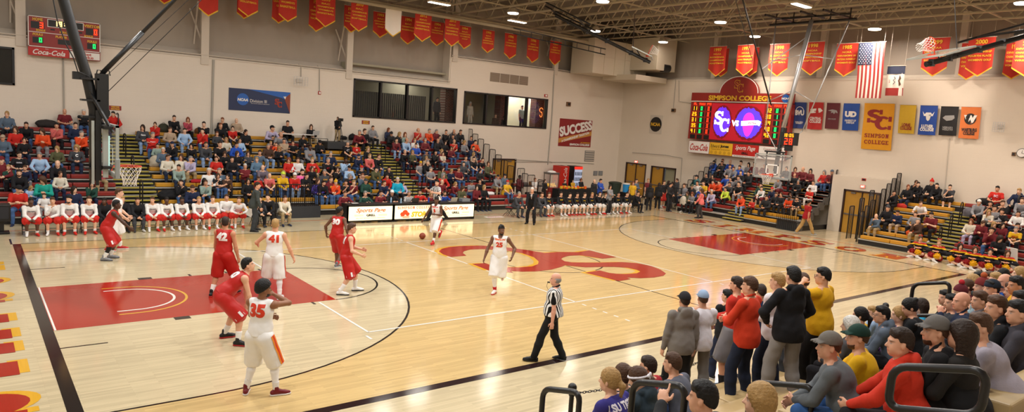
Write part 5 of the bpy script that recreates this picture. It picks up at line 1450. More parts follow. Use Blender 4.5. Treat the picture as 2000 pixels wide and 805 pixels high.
# division banner
r,at,w,h,M3 = panel('wall_banner','wide navy NCAA Division III banner on the cream wall','banner','y',447,171,566,222,.02,SNV,.02)
def ptri(root,at,pts,m,z=.005):
 P = [at(a,b,z) for a,b in pts]; c = root.location; mb = MB(); mb.add([p - c for p in P],[tuple(range(len(P)))]); mb.build('colour_field',m,root)
ptri(r,at,[(.3,0),(1,0),(1,.45),(.85,.28)][::-1],SBL); ptri(r,at,[(1,.05),(.9,.3),(1,1)],mat('sign_rust','8a3a22',.5),.008); ptri(r,at,[(.88,.22),(.93,.2),(.915,.34)],SWH,.01)
pell('roundel',r,at,M3,w,h,.22,.48,.27 * h * 1.0,.27 * h,SBL,.012)
text('NCAA',.13 * h,M3,at(.22,.5,.02),SWH,r,bold=.06,shear=.15,width=.17 * w); text('Division III',.14 * h,M3,at(.47,.52,.02),SWH,r,width=.27 * w); text('DISCOVER DEVELOP DEDICATE',.03 * h,M3,at(.5,.64,.02),SWH,r,width=.3 * w)
sc_logo(r,at,M3,w,h,.8,.55,.38 * h,mat('sign_maroon'),.012,mat('sign_orange','c8562c',.5))
# success banner
r,at,w,h,M3 = panel('wall_banner','crimson banner reading SUCCESS in slanted white capitals','banner','y',1094,231,1153,288,.02,mat('sign_maroon'),.02)
ptri(r,at,[(0,.72),(1,.4),(1,.56),(0,.88)][::-1],mat('sign_tan','c48a3a',.5),.006)
def slant(s,hh,a,b,ang,m,ww):
 A = M3 @ Matrix.Rotation(ang,3,'Z'); return put(text_mesh(s,hh * h,ww * w,bold=.05),'lettering',A,at(a,b,.014),m,r)
slant('SUCCESS',.36,.5,.33,.2,SWH,1.0); slant('A CHAMPIONSHIP TRADITION',.09,.5,.64,.26,SWH,.86); slant('AT SIMPSON',.035,.82,.84,0,SGY,.3); slant('SIMPSON COLLEGE',.08,.65,.92,0,SWH,.62)
# louvre, vents, small wall fittings
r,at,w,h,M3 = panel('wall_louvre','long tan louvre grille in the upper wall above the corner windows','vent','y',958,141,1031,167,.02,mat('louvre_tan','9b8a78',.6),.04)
for k in range(1,4): prect('divider',r,at,M3,w,h,k / 4 - .006,0,k / 4 + .006,1,WTRIM,.012)
for k in range(9): prect('louvre_shade_strip',r,at,M3,w,h,.01,(k + .3) / 9,.99,(k + .55) / 9,mat('louvre_shadow','6f6254',.7),.008)  # darker louvre tone in strips, painting in the shade between the slats
r,at,w,h,M3 = panel('wall_vent','square grey wall vent below the success banner','vent','y',1143,294,1160,316,.03,mat('vent_grey','8c8984',.5),.05)
for k in range(5): prect('vent_slat',r,at,M3,w,h,.05,(k + .3) / 5,.95,(k + .6) / 5,WTRIM,.02)
for u in (1160,1170):
 r,at,w,h,M3 = panel('electrical_box','one of the two grey electrical boxes side by side above the drinks corner','electrical box','y',u,334,u + 7,343,.05,mat('box_grey','7d8082',.5),.1); r['group'] = 'paired electrical boxes'
 prect('box_door',r,at,M3,w,h,.1,.1,.9,.9,mat('box_grey2','8d9092',.5),.01)
def small(name,lab,cat,plane,u0,v0,u1,v1,m,off=.05,th=.1,part=None,pm=None):
 r,at,w,h,M3 = panel(name,lab,cat,plane,u0,v0,u1,v1,off,m,th)
 if part: prect(part,r,at,M3,w,h,.2,.2,.8,.8,pm,.01)
 return r,at,w,h,M3
small('fire_alarm','small red alarm at the end of a drop conduit left of the long window','fire alarm','y',622,178,627,185,SRD,part='strobe',pm=SWH)
small('fire_alarm','small red alarm above the corner window frame','fire alarm','y',1064,184,1070,190,SRD,part='strobe',pm=SWH)
small('security_camera','small brown camera on the wall above the success banner','camera','y',1108,199,1115,208,mat('box_brown','7b5a3c',.5),.1,.2,'lens',SBK)
small('security_camera','small brown camera beside the round NCAA sign','camera','x',1311,212,1318,219,mat('box_brown','7b5a3c',.5),.1,.2,'lens',SBK)
small('fire_alarm','small red alarm above the exit sign by the side door','fire alarm','x',1683,348,1691,354,SRD,.72,.08,'strobe',SBK)
for u0,v0,u1,v1,off,lb in ((1239,313,1246,319,.02,'glowing red exit sign over the double doors in the corner'),(1680,360,1690,369,.74,'glowing red exit sign over the side door between the end bleachers')):
 r,at,w,h,M3 = panel('exit_sign',lb,'exit sign','x',u0,v0,u1,v1,off,mat('exit_case','b8aea4',.5),.1)
 prect('lit_face',r,at,M3,w,h,.12,.15,.88,.85,emit('exit_glow','ff4a3a',2.2),.008); text('EXIT',.45 * h,M3,at(.5,.5,.012),emit('exit_text','ffd0c0',2),r,bold=.04,width=.6 * w)
# basket cages of emergency lights
for (pl,u0,v0,u1,v1,lb) in (('y',574,150,596,168,'wire caged emergency light under the ledge by the navy banner'),('x',1944,240,1963,258,'wire caged emergency light right of the college banners')):
 r,at,w,h,M3 = panel('emergency_light',lb,'emergency light',pl,u0 + 5,v0 + 4,u1 - 5,v1 - 6,.05,WTRIM,.12)
 mb = MB();
 for k in range(6):
  t = k / 5; mb.tube((-w * 1.1 + 2.2 * w * t,-h * 1.3,.2),(-w * 1.1 + 2.2 * w * t,h * 1.1,.2),.008,n=4); mb.tube((-w * 1.1,-h * 1.3 + 2.4 * h * t,.2),(w * 1.1,-h * 1.3 + 2.4 * h * t,.2),.008,n=4)
 put(mb.mesh('wire_cage',GALV),'wire_cage',M3,r.location,None,r)
# wall clock
P = onX(1996,299,XW - .05); r = empty('wall_clock',tuple(P)); tag(r,'round white wall clock in a wire guard at the frame edge','clock')
mb = MB(); mb.tube((0,0,-.05),(0,0,.03),.2,n=28); put(mb.mesh('clock_rim',SBK),'clock_rim',MR,P,None,r)
mb = MB(); mb.tube((0,0,.03),(0,0,.036),.18,n=28); put(mb.mesh('clock_face',SWH),'clock_face',MR,P,None,r)
mb = MB(); mb.bar((0,0,.04),(.02,.12,.04),.012,.006); mb.bar((0,0,.042),(.09,-.03,.042),.016,.006); put(mb.mesh('clock_hand',SBK),'clock_hand',MR,P,None,r)
small('wall_speaker','small round brown fitting left of the wall clock','wall fitting','x',1976,297,1983,305,mat('box_brown'),.05,.08,'grille',SBK)
# round sign
P = onX(1281,243,XW - .02); r = empty('round_sign',tuple(P)); tag(r,'black round NCAA sign on a pale square','sign')
mb = MB(); mb.bbox((-.55,-.62,-.02),(.55,.62,0),.005); put(mb.mesh('backing',mat('sign_pale','cfc6b8',.6)),'backing',MR,P,None,r)
mb = MB(); mb.tube((0,0,0),(0,0,.02),.5,n=40); put(mb.mesh('disc',SBK),'disc',MR,P,None,r); text('NCAA',.24,MR,P + MR @ Vector((0,0,.03)),SGY,r,bold=.05,width=.82)
# conduits on the walls
def conduit(lab,pts,f,r_=.02):
 m = MB(); m.path([f(*p) for p in pts],r_,6); tag(m.build('conduit',mat('conduit_grey','a9a49a',.5)),lab,'conduit')
fy = lambda u,v: onY(u,v,YW - .04); fx = lambda u,v: onX(u,v,XW - .04)
conduit('thin grey conduit down the wall left of the visitor scoreboard',[(122,40),(125,215)],fy,.03); conduit('grey conduit running down the wall left of the navy banner',[(417,117),(413,262)],fy,.05)
conduit('drop conduit feeding the red alarm by the long window',[(620,128),(624,134),(624,178)],fy); conduit('short drop conduit feeding the caged light',[(583,125),(588,130),(588,150)],fy)
conduit('long grey conduit from the ledge down to the side door',[(1083,133),(1078,230),(1070,322)],fy,.035); conduit('horizontal conduit pair running from the side door',[(1006,312),(1076,316),(1078,318)],fy); conduit('horizontal conduit under the pair, running to the vent',[(1006,316),(1100,317),(1160,320)],fy)
conduit('conduit dropping to the brown camera by the round sign',[(1320,155),(1315,213)],fx); conduit('conduit running to the corner of the main scoreboard',[(1326,157),(1326,198),(1350,202)],fx); conduit('thin cable down the wall below the black college banner',[(1855,270),(1845,380)],fx,.01); conduit('thin conduit line running above the doors',[(1235,298),(1300,303),(1332,309),(1329,356)],fx)

# ---- main scoreboard
r,at,w,h,M3 = panel('scoreboard','large crimson Simpson College scoreboard with lit player columns and a video screen','scoreboard','x',1350,199,1538,285,.5,SBR,.35)
S0 = at
m = MB(); pw = w * 1.0; cx = 0
a = at(0,-.23,0) - r.location;
prect('name_panel',r,at,M3,w,h,.0,-.25,1.0,-.015,SBR,.01,.25); prect('border_line',r,at,M3,w,h,0,-.03,1,-.01,SWH,.02)
P = [];
for k in range(25): t = math.pi * k / 24; P.append((.19 * w * math.cos(t),.42 * h * math.sin(t) + .0))
P = [(.19 * w,0)] + P + [(-.19 * w,0)]
mb = MB(); n = len(P); base = -.25
mb.add([(x,y,z) for z in (-.2,.01) for x,y in P],[tuple(range(n,2 * n))] + [(i,(i + 1) % n,n + (i + 1) % n,n + i) for i in range(n)])
put(mb.mesh('crown_panel',SBR),'crown_panel',M3,at(.49,base,0),None,r)
mb = MB(); strokes([(x,y) for x,y in P],.05,mb,0); put(mb.mesh('border_line',SWH),'border_line',M3,at(.49,base,.02),None,r)
sc_logo(r,at,M3,w,h,.49,-.42,.30 * h,SBR,.03,SGY)
slab_ = text_mesh('SIMPSON COLLEGE',.13 * h,.62 * w,bold=.04); put(slab_,'lettering',M3,at(.5,-.12,.03),SGY,r)
pell('roundel',r,at,M3,w,h,.94,-.13,.1 * h,.1 * h,SBL,.03); text('NCAA',.05 * h,M3,at(.94,-.13,.04),SWH,r,bold=.05,width=.07 * w)
prect('video_screen',r,at,M3,w,h,.235,.02,.76,.97,emit('screen_red','a01020',.6),.02)
SCR = lambda nm,c,s_: emit(nm,c,s_)
for (a_,ra,cols) in ((.355,.085,('screen_purple','5a28e0')),(.62,.125,('screen_violet','5030f0'))):
 def blob(rx,ry,m_,z,sd,jit=.08,n=60):
  rnd = random.Random(sd); mb = MB(); pts = [(rx * w * math.cos(t) * (1 + jit * (rnd.random() - .5)),ry * h * math.sin(t) * (1 + jit * (rnd.random() - .5))) for t in np.linspace(0,2 * math.pi,n + 1)[:-1]]
  flatpoly(pts,0,mb); put(mb.mesh('screen_image',m_),'screen_image',M3,at(a_,.5,z),None,r)
 blob(ra * 1.15,.44,SCR('screen_dark_red','700a18',.5),.024,1,.1); blob(ra,.38,SCR(cols[0],cols[1],1.2),.028,2,.12)
a_ = .62
mb = MB(); flatpoly([(.09 * w * math.cos(t) * (.8 + .2 * math.sin(t)) * .75,.3 * h * math.sin(t)) for t in np.linspace(0,2 * math.pi,40)[:-1]],0,mb); put(mb.mesh('screen_image',SCR('screen_pink','ff30b0',1.2)),'screen_image',M3,at(.62,.54,.032),None,r)
sc_logo(r,at,M3,w,h,.355,.5,.55 * h,SCR('screen_white','ffffff',1.6),.034)
text('VS',.15 * h,M3,at(.492,.52,.034),SCR('screen_white','ffffff',1.6),r,bold=.05)
mb = MB(); strokes([(-.10 * w,-.02 * h),(-.03 * w,0),(.06 * w,.02 * h),(.085 * w,-.01 * h)],.12 * h,mb); put(mb.mesh('screen_image',SCR('screen_white','ffffff',1.6)),'screen_image',M3,at(.65,.5,.036),None,r)
text('CENTRAL',.05 * h,M3,at(.655,.5,.042),SCR('screen_red2','e01838',2),r,bold=.04,width=.1 * w)
for side,a0,rows in ((0,.02,(('11','0','0'),('25','0','0'),('31','0','0'),('35','0','3'),('41','0','0'))),(1,.77,(('12','0','0'),('30','1','1'),('34','1','0'),('40','0','0'),('42','0','0')))):
 for i,t_ in enumerate(('PL','FOULS','PTS')): text(t_,.065 * h,M3,at(a0 + .035 + .075 * i,.05,.03),LR,r,bold=.04,width=(.035,.065,.045)[i] * w)
 for j in range(6):
  yb_ = .17 + .152 * j
  for i in range(3):
   prect('digit_window',r,at,M3,w,h,a0 + .005 + .075 * i,yb_ - .055,a0 + .06 + .075 * i,yb_ + .055,SBK,.012)
   if j < 5: digits(rows[j][i],.105 * h,M3,at(a0 + .032 + .075 * i,yb_,.03),(LA,LG,LR)[i],r,t=.2)
r2_,at,w,h,M3 = panel('sponsor_board','row of four sponsor panels under the main scoreboard','sign','x',1346,274,1532,315,.5,SBR,.2)
for a0,a1,m_ in ((.005,.235,SWH),(.24,.485,SGY),(.49,.745,SRD),(.75,.995,SWH)): prect('sponsor_panel',r2_,at,M3,w,h,a0,.03,a1,.97,m_,.01)
text('Coca-Cola',.55 * h,M3,at(.12,.5,.02),SRD,r2_,shear=.35,bold=.02,width=.2 * w); text('Edward',.26 * h,M3,at(.30,.3,.02),SBK,r2_,width=.09 * w); text('Jones',.26 * h,M3,at(.40,.3,.02),SBK,r2_,bold=.05,width=.09 * w)
text('MAKING SENSE OF INVESTING',.1 * h,M3,at(.36,.55,.02),mat('sign_olive','8a6a1c',.5),r2_,width=.2 * w)
for k in range(5): pell('coin_print',r2_,at,M3,w,h,.265 + .047 * k,.8,.13 * h,.13 * h,mat('sign_ochre','c99a22',.5),.014)
text('Sports Page',.42 * h,M3,at(.615,.32,.02),SWH,r2_,shear=.3,bold=.01,width=.2 * w); text('GRILL',.18 * h,M3,at(.615,.68,.02),SBK,r2_,bold=.05); prect('sponsor_strip',r2_,at,M3,w,h,.49,.86,.745,1.0,SWH,.014); text('1802 WEST SECOND AVENUE, INDIANOLA',.08 * h,M3,at(.615,.93,.02),SBK,r2_,width=.22 * w)
text('Community Bank',.22 * h,M3,at(.885,.25,.02),mat('sign_maroon'),r2_,width=.18 * w); text('MEMBER FDIC',.1 * h,M3,at(.87,.75,.02),SNV,r2_,width=.15 * w)
# ---- flags and college banners on the end wall
def hang(name,lab,cat,u0,v0,u1,v1,m,x=XW - .12,grp=None,shear=0.0,ub=None):
 P0 = onX(u0,v0,x); P1 = onX(u1,v0,x); PB = onX((u0 + u1) / 2,v1,x); w = P0.y - P1.y; h = (P0.z + P1.z) / 2 - PB.z; c = (P0 + P1) / 2
 root = bpy.data.objects.new(name,None); M = Matrix(((0,1,0),(-1,0,0),(0,0,1))).to_4x4(); M.translation = c; root.matrix_basis = M; COL.objects.link(root); tag(root,lab,cat,grp)
 sd = int(u0); vs,fs = cloth_grid(w,h,lambda a,b,hh: -b * hh,.022,sd,sway=shear); mb = MB(); mb.add(vs,[tuple(reversed(q)) for q in fs]); mb.add([(a,b + .006,c_) for a,b,c_ in vs],fs); mb.build('flag_cloth' if cat == 'flag' else 'banner_cloth',m,root,smooth=True)
 mb = MB(); mb.tube((-w / 2 - .03,0,.01),(w / 2 + .03,0,.01),.015,n=6)
 if cat == 'flag':
  for s_ in (-1,1): mb.tube((s_ * w * .45,0,.01),(s_ * w * .45,0,10.5 - c.z),.004,n=4)
 mb.build('hanging_rod',WTRIM,root)
 def onb(me,a,b,z,mm,nm='lettering'):
  me = me.copy(); me.materials.clear(); me.materials.append(mm)
  for v in me.vertices:
   X = v.co.x + (a - .5) * w; Zz = v.co.y - b * h; v.co = (X + shear * (-Zz),surf_y(w,sd,.022,X,Zz,h) - .01 - z - v.co.z,Zz)
  return ob(nm,me,root)
 return root,w,h,onb
def tx(onb,s,hh,a,b,m,ww=None,bold=.03,z=.003): onb(text_mesh(s,hh,ww,bold=bold),a,b,z,m)
def gl(s,H,W,t=.22):
 return slab_text(s,H,W,t).mesh('lettering',SWH)
CB = [(1551,1576,200,251,'283c78','navy college banner with a BVU monogram',0),(1581,1609,200,253,'b52a28','red Central College banner between the navy and maroon banners',1),(1615,1641,201,252,'5e2028','maroon college banner with a grey hawk head',2),(1648,1680,202,255,'1f4a9c','blue banner with UD over University of Dubuque',3),
 (1689,1748,202,293,'dd9a18','large gold Simpson College banner with maroon SC',4),(1758,1790,205,261,'cda72a','yellow Loras College banner',5),(1798,1832,206,264,'22489c','blue Luther College banner with a white horned emblem',6),(1838,1873,208,265,'1d1b1c','black Nebraska Wesleyan banner with a silver wolf emblem',7),(1878,1917,209,271,'d8763a','orange Wartburg College banner with a white W in a black disc',8)]
GRYM = mat('print_grey','9a9896',.6)
for u0,u1,v0,v1,c,lab,k in CB:
 root,w,h,onb = hang('college_banner',lab,'banner',u0,v0,u1,v1,mat('banner_%d' % k,c,.75,noise=.06),grp='college banners hung in a row on the end wall',shear=.04)
 if k == 0: tx(onb,'BVU',.2 * h,.5,.4,SWH,.7 * w,.06); tx(onb,'BUENA VISTA\nUNIVERSITY',.1 * h,.5,.78,SWH,.6 * w); mb = MB(); strokes(arc(0,0,.3 * w,.3 * w,10,200,16),.03,mb); onb(mb.mesh('emblem',SWH),.5,.33,.002,SWH,'emblem')
 if k == 1: mb = MB(); strokes([(-.38 * w,0),(.3 * w,.06),(.36 * w,-.02)],.16 * h,mb); onb(mb.mesh('emblem',SWH),.5,.33,.002,SWH,'emblem'); tx(onb,'CENTRAL',.05 * h,.52,.33,SRD,.4 * w,z=.006); tx(onb,'CENTRAL\nCOLLEGE',.22 * h,.5,.65,SWH,.8 * w)
 if k == 2: mb = MB(); flatpoly([(-.38 * w,.05 * h),(-.05 * w,.1 * h),(.3 * w,.06 * h),(.38 * w,-.04 * h),(.2 * w,-.03 * h),(.1 * w,-.08 * h),(0,-.02 * h),(-.15 * w,-.05 * h),(-.1 * w,.02 * h)],0,mb); onb(mb.mesh('emblem',GRYM),.5,.35,.002,GRYM,'emblem'); tx(onb,'COE COLLEGE',.05 * h,.5,.62,GRYM,.6 * w)
 if k == 3: tx(onb,'UD',.22 * h,.5,.4,SWH,.72 * w,.08); tx(onb,'UNIVERSITY OF\nDUBUQUE',.16 * h,.5,.68,SWH,.7 * w)
 if k == 4:
  MAR = mat('print_maroon','8e1f1c',.6)
  for ch,a,b in (('S',.38,.28),('C',.66,.42)):
   g = MB(); slab_glyph(ch,g,GW[ch],1,.24,-GW[ch] / 2,-.5); g.v = [(x * .36 * w / .5,y * .28 * h,zz) for x,y,zz in g.v]; onb(g.mesh('logo_letter',MAR),a,b,.002 + .003 * (ch == 'C'),MAR,'logo_letter')
  onb(gl('SIMPSON',.085 * h,.8 * w),.5,.70,.002,MAR); onb(gl('COLLEGE',.085 * h,.8 * w),.5,.84,.002,MAR)
 if k == 5: tx(onb,'LORAS\nCOLLEGE',.24 * h,.5,.76,mat('print_maroon'),.72 * w,.05)
 if k == 6:
  mb = MB(); flatpoly([(-.34 * w,.16 * h),(-.22 * w,.06 * h),(-.14 * w,.12 * h),(.14 * w,.12 * h),(.22 * w,.06 * h),(.34 * w,.16 * h),(.26 * w,-.0 * h),(.15 * w,.0),(.1 * w,-.12 * h),(0,-.17 * h),(-.1 * w,-.12 * h),(-.15 * w,.0),(-.26 * w,.0)],0,mb); onb(mb.mesh('emblem',SWH),.5,.36,.002,SWH,'emblem')
  tx(onb,'NORSE',.045 * h,.5,.33,SNV,.32 * w,z=.006); tx(onb,'LUTHER\nCOLLEGE',.22 * h,.5,.76,SWH,.78 * w,.05)
 if k == 7: mb = MB(); flatpoly([(-.34 * w,0),(-.2 * w,.08 * h),(.3 * w,.1 * h),(.34 * w,0),(.2 * w,-.07 * h),(-.1 * w,-.1 * h)],0,mb); onb(mb.mesh('emblem',GRYM),.5,.4,.002,GRYM,'emblem'); tx(onb,'NEBRASKA\nWESLEYAN',.14 * h,.5,.76,GRYM,.6 * w)
 if k == 8:
  mb = MB(); mb.add([(.3 * w * math.cos(t),.3 * w * 1.05 * math.sin(t),0) for t in np.linspace(0,2 * math.pi,33)[:-1]],[tuple(range(32))]); onb(mb.mesh('emblem',SBK),.5,.38,.002,SBK,'emblem')
  tx(onb,'W',.24 * h,.5,.38,SWH,.66 * w,.09,.006); tx(onb,'WARTBURG\nCOLLEGE',.22 * h,.5,.78,SBK,.76 * w,.05)
# stars and stripes hung vertically, and the state flag
root,w,h,onb = hang('striped_flag','large American flag hung vertically with its stars at top','flag',1679,83,1730,192,mat('flag_white','e4d8cc',.75),x=19.6,shear=.045)
FR = mat('flag_red','a02c26',.7); FN = mat('flag_navy','1c2440',.7)
def strip(root,w,h,onb,a0,b0,a1,b1,mm,nm,z=.002):
 mb = MB(); K = 16
 for i in range(K):
  t0,t1 = b0 + (b1 - b0) * i / K,b0 + (b1 - b0) * (i + 1) / K
  for j in range(3):
   s0,s1 = a0 + (a1 - a0) * j / 3,a0 + (a1 - a0) * (j + 1) / 3; rect(mb,(s0 - .5) * w,-t1 * h,(s1 - .5) * w,-t0 * h)
 return onb(mb.mesh(nm,mm),.5,0,z,mm,nm)
for k in range(0,13,2): strip(root,w,h,onb,k / 13,0,(k + 1) / 13,1,FR,'red_stripe')
strip(root,w,h,onb,0,0,7 / 13,.4,FN,'star_field',.005)
mb = MB()
for i in range(9):
 for j in range(11):
  if (i + j) % 2 == 0:
   cx,cy = ((i + 1) / 10 * 7 / 13 - .5) * w,-(j + 1) / 12 * .4 * h; q = [(cx + (.034 if t % 2 == 0 else .014) * math.cos(math.pi / 2 + t * math.pi / 5),cy + (.034 if t % 2 == 0 else .014) * math.sin(math.pi / 2 + t * math.pi / 5)) for t in range(10)]
   flatpoly(q,0,mb)
onb(mb.mesh('star',SWH),.5,0,.009,SWH,'star')
root,w,h,onb = hang('state_flag','Iowa flag hung vertically, navy white and red bands with an eagle','flag',1734,129,1769,187,mat('flag_white'),x=19.9,shear=.03)
strip(root,w,h,onb,0,0,1,.27,FN,'navy_band'); strip(root,w,h,onb,0,.74,1,1,FR,'red_band')
BRN = mat('print_brown','5a3a24',.6)
mb = MB(); flatpoly([(.02 * w,.2 * h),(.12 * w,.08 * h),(.04 * w,0),(.14 * w,-.12 * h),(.02 * w,-.18 * h),(-.02 * w,-.05 * h),(-.06 * w,0),(-.02 * w,.06 * h)],0,mb); onb(mb.mesh('eagle_print',BRN),.72,.5,.004,BRN,'eagle_print')
mb = MB(); strokes([(-.02 * w,.14 * h),(.06 * w,.08 * h),(-.05 * w,.02 * h),(.05 * w,-.04 * h),(-.04 * w,-.12 * h)],.03,mb); onb(mb.mesh('ribbon_print',FN),.45,.5,.004,FN,'ribbon_print')
me = text_mesh('IOWA',.04 * h,.2 * w,bold=.03).copy()
for v in me.vertices: v.co = (v.co.y,-v.co.x,v.co.z)
onb(me,.2,.52,.004,FR)

# ------------------------------------------------------------------ spectators
CLR = dict(maroon='6e1f26',red='c4281f',orange='df4c1e',coral='cf6560',rose='b44a5a',pink='f56fae',yellow='dcae1c',lime='c9e24a',olive='55563a',green='20453a',sage='8fa39a',teal='1f9f8e',aqua='1ba6c6',
 sky='a3c1e2',blue='2450b4',navy='1d2744',purple='4a3a98',lavender='b7aecb',white='e4e2df',cream='d9d2c0',tan='b09a82',khaki='a38e68',brown='4b3428',grey='88888c',charcoal='404247',slate='566779',black='18181c',
 jeans='41608f',darkjeans='232f48',lightjeans='89a6cd',denim='5f7d96',mauve='6f6672',gold='d8a722',teal2='2c6a70')
HAIRC = dict(bk='0f0d0d',db='2a1b12',br='4d3322',bl='a88552',rd='7d4426',gy='8c8a88',wh='cfccc6')
HAIRW = dict(bk='black',db='dark',br='brown',bl='blond',rd='reddish',gy='grey',wh='white')
HST = dict(s='short',l='long',t='tied',b='bob',x='bald',c='curly',u='bun',a='afro',z='buzz')
HSW = dict(s='short',l='long',t='tied-back',b='bobbed',x='balding',c='curly',u='bunned',a='bushy',z='cropped')
SK = ['e2b090','dba786','d39c7c','e8bb9c']; SKD = '5a3826'; SKB = '3c261c'
SEATP = dict(
 lap=dict(lean=.10,hl=(-.09,.34,.66),hr=(.09,.34,.66),el=(-.9,-.5,-.4),er=(.9,-.5,-.4)),
 clasp=dict(lean=.48,hl=(-.03,.50,.56),hr=(.03,.52,.54),el=(-.9,-.1,-.6),er=(.9,-.1,-.6)),
 cross=dict(lean=.06,hl=(.12,.22,.84),hr=(-.12,.24,.80),el=(-.7,.2,-1),er=(.7,.2,-1)),
 chin=dict(lean=.34,hl=(.06,.40,.62),hr=(.04,.38,.93),el=(-.8,0,-.6),er=(.5,.3,-1)),
 knees=dict(lean=.22,hl=(-.17,.44,.60),hr=(.17,.44,.60),el=(-.9,-.4,-.2),er=(.9,-.4,-.2)),
 phone=dict(lean=.24,hl=(-.05,.38,.76),hr=(.05,.38,.74),el=(-.7,-.2,-.8),er=(.7,-.2,-.8),hpit=-.35),
 lean=dict(lean=.60,hl=(-.12,.50,.60),hr=(.10,.52,.60),el=(-.9,.1,-.5),er=(.9,.1,-.5),hpit=.15))
STANDP = dict(
 down=dict(hl=(-.27,.05,.76),hr=(.27,.05,.76)),
 cross=dict(hl=(.12,.22,1.22),hr=(-.12,.25,1.18),el=(-.7,.2,-1),er=(.7,.2,-1)),
 hips=dict(hl=(-.2,.14,.98),hr=(.2,.14,.98),el=(-1,-.3,0),er=(1,-.3,0)),
 front=dict(hl=(-.06,.28,1.06),hr=(.06,.30,1.04),el=(-.7,-.3,-.8),er=(.7,-.3,-.8)))
_pc = {}
HV = .017
def pose_J(kind,pose,hy):
 k = ('J',kind,pose,hy)
 if k not in _pc:
  if kind == 'seat': kw = dict(pel=(0,0,.53),fl=(-.14,.40,.085),fr=(.14,.43,.085),hyaw=hy,**SEATP[pose])
  elif kind == 'table': kw = dict(pel=(0,0,.53),fl=(-.14,.30,.085),fr=(.14,.33,.085),hyaw=hy,lean=.3,hl=(-.12,.50,.80),hr=(.14,.50,.80),el=(-.9,0,-.5),er=(.9,0,-.5))
  else: kw = dict(pel=(0,0,.97),fl=(-.12,0,.085),fr=(.12,.03,.085),hyaw=hy,**STANDP[pose])
  _pc[k] = skeleton(**kw)
 return _pc[k]
def cached(key,fn):
 if key not in _pc: _pc[key] = fn()
 return _pc[key]
def person(kind,pose,hy,loc,rz,scale,top,garment,pants,hair,skin,label,group,fat=1.0,cap=None,beard=False,glasses=False,text_=None,far=False):
 HV,hh_ = (.027,.019) if far else (.0145,.011)
 J = pose_J(kind,pose,hy); fk = 1.0 if fat < 1.08 else (1.16 if fat < 1.25 else 1.3)
 K = (kind,pose,hy,fk,far)
 body = cached(('b',) + K,lambda: body_sdf(J,HV,fk,('curl','curl'),None,False,.92).mesh('person',MATS['skin'],feat_fn(J)))
 o = bpy.data.objects.new('person',body); o.location = loc; o.rotation_euler = (0,0,rz); o.scale = scale; o.color = (*hexc(skin),1); COL.objects.link(o)
 tag(o,label,'person',group)
 sl = 'short' if garment in ('tee','polo') else 'long'; hood = garment in ('hoodie','jacket','coat')
 K2 = (kind,pose,fk,far)
 me = cached(('s',sl,hood) + K2,lambda: shirt_sdf(J,HV,sl,.018 if hood else .013,fk,hood=hood).mesh('shirt',MATS['cloth']))
 sh = ob('jacket' if hood or garment == 'blazer' else 'shirt',me,o,color=hexc(CLR[top]))
 if garment in ('official',): sh.material_slots[0].link = 'OBJECT'; sh.material_slots[0].material = MATS['stripes']
 if garment in ('plaid',): sh.material_slots[0].link = 'OBJECT'; sh.material_slots[0].material = MATS['plaid']
 if pants == 'shorts' or pants.endswith('shorts'):
  me = cached(('sh',) + K2,lambda: shorts_mesh(J,HV,'shorts',MATS['cloth'],fk,ln=1.0)); ob('shorts',me,o,color=hexc(CLR[pants.replace('shorts','') or 'white']))
  for n in 'lr': ob('sock',cached(('so',n) + K2,lambda n=n: sock_mesh(J,n,.014,.09)),o,color=hexc('e8e6e4'))
 else:
  me = cached(('p',) + K2,lambda: pants_sdf(J,HV,'slim' if kind == 'seat' else 'long',fat=fk).mesh('trousers',MATS['cloth'])); ob('trousers',me,o,color=hexc(CLR[pants]))
 hc,hs = hair[:2],HST[hair[2]]
 if cap: hs = 'short' if hs in ('bald','curly','afro') else hs
 if not cap or hs not in ('short','buzz'):
  ob('hair',cached(('h',hs,far) + K[:3],lambda: hair_mesh(J,hs,hh_)),o,color=hexc(HAIRC[hc]))
 else: ob('hair',cached(('h','buzz',far) + K[:3],lambda: hair_mesh(J,'buzz',hh_)),o,color=hexc(HAIRC[hc]))
 if cap: ob('beanie' if cap[0] == 'k' else 'cap',cached(('c',cap[0],far) + K[:3],lambda: cap_mesh(J,cap[0] == 'B',hh_,cap[0] == 'k')),o,color=hexc(CLR[cap[1:]]))
 if beard and not far: ob('beard',cached(('bd',) + K[:3],lambda: beard_mesh(J,.010)),o,color=hexc(HAIRC[hc]))
 if glasses and not far: ob('glasses',cached(('gl',) + K[:3],lambda: glasses_mesh(J)),o)
 for n in 'lr':
  ob('shoe',cached(('f',n) + K2,lambda n=n: shoe_meshes(J,n,hh_ + .002)[0]),o,color=hexc(random.choice(['202022','3a3a3c','c9c7c4','5a4636','27304a'])) if not pants.endswith('shorts') else hexc('c9281e' if random.random() < .5 else 'e6e4e2'))
 if text_ and not far:
  t_,tc_,tw_,th_ = text_[:4]
  me = cached(('t',t_,tw_,th_,sl,hood) + K2,lambda: decal_mesh(cached(('s',sl,hood) + K2,None),text_mesh(t_,th_,tw_,bold=.05),V(J['C'] + J['Rt'] @ V(0,.0,.03)),J['Rt']))
  if me: ob('shirt_print',me,o,color=hexc(tc_))
 return o
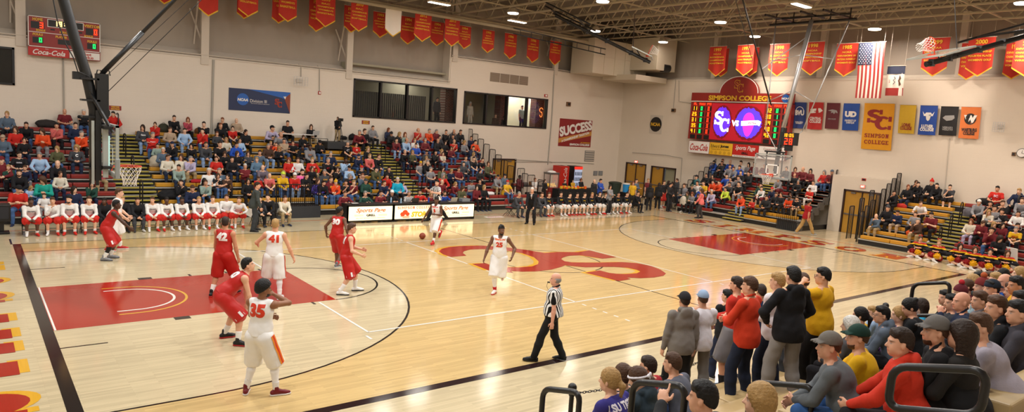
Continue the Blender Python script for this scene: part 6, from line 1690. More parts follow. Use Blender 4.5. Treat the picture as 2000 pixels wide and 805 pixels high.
def decal_mesh(shirt,tm,c,Rt,off=.004,back=False,cell=.025):
 """wrap flat lettering onto the front (or back) of a garment"""
 bm = bmesh.new(); bm.from_mesh(tm)
 co = [v.co for v in bm.verts]; x0 = min(v.x for v in co); x1 = max(v.x for v in co); y0 = min(v.y for v in co); y1 = max(v.y for v in co)
 for ax,a,b in ((0,x0,x1),(1,y0,y1)):
  q = a + cell
  while q < b:
   p = Vector((q,0,0)) if ax == 0 else Vector((0,q,0)); n = Vector((1,0,0)) if ax == 0 else Vector((0,1,0))
   bmesh.ops.bisect_plane(bm,geom=bm.verts[:] + bm.edges[:] + bm.faces[:],plane_co=p,plane_no=n); q += cell
 bm2 = bmesh.new(); bm2.from_mesh(shirt); tree = BVHTree.FromBMesh(bm2); bm2.free()
 R_,U_,F_ = Vector(Rt[:,0]),Vector(Rt[:,2]),Vector(Rt[:,1])
 sg = -1 if back else 1; c = Vector(c); ok = True
 for v in bm.verts:
  org = c + R_ * (v.co.x * -sg) + U_ * v.co.y + F_ * (.6 * sg)
  hit,nn,i,d = tree.ray_cast(org,F_ * -sg)
  v.co = hit + F_ * (off * sg) if hit is not None else org - F_ * (.5 * sg)
 me = bpy.data.meshes.new('shirt_print'); bm.to_mesh(me); bm.free(); me.materials.clear(); me.materials.append(MATS['paint']); return me

ORD = ['front','second','third','fourth','fifth','sixth','seventh','eighth','ninth','tenth','top']
DFAR = 37.6; DEPS = []; FARS = []
PEOPLE = []   # records, labelled together once all are known
def desc(r):
 h = '%s-haired' % HAIRW[r['hair'][:2]] if r['hair'][2] not in 'xl' else ('balding' if r['hair'][2] == 'x' else 'long-%s-haired' % HAIRW[r['hair'][:2]])
 if r['cap']: h = '%s-%s' % (r['cap'][1:],'beanie' if r['cap'][0] == 'k' else 'capped')
 n = 'child' if r['kid'] else 'person'
 g = {'tee': 'T-shirt','long': 'sweater','official': 'striped shirt','plaid': 'plaid shirt','qzip': 'quarter-zip'}.get(r['g'],r['g'])
 return h,n,'%s %s' % (r['top'].replace('2',''),g)
def flush_labels():
 from collections import defaultdict
 def base(r): h,n,c = r['d']; return '%s %s in %s, %s' % (h,n,c,r['where'])
 for r in PEOPLE: r['d'] = desc(r); r['lab'] = base(r)
 for r in PEOPLE: r['nb'] = None
 sec = defaultdict(list)
 for r in PEOPLE: sec[r['where']].append(r)
 for rs in sec.values():
  rs.sort(key=lambda r: r['u'])
  for i,r in enumerate(rs): r['idx'] = i; r['rs'] = rs
 def dups():
  c = defaultdict(list)
  for r in PEOPLE: c[r['lab']].append(r)
  return [v for v in c.values() if len(v) > 1]
 for v in dups():
  for r in v: r['lab'] = '%s %s in %s and %s, %s' % (*r['d'],{'darkjeans': 'dark jeans','lightjeans': 'pale jeans'}.get(r['pants'],r['pants'] if 'shorts' in r['pants'] or r['pants'] == 'jeans' else r['pants'] + ' trousers'),r['where'])
 for v in dups():
  for r in v:
   rs,i = r['rs'],r['idx']; q = rs[i + 1] if i + 1 < len(rs) else (rs[i - 1] if i else None)
   if q: r['lab'] = '%s %s in %s, beside the %s, %s' % (*r['d'],q['d'][2],r['where'])
 for v in dups():
  v.sort(key=lambda r: r['u'])
  for k,r in enumerate(v): r['lab'] = '%s %s in %s, %s such from the left, %s' % (*r['d'],['first','second','third','fourth','fifth','sixth'][min(k,5)],r['where'])
 for r in PEOPLE: r['o']['label'] = ' '.join(r['lab'].split()[:16])

def add_crowd(data,place,secname,rows=None,defrz=math.pi,looks=(-.5,-.25,0,.4),group=None,keep=False):
 for line in data.strip().split('\n'):
  t = line.split()
  if len(t) < 6: continue
  u,v,top,g,pants,hair = float(t[0]),float(t[1]),t[2],t[3],t[4],t[5]
  ex = t[6:]; rnd = random.Random(int(u * 13 + v * 7))
  pose = next((e for e in ex if e in SEATP or e in STANDP),None)
  cap = next((e[2:] if e[0] == 'c' else None for e in ex if e.startswith('c:')),None)
  if cap: cap = 'F' + cap
  for e in ex:
   if e.startswith('k:'): cap = 'k' + e[2:]
   if e.startswith('B:'): cap = 'B' + e[2:]
  kid = 'kid' in ex; dark = 'dk' in ex; fat = 1.3 if 'fat2' in ex else (1.16 if 'fat' in ex else 1.0)
  fem = hair[2] in 'ltbu'
  hy = next((float(e[1:]) for e in ex if e[0] == 'y' and e[1:].lstrip('-').replace('.','').isdigit()),rnd.choice(looks))
  hy = round(hy * 4) / 4
  if not pose: pose = rnd.choice(['lap','clasp','knees','chin','lap','cross','clasp'])
  kind,loc,rz,sc,where = place(u,v,ex,kid,fem,pose)
  if kind == 'stand' and pose not in STANDP: pose = 'down'
  s = sc * (.95 + .0 * rnd.random()) if fem else sc
  skin = SKD if dark else rnd.choice(SK)
  tx_ = None
  for e in ex:
   if e.startswith('t='): q = e[2:].split('/'); tx_ = (q[0].replace('_','\n').replace('~',' '),q[1],float(q[2]),float(q[3]))
  dep = (Vector(loc) - CAM).dot(FW); DEPS.append(dep); far = dep > DFAR and not keep
  o = person(kind,pose,hy,loc,rz + rnd.uniform(-.12,.12),(s * (.92 if fem else 1),s * (.95 if fem else 1),s),top,g,pants,hair,skin,'person',group or 'spectators seated in ' + secname,fat,cap,'beard' in ex,'gl' in ex,tx_,far)
  if far: FARS.append(o); continue
  PEOPLE.append(dict(u=u,v=v,top=top,g=g,pants=pants,hair=hair,cap=cap,kid=kid,o=o,where=where))

HOFF = dict(lap=.75,clasp=.66,cross=.76,chin=.70,knees=.73,phone=.72,lean=.60)
def fit_row(rowfn,n,u,v,plane,kid,pose,rmin=0):
 best = None; ho = HOFF.get(pose,.74) * (.75 if kid else 1)
 fwd = dict(lap=.06,clasp=.26,cross=.03,chin=.19,knees=.12,phone=.14,lean=.31).get(pose,.1)
 for i in range(rmin,n):
  b,z = rowfn(i); hb = b + .15 - fwd
  P = (onY if plane == 'y' else onX)(u,v,hb); e = abs(P.z - (z + ho))
  if best is None or e < best[0]: best = (e,i,P,b,z,P.z - (z + ho))
 return best
def far_place(x0,x1,secn,ntop=11,rmin=0):
 def pl(u,v,ex,kid,fem,pose):
  e,i,P,y,z,dz = fit_row(frow,ntop,u,v,'y',kid,pose,rmin)
  s = (.76 if kid else 1.0); ho = .75 + .43
  s2 = s * min(max(1 + dz / ho,.93),1.07)
  return 'seat',(P.x,y + .15,z - .43 * s2),math.pi,s2,'%s row, %s' % (ORD[i],secn)
 return pl
def end_place(x0,run,secn,n=8):
 def pl(u,v,ex,kid,fem,pose):
  e,i,P,x,z,dz = fit_row(lambda i: (x0 + run * i,Z0 + RISE * i),n,u,v,'x',kid,pose)
  s = (.76 if kid else 1.0); s2 = s * min(max(1 + dz / 1.18,.93),1.07)
  return 'seat',(x + .15,P.y,z - .43 * s2),math.pi / 2,s2,'%s row, %s' % (ORD[i] if i < 7 else 'top',secn)
 return pl
S1 = '''
14 219 slate jacket black blt lap
126 222 maroon tee jeans whx fat lap
164 220 black long jeans whs cross
30 246 red vest black brl lap y-.5
53 248 black jacket jeans dbs clasp
84 252 orange long grey brl phone y-.5
110 249 coral long black bks chin
147 246 navy qzip lightjeans dbs lap fat
158 264 orange long black gys chin
6 273 slate jacket jeans gys c:tan lap
47 273 black cardigan darkjeans dbt lap
112 291 olive jacket jeans blb lap
150 291 charcoal long darkjeans blc lap t=C/ffffff/.1/.12
38 305 black tee jeans dbs gl t=CENTRAL/c9c7d0/.2/.05
78 306 sky long navy gys fat knees
3 308 maroon jacket black brs c:maroon
114 321 black coat jeans gyx clasp
16 328 green long jeans bls kid chin
36 340 black jacket jeans dbs beard clasp
48 329 navy long grey brs kid
86 352 teal long jeans brc phone
118 343 cream poncho navy brt lap
36 367 red tee jeans brs B:black phone
60 373 sky long jeans bll kid phone
144 366 navy long navy dbl fat lap
180 364 green long navy dbl chin
87 392 white tee grey brs kid lap
196 322 rose polo khaki brs cross
190 290 red tee black gys lap
222 225 red jacket darkjeans bks knees
'''
S2 = '''
279 243 charcoal long lightjeans dbl lap t=Game/e8e8e8/.2/.07
304 245 red hoodie jeans brt chin
298 264 red long jeans gys cross fat t=Simpson/f0f0f0/.2/.05
339 233 black qzip black dbs clasp
367 234 rose long black rdb chin
332 255 tan long jeans brs lap
361 258 sky long lightjeans dbs knees fat
308 285 sage long black dbs kid lap
319 295 slate long jeans whs lap
337 285 black jacket jeans brs c:navy chin
374 285 black long jeans bkb clasp
354 301 cream long khaki brl lap
327 309 cream vest darkjeans brs gl lap
372 313 lavender long khaki gys chin
350 333 sage long darkjeans dbs clasp
354 364 black coat jeans dbs chin
376 364 navy long khaki brs phone
403 360 sage long jeans brs chin
399 351 black jacket black bkl lap
408 330 white long black whs lap
423 313 red polo black brs lap
429 332 slate tee jeans gys lap t=C/ffffff/.09/.09
426 348 black tee jeans brl chin
399 244 black polo darkjeans dbs chin
396 258 red hoodie jeans dbs chin
430 247 black jacket black rdz clasp
435 237 black long black rds lap
462 237 tan long black gyx lap
424 260 charcoal long black rds kid lap
455 251 red tee darkjeans dbt clasp
480 253 black coat black dbt lap
469 273 sky vest jeans dbt lap
462 284 blue jacket black dbs lap
442 273 cream long jeans bll lap
430 281 black polo black dbs fat2 clasp
402 284 charcoal long lightjeans brs fat clasp
439 302 black long black brl phone
453 315 black jacket darkjeans dbs fat lap
463 301 black cardigan jeans brl lap
485 302 charcoal long black brl cross
507 300 slate long jeans dbs knees
479 326 maroon long black whs cross
502 316 denim jacket jeans bls lap
514 330 mauve long black gyx clasp
445 348 brown long black dbt clasp
485 350 black cardigan black dbl lap
505 353 red long jeans brs kid phone
530 252 lavender long black dbs c:black lean
533 270 black tee black bks kid
548 263 grey tee darkjeans dbx lean
555 277 tan long jeans dbs cross
529 280 maroon tee black bls kid
540 285 orange tee black brs kid
573 276 black tee black brs kid lap
592 270 black jacket jeans brt phone
524 287 brown jacket lightjeans gys lap
545 291 black long black bll phone
591 290 black hoodie grey bks lap dk t=STORM/e8a22c/.2/.06
606 288 grey hoodie black bks clasp dk t=STORM/e07a2c/.16/.05
625 280 black hoodie jeans brs c:black phone
646 301 navy blazer black gys lap
640 312 black tee black gyz clasp t=C/c0303a/.14/.08
564 316 red long black rdc lap
582 314 white cardigan black brs lap
610 314 red long khaki bls knees fat t=SIMPSON/f4ecec/.25/.06
554 332 purple jacket navy bll lap
590 333 pink tee black dbs beard lap
609 332 black long black brl lap
634 333 charcoal hoodie jeans gys lap t=IOWA/e0a030/.2/.06
527 347 coral polo darkjeans rdx clasp
552 343 yellow jacket jeans brs c:lime clasp
576 345 red long lightjeans brs c:white clasp fat
599 350 black jacket jeans dbs clasp
621 347 purple plaid jeans brb lap
632 361 black hoodie jeans dbs beard clasp
646 348 maroon hoodie jeans brs t=ISU/e0b030/.16/.08
656 362 orange hoodie jeans brs k:gold chin
703 258 maroon long black gys lean fat
712 256 black long black brs lap
728 251 grey coat black brs lap
679 282 black tee black gys clasp fat t=C/c9c7d0/.16/.12
696 283 red tee jeans dbt lap t=SC/f0d0c0/.14/.1
719 286 black long black blb lap
675 311 sky long jeans bks dk chin
700 308 navy vest jeans dbs beard c:navy clasp
722 307 coral vest darkjeans bls clasp
739 307 black long jeans brs gl clasp
660 331 black long jeans brl chin
682 331 sky long jeans brs c:black lap
706 329 black tee black whs beard c:red cross t=SC/d8d0d0/.12/.06
734 332 olive hoodie jeans dbs c:black clasp
759 332 black jacket black dbs clasp
683 345 black tee jeans gyb lap t=C/c0303a/.14/.08
709 346 slate long black rds chin
714 355 green jacket black gys c:charcoal fat2 lap
757 348 red coat jeans dbs clasp
777 351 aqua vest black whs lap
676 362 black tee jeans dbs chin
691 362 maroon tee jeans bls chin
750 360 navy tee jeans brs clasp
787 360 lavender vest black dbl lap
'''
S3 = '''
759 253 navy coat black rdb lap
764 262 black jacket black dbs c:black phone
780 260 black hoodie jeans blb chin
792 260 sage jacket jeans rdl chin
775 276 maroon qzip lightjeans dbs clasp
794 275 sky long jeans rdx clasp
791 299 black long darkjeans dbx clasp fat
816 255 red polo jeans rdx chin
838 257 orange long jeans gys clasp fat t=ISU/e8c020/.14/.06
852 259 maroon hoodie black gys lap t=ISU/e8c020/.12/.06
859 267 charcoal jacket black dbt lap
871 259 black long black brs chin
887 257 charcoal jacket jeans gyx chin
885 267 black jacket black dbs lap
900 257 black jacket darkjeans brs clasp
920 272 navy long black brs lap
928 278 orange jacket darkjeans dbs lap
810 277 white tee jeans bls lap
813 285 blue tee jeans dbs lap t=ROYALS/f0f0f8/.2/.05
831 275 maroon long jeans gys lap
855 275 black jacket jeans dbx lap gl
870 278 black coat black dbl lap
887 277 red tee jeans gyx chin
907 281 grey cardigan darkjeans blc lap
925 291 navy jacket jeans dbs clasp fat
925 301 tan cardigan jeans blb lap
910 309 slate long black dbs clasp
882 290 maroon long jeans brb lap t=CYCLONES/e8b030/.22/.05
863 292 maroon long jeans bll lap
866 302 cream long jeans brb chin
851 300 black jacket black bks chin
833 300 charcoal long black dbs phone
806 298 olive long black bll lap
833 309 tan long black blb lap
835 317 black jacket black gys clasp
822 321 grey tee jeans brs c:gold knees
841 334 grey tee darkjeans gys lap
864 324 olive long black dbl lap
882 336 navy blazer black blb phone
896 332 maroon polo jeans brs lap
906 322 charcoal hoodie darkjeans dbs beard lap
925 312 black tee jeans dbs clasp
942 317 black tee lightjeans dbs beard clasp
954 316 olive long black brl lap
938 334 black coat black dbt lap
938 349 black vest black dbt lap
863 358 maroon long black gyx gl lap
865 342 red long black gyc lean
890 360 maroon long jeans blt clasp
903 363 olive long black brl phone
921 360 grey tee jeans brs B:charcoal phone
932 361 maroon coat black dbl lap
946 360 black coat black bll lap
973 348 grey jacket khaki brs c:black clasp
986 347 slate jacket khaki brs c:black lap
991 358 yellow tee jeans rds c:red knees fat2 t=CYCLONES/c02020/.25/.06
'''
add_crowd(S1,far_place(-21,-11,'red seats behind the visiting bench'),'the red block behind the visiting bench')
add_crowd(S2,far_place(-9.6,1,'gold seats of the long side'),'the gold block of the long side')
add_crowd(S3,far_place(2.5,8.3,"red seats behind the scorer's table"),"the red block behind the scorer's table")
EA = '''
1337 361 grey jacket darkjeans brs lap
1343 376 olive jacket black brl phone
1352 377 grey long black rdl phone
1363 381 black jacket black brl phone
1352 363 black jacket black dbs c:olive lap
1362 357 white long black dbs chin
1361 344 teal2 jacket black bks c:black lap
1379 345 black long black dbs lap
1375 355 yellow tee jeans dbs lap
1369 366 blue long jeans gyb lap
1391 360 orange hoodie black dbs clasp
1404 360 orange hoodie black dbs chin
1389 376 lavender long jeans whs clasp
1394 319 blue hoodie jeans dbs c:black chin
1412 311 black long black rds lap
1410 320 charcoal long black dbs chin
1427 312 blue long black brx lap
1426 324 grey long black dbs lap
1448 315 white qzip black dbs lap
1463 317 grey cardigan black bkl lap
1445 325 blue jacket black dbs lap
1433 331 grey hoodie navy brs clasp
1447 336 black long black dbs lap
1463 337 black jacket black dbs lap
1420 342 blue tee jeans dbs knees
1426 352 grey long black dbs clasp
1443 346 grey hoodie black dbs chin
1443 358 black tee grey dbs clasp
1392 343 black long black bkl lap
1393 352 black long black brt lap
1424 362 charcoal long black dbs clasp
1417 372 lime long black dbs clasp fat
1474 320 maroon long black brs lap
1494 320 maroon tee black whs lap t=ISU/e8c020/.14/.06
1487 361 green long black dbs lap
1487 372 white qzip maroonshorts dbs clasp fat
1520 355 grey hoodie maroonshorts dbs c:white clasp
1508 372 navy hoodie black brs c:red clasp
1537 324 charcoal jacket black brt lap
1554 326 maroon long black brb lap
1569 329 maroon long black rdx lap
1584 328 maroon long black bkl lap
1611 333 red vest jeans gyb lap
1625 336 maroon long jeans brs c:slate lap
1552 344 black long black brx lap
1559 355 black long black gyt lap
1588 359 white long charcoal brs lap
1582 368 red tee white brs kid phone
1526 377 black vest black brt lap
1544 378 grey long black brt lap
1497 386 black jacket black dbs lap
1515 384 black jacket black brs lap
1558 379 charcoal long black bkt lap
1540 390 orange qzip charcoal bks dk clasp
1556 391 black polo khaki dbs beard clasp
1447 387 orange jacket lightjeans dbs clasp
1468 390 red long black blt phone kid
'''
EB_ = '''
1774 361 black coat darkjeans rdt lap
1789 354 black hoodie black brt chin
1792 363 black jacket black dbs clasp
1821 353 black hoodie black brs k:red gl lap
1830 365 black jacket black bks clasp
1854 368 charcoal tee blackshorts dbs chin
1746 381 black jacket black dbs chin
1796 402 white tee black brs lean
1735 405 black jacket black dbs k:charcoal lap
1752 418 navy vest tan dbs phone
1788 421 grey cardigan black brs lap
1821 417 maroon tee black dbs phone
1793 433 brown jacket khaki gys chin
1711 425 slate long khaki gyx chin
1949 364 red tee black bks lap t=SC/e8d0e0/.16/.1
1992 372 navy jacket black bls knees
1912 397 grey hoodie black brs B:white clasp
1933 400 black tee black dbs chin
1942 405 grey long black dbs lap
1957 397 black tee black brs chin
1996 393 grey long grey brs clasp
1930 415 cream cardigan black bll clasp
1957 416 black tee black dbs lap
1988 422 white long navy dbs lap
1897 430 cream long lavender rdl lap
1919 433 maroon hoodie black brt phone
1936 448 maroon hoodie jeans dbs chin
1941 436 black long black bll lap
1959 437 maroon hoodie black dbl lap
1952 463 black coat black dbc phone
1987 441 black long black dbs lap
1982 452 yellow tee jeans gys clasp fat t=ISU/c02020/.2/.08
'''
add_crowd(EA,end_place(EX0,ERUN,'end seats under the scoreboard'),'the end block under the scoreboard',looks=(.5,.25,0,.75))
add_crowd(EB_,end_place(BX0,BRUN,'end seats behind the cheerleaders'),'the end block behind the cheerleaders',looks=(.5,.25,0,.75))

# ------------------------------------------------------------------ folding chairs, team benches, tables
def chair_proto():
 r = empty('folding_chair')
 m = MB(); m.bbox((-.2,-.2,.43),(.2,.2,.455),.01); m.build('seat',mat('chair_seat_black','1a1a1c',.5),r)
 m = MB(); m.bbox((-.19,-.255,.62),(.19,-.235,.82),.008); m.build('backrest',mat('chair_seat_black'),r)
 for s in (-1,1):
  m = MB(); m.path([(s * .205,-.25,.86),(s * .205,-.2,.45),(s * .205,.2,.02)],.011,6); m.path([(s * .19,.12,.44),(s * .19,-.28,.02)],.011,6); m.build('leg',RAIL,r,smooth=True)
 m = MB(); m.tube((-.2,.17,.1),(.2,.17,.1),.009,n=6); m.tube((-.19,-.22,.12),(.19,-.22,.12),.009,n=6); m.tube((-.205,-.25,.86),(.205,-.25,.86),.011,n=6); m.build('stretcher',RAIL,r)
 return r
def clone(o,parent=None):
 c = o.copy(); COL.objects.link(c); c.parent = parent
 for ch in o.children: clone(ch,c)
 return c
CH0 = chair_proto(); used = [False]
def chair(x,y,rz,lab,grp,red=False):
 c = CH0 if not used[0] else clone(CH0); used[0] = True
 c.location = (x,y,0); c.rotation_euler = (0,0,rz); tag(c,lab,'chair',grp)
 if red:
  for ch in c.children:
   if ch.name.startswith(('seat','backrest')): ch.data = ch.data.copy(); ch.data.materials[0] = mat('chair_red','9c1f22',.5)
 return c
CHW = []
def benchmen(data,secname,chlab,y0=9.25,grp=None):
 def pl(u,v,ex,kid,fem,pose):
  ho = HOFF.get(pose,.74) + .43; fwd = dict(lap=.06,clasp=.26,cross=.03,chin=.19,knees=.12,phone=.14,lean=.31).get(pose,.1)
  P = onY(u,v,y0 - fwd); s = min(max(P.z / ho,.94),1.08)
  c = chair(P.x,y0 + .02,math.pi,chlab,chlab.split(',')[0]); CHW.append((len(PEOPLE),c))
  return 'seat',(P.x,y0 + .0,.0),math.pi,s,secname
 add_crowd(data,pl,secname,group=grp,looks=(-.5,-.25,0),keep=True)
VB = '''
59 396 white long redshorts bks dk clasp t=CENTRAL/4a4a58/.22/.045
104 398 white long redshorts brs chin
137 392 white long redshorts bks beard clasp t=CENTRAL/4a4a58/.22/.045
174 393 white long redshorts brs clasp t=CENTRAL/4a4a58/.22/.045
203 399 black jacket black bks dk clasp
239 392 black jacket black bls clasp
268 395 black jacket charcoal dbs clasp
298 393 white long redshorts brs clasp t=CENTRAL/4a4a58/.22/.045
324 396 white long redshorts bks dk clasp t=CENTRAL/4a4a58/.22/.045
354 393 white long redshorts bks dk clasp t=CENTRAL/4a4a58/.22/.045
388 393 white long redshorts bls clasp t=CENTRAL/4a4a58/.22/.045
416 391 white long redshorts brs clasp t=CENTRAL/4a4a58/.22/.045
443 390 white long redshorts brs lap
469 398 white long redshorts brs lean
508 391 charcoal blazer black bks clasp
525 387 black blazer black dbs clasp
556 390 cream long khaki brs clasp
'''
benchmen(VB,'on the visiting bench','black folding chairs of the visiting bench, one under each seated man',9.3,'visiting team on its bench')
HB2 = '''
1014 381 charcoal blazer charcoal gyz clasp
1060 382 charcoal blazer charcoal brs clasp
1073 382 black long whiteshorts brs clasp t=STORM/e8c030/.2/.06
1096 381 black long whiteshorts dbs knees t=STORM/e8c030/.2/.06
1113 386 black long whiteshorts dbs clasp t=STORM/e8c030/.2/.06
1128 383 black long whiteshorts dbs clasp t=STORM/e8c030/.2/.06
1142 385 black long whiteshorts brs clasp t=STORM/e8c030/.2/.06
1157 385 black long whiteshorts bls clasp t=STORM/e8c030/.2/.06
1172 383 black long whiteshorts dbs chin t=STORM/e8c030/.2/.06
1184 387 black long whiteshorts rds lean
1193 380 black long whiteshorts bls chin
1209 385 black long whiteshorts bks clasp t=STORM/e8c030/.2/.06
1225 383 black long whiteshorts dbs clasp t=STORM/e8c030/.2/.06
1246 386 black long black dbs chin
'''
benchmen(HB2,'on the home bench','black folding chairs of the home bench, one under each seated man',9.1,'home team on its bench')
chair(onY(1000,395,9.2).x,9.3,math.pi + .5,'red-backed folding chair standing empty at the end of the home bench',None,red=True)
# lit scorer's table in three sections
TX0 = onY(677.5,437,8.9).x; TX1 = onY(926,428,8.9).x; TBK = mat('table_black','141416',.4)
tw = (TX1 - TX0) / 3
for k,lb in enumerate(("left section of the scorer's table, its lit panel reading Sports Page Grill","middle section of the scorer's table, its lit panel reading Simpson College Storm","end section of the scorer's table nearest the home bench, lit Sports Page Grill panel")):
 x0,x1 = TX0 + tw * k,TX0 + tw * (k + 1); r = empty('scorers_table',((x0 + x1) / 2,9.2,0)); tag(r,lb,'table',None)
 a,b = -tw / 2 + .01,tw / 2 - .01
 m = MB(); m.bbox((a,-.3,.74),(b,.35,.80),.01); m.build('tabletop',TBK,r)
 m = MB(); m.box((a,-.3,.06),(b,-.24,.74)); m.box((a,-.3,.0),(a + .06,.3,.74)); m.box((b - .06,-.3,0),(b,.3,.74)); m.build('cabinet',TBK,r)
 m = MB(); m.box((a + .05,-.31,.12),(b - .05,-.3,.70)); pn = m.build('lit_panel',emit('panel_cream','fbe9bd',1.0),r)
 c = Vector(((x0 + x1) / 2,8.885,.41))
 TO,TG = emit('print_orange_lit','d8451c',.5),emit('print_yellow_lit','e8b020',.6)
 _ = mat('print_orange','d8451c',.6),mat('print_yellow','e8b020',.6)
 if k == 1:
  put(slab_text('SIMPSON COLLEGE',.11,1.75).mesh('lettering',TO),'lettering',MF,c + Vector((0,0,.2)),None,r)
  text('STORM',.24,MF,c + Vector((.3,-.001,-.1)),TG,r,bold=.06,shear=.2,width=1.0)
  m = MB()
  for q,(dx,dz,rr) in enumerate(((-.5,-.02,.12),(-.38,.06,.13),(-.26,-.02,.1))): m.add([(dx + rr * math.cos(t),dz + rr * .8 * math.sin(t),q * .001) for t in np.linspace(0,2 * math.pi,19)[:-1]],[tuple(range(18))])
  for q in range(3): rect(m,-.62 + .06 * q,-.12 - .035 * q,-.16,-.10 - .035 * q,.004)
  put(m.mesh('cloud_print',TO),'cloud_print',MF,c + Vector((-.12,0,-.06)),None,r)
 else:
  text('Sports Page',.22,MF,c + Vector((0,0,.11)),TO,r,shear=.35,width=1.35,bold=.02); text('GRILL',.1,MF,c + Vector((0,0,-.08)),SBK,r,bold=.06,width=.42)
  for s in (-1,1):
   m = MB(); rect(m,s * .55 - .2,.015,s * .55 + .2,.025); rect(m,s * .55 - .2,-.025,s * .55 + .2,-.015); put(m.mesh('rule_print',TO),'rule_print',MF,c + Vector((0,0,-.08)),None,r)
  text('1802 WEST SECOND AVENUE, INDIANOLA',.045,MF,c + Vector((0,0,-.2)),TO,r,width=1.35)
def tabmen(data,y0,secname,grp):
 def pl(u,v,ex,kid,fem,pose):
  P = onY(u,v,y0 - .2); s = min(max(P.z / 1.14,.93),1.1)
  c = chair(P.x,y0 + .1,math.pi,"black folding chairs behind the scorer's table, mostly hidden","chairs behind the scorer's table"); CHW.append((len(PEOPLE),c))
  return 'table',(P.x,y0,0),math.pi,s,secname
 add_crowd(data,pl,secname,group=grp,looks=(-.5,-.25,0),keep=True)
tabmen('''
675 380 maroon long black brs lap
714 380 green long black gys lap
744 379 maroon qzip black dbs lap
766 378 black jacket black dbs c:white lap
799 379 white official black gys lap
822 377 red polo black dbs beard lap
843 379 maroon long black blb lap
869 379 blue plaid black dbs beard lap
''',9.95,"at the scorer's table","people seated at the scorer's table")
def laptop(x,y,z,rz,lab,colr='2a2a2c',ang=1.9):
 r = empty('laptop',(x,y,z),rz); tag(r,lab,'laptop'); mm = mat('laptop_' + colr,colr,.4)
 m = MB(); m.bbox((-.17,-.12,0),(.17,.12,.018),.004); m.build('keyboard_base',mm,r)
 m = MB(); M = Matrix.Translation((0,.12,.01)) @ Matrix.Rotation(-(ang - math.pi / 2),4,'X'); m.bbox((-.17,-.004,0),(.17,.004,.23),.003,M); m.build('screen_lid',mm,r)
xx = lambda u,y: onY(u,390,y).x
laptop(xx(806,9.2),9.1,.8,math.pi,'black laptop with a red mark, open before the striped-shirted scorer'); laptop(xx(881,9.2),9.1,.8,math.pi,'silver laptop open on the end section of the table','a8a49c')
r = empty('control_console',(xx(906,9.2),9.15,.8)); tag(r,'grey sound console on the end of the table','console'); m = MB(); m.bbox((-.22,-.15,0),(.22,.15,.14),.01); m.build('case',mat('console_grey','7a8086',.4),r)
m = MB();
for k in range(8): m.tube((-.18 + .05 * k,-.08,.14),(-.18 + .05 * k,-.08,.155),.008,n=6)
m.build('knob',SBK,r)
def bottle(x,y,z,lab,col='9fc4e0',h=.22,grp=None):
 r = empty('water_bottle',(x,y,z)); tag(r,lab,'bottle',grp)
 m = MB(); m.tube((0,0,0),(0,0,h * .75),.032,n=12); m.tube((0,0,h * .75),(0,0,h * .9),.032,.013,n=12); m.build('bottle_body',mat('bottle_' + col,col,.2),r,smooth=False); m = MB(); m.tube((0,0,h * .9),(0,0,h),.015,n=10); m.build('cap',SWH,r)
bottle(xx(780,9.2),9.05,.8,"clear water bottle between the white-capped man and the scorer"); bottle(xx(834,9.2),9.05,.8,"blue drinks bottle on the middle section of the table",'2850b8',.26); bottle(xx(766,9.2),9.3,.8,'small clear bottle in front of the white-capped man')
r = empty('binder',(xx(690,9.2),9.05,.8)); tag(r,'black book lying open on the left section of the table','book'); m = MB(); m.bbox((-.15,-.1,0),(.15,.1,.03),.005); m.build('cover',SBK,r); m = MB(); m.bbox((-.14,-.09,.03),(.14,.09,.036),.001); m.build('page',SWH,r)
# paint sticker on the floor near the home bench
m = MB(); a = onZ(965,424); m.box((a.x - .5,a.y - .18,0),(a.x + .5,a.y + .18,.003)); o = m.build('floor_decal',SWH,floor); text('SIMPSON',.16,Matrix.Identity(3),(a.x,a.y,.0045),SRD,floor,bold=.05)
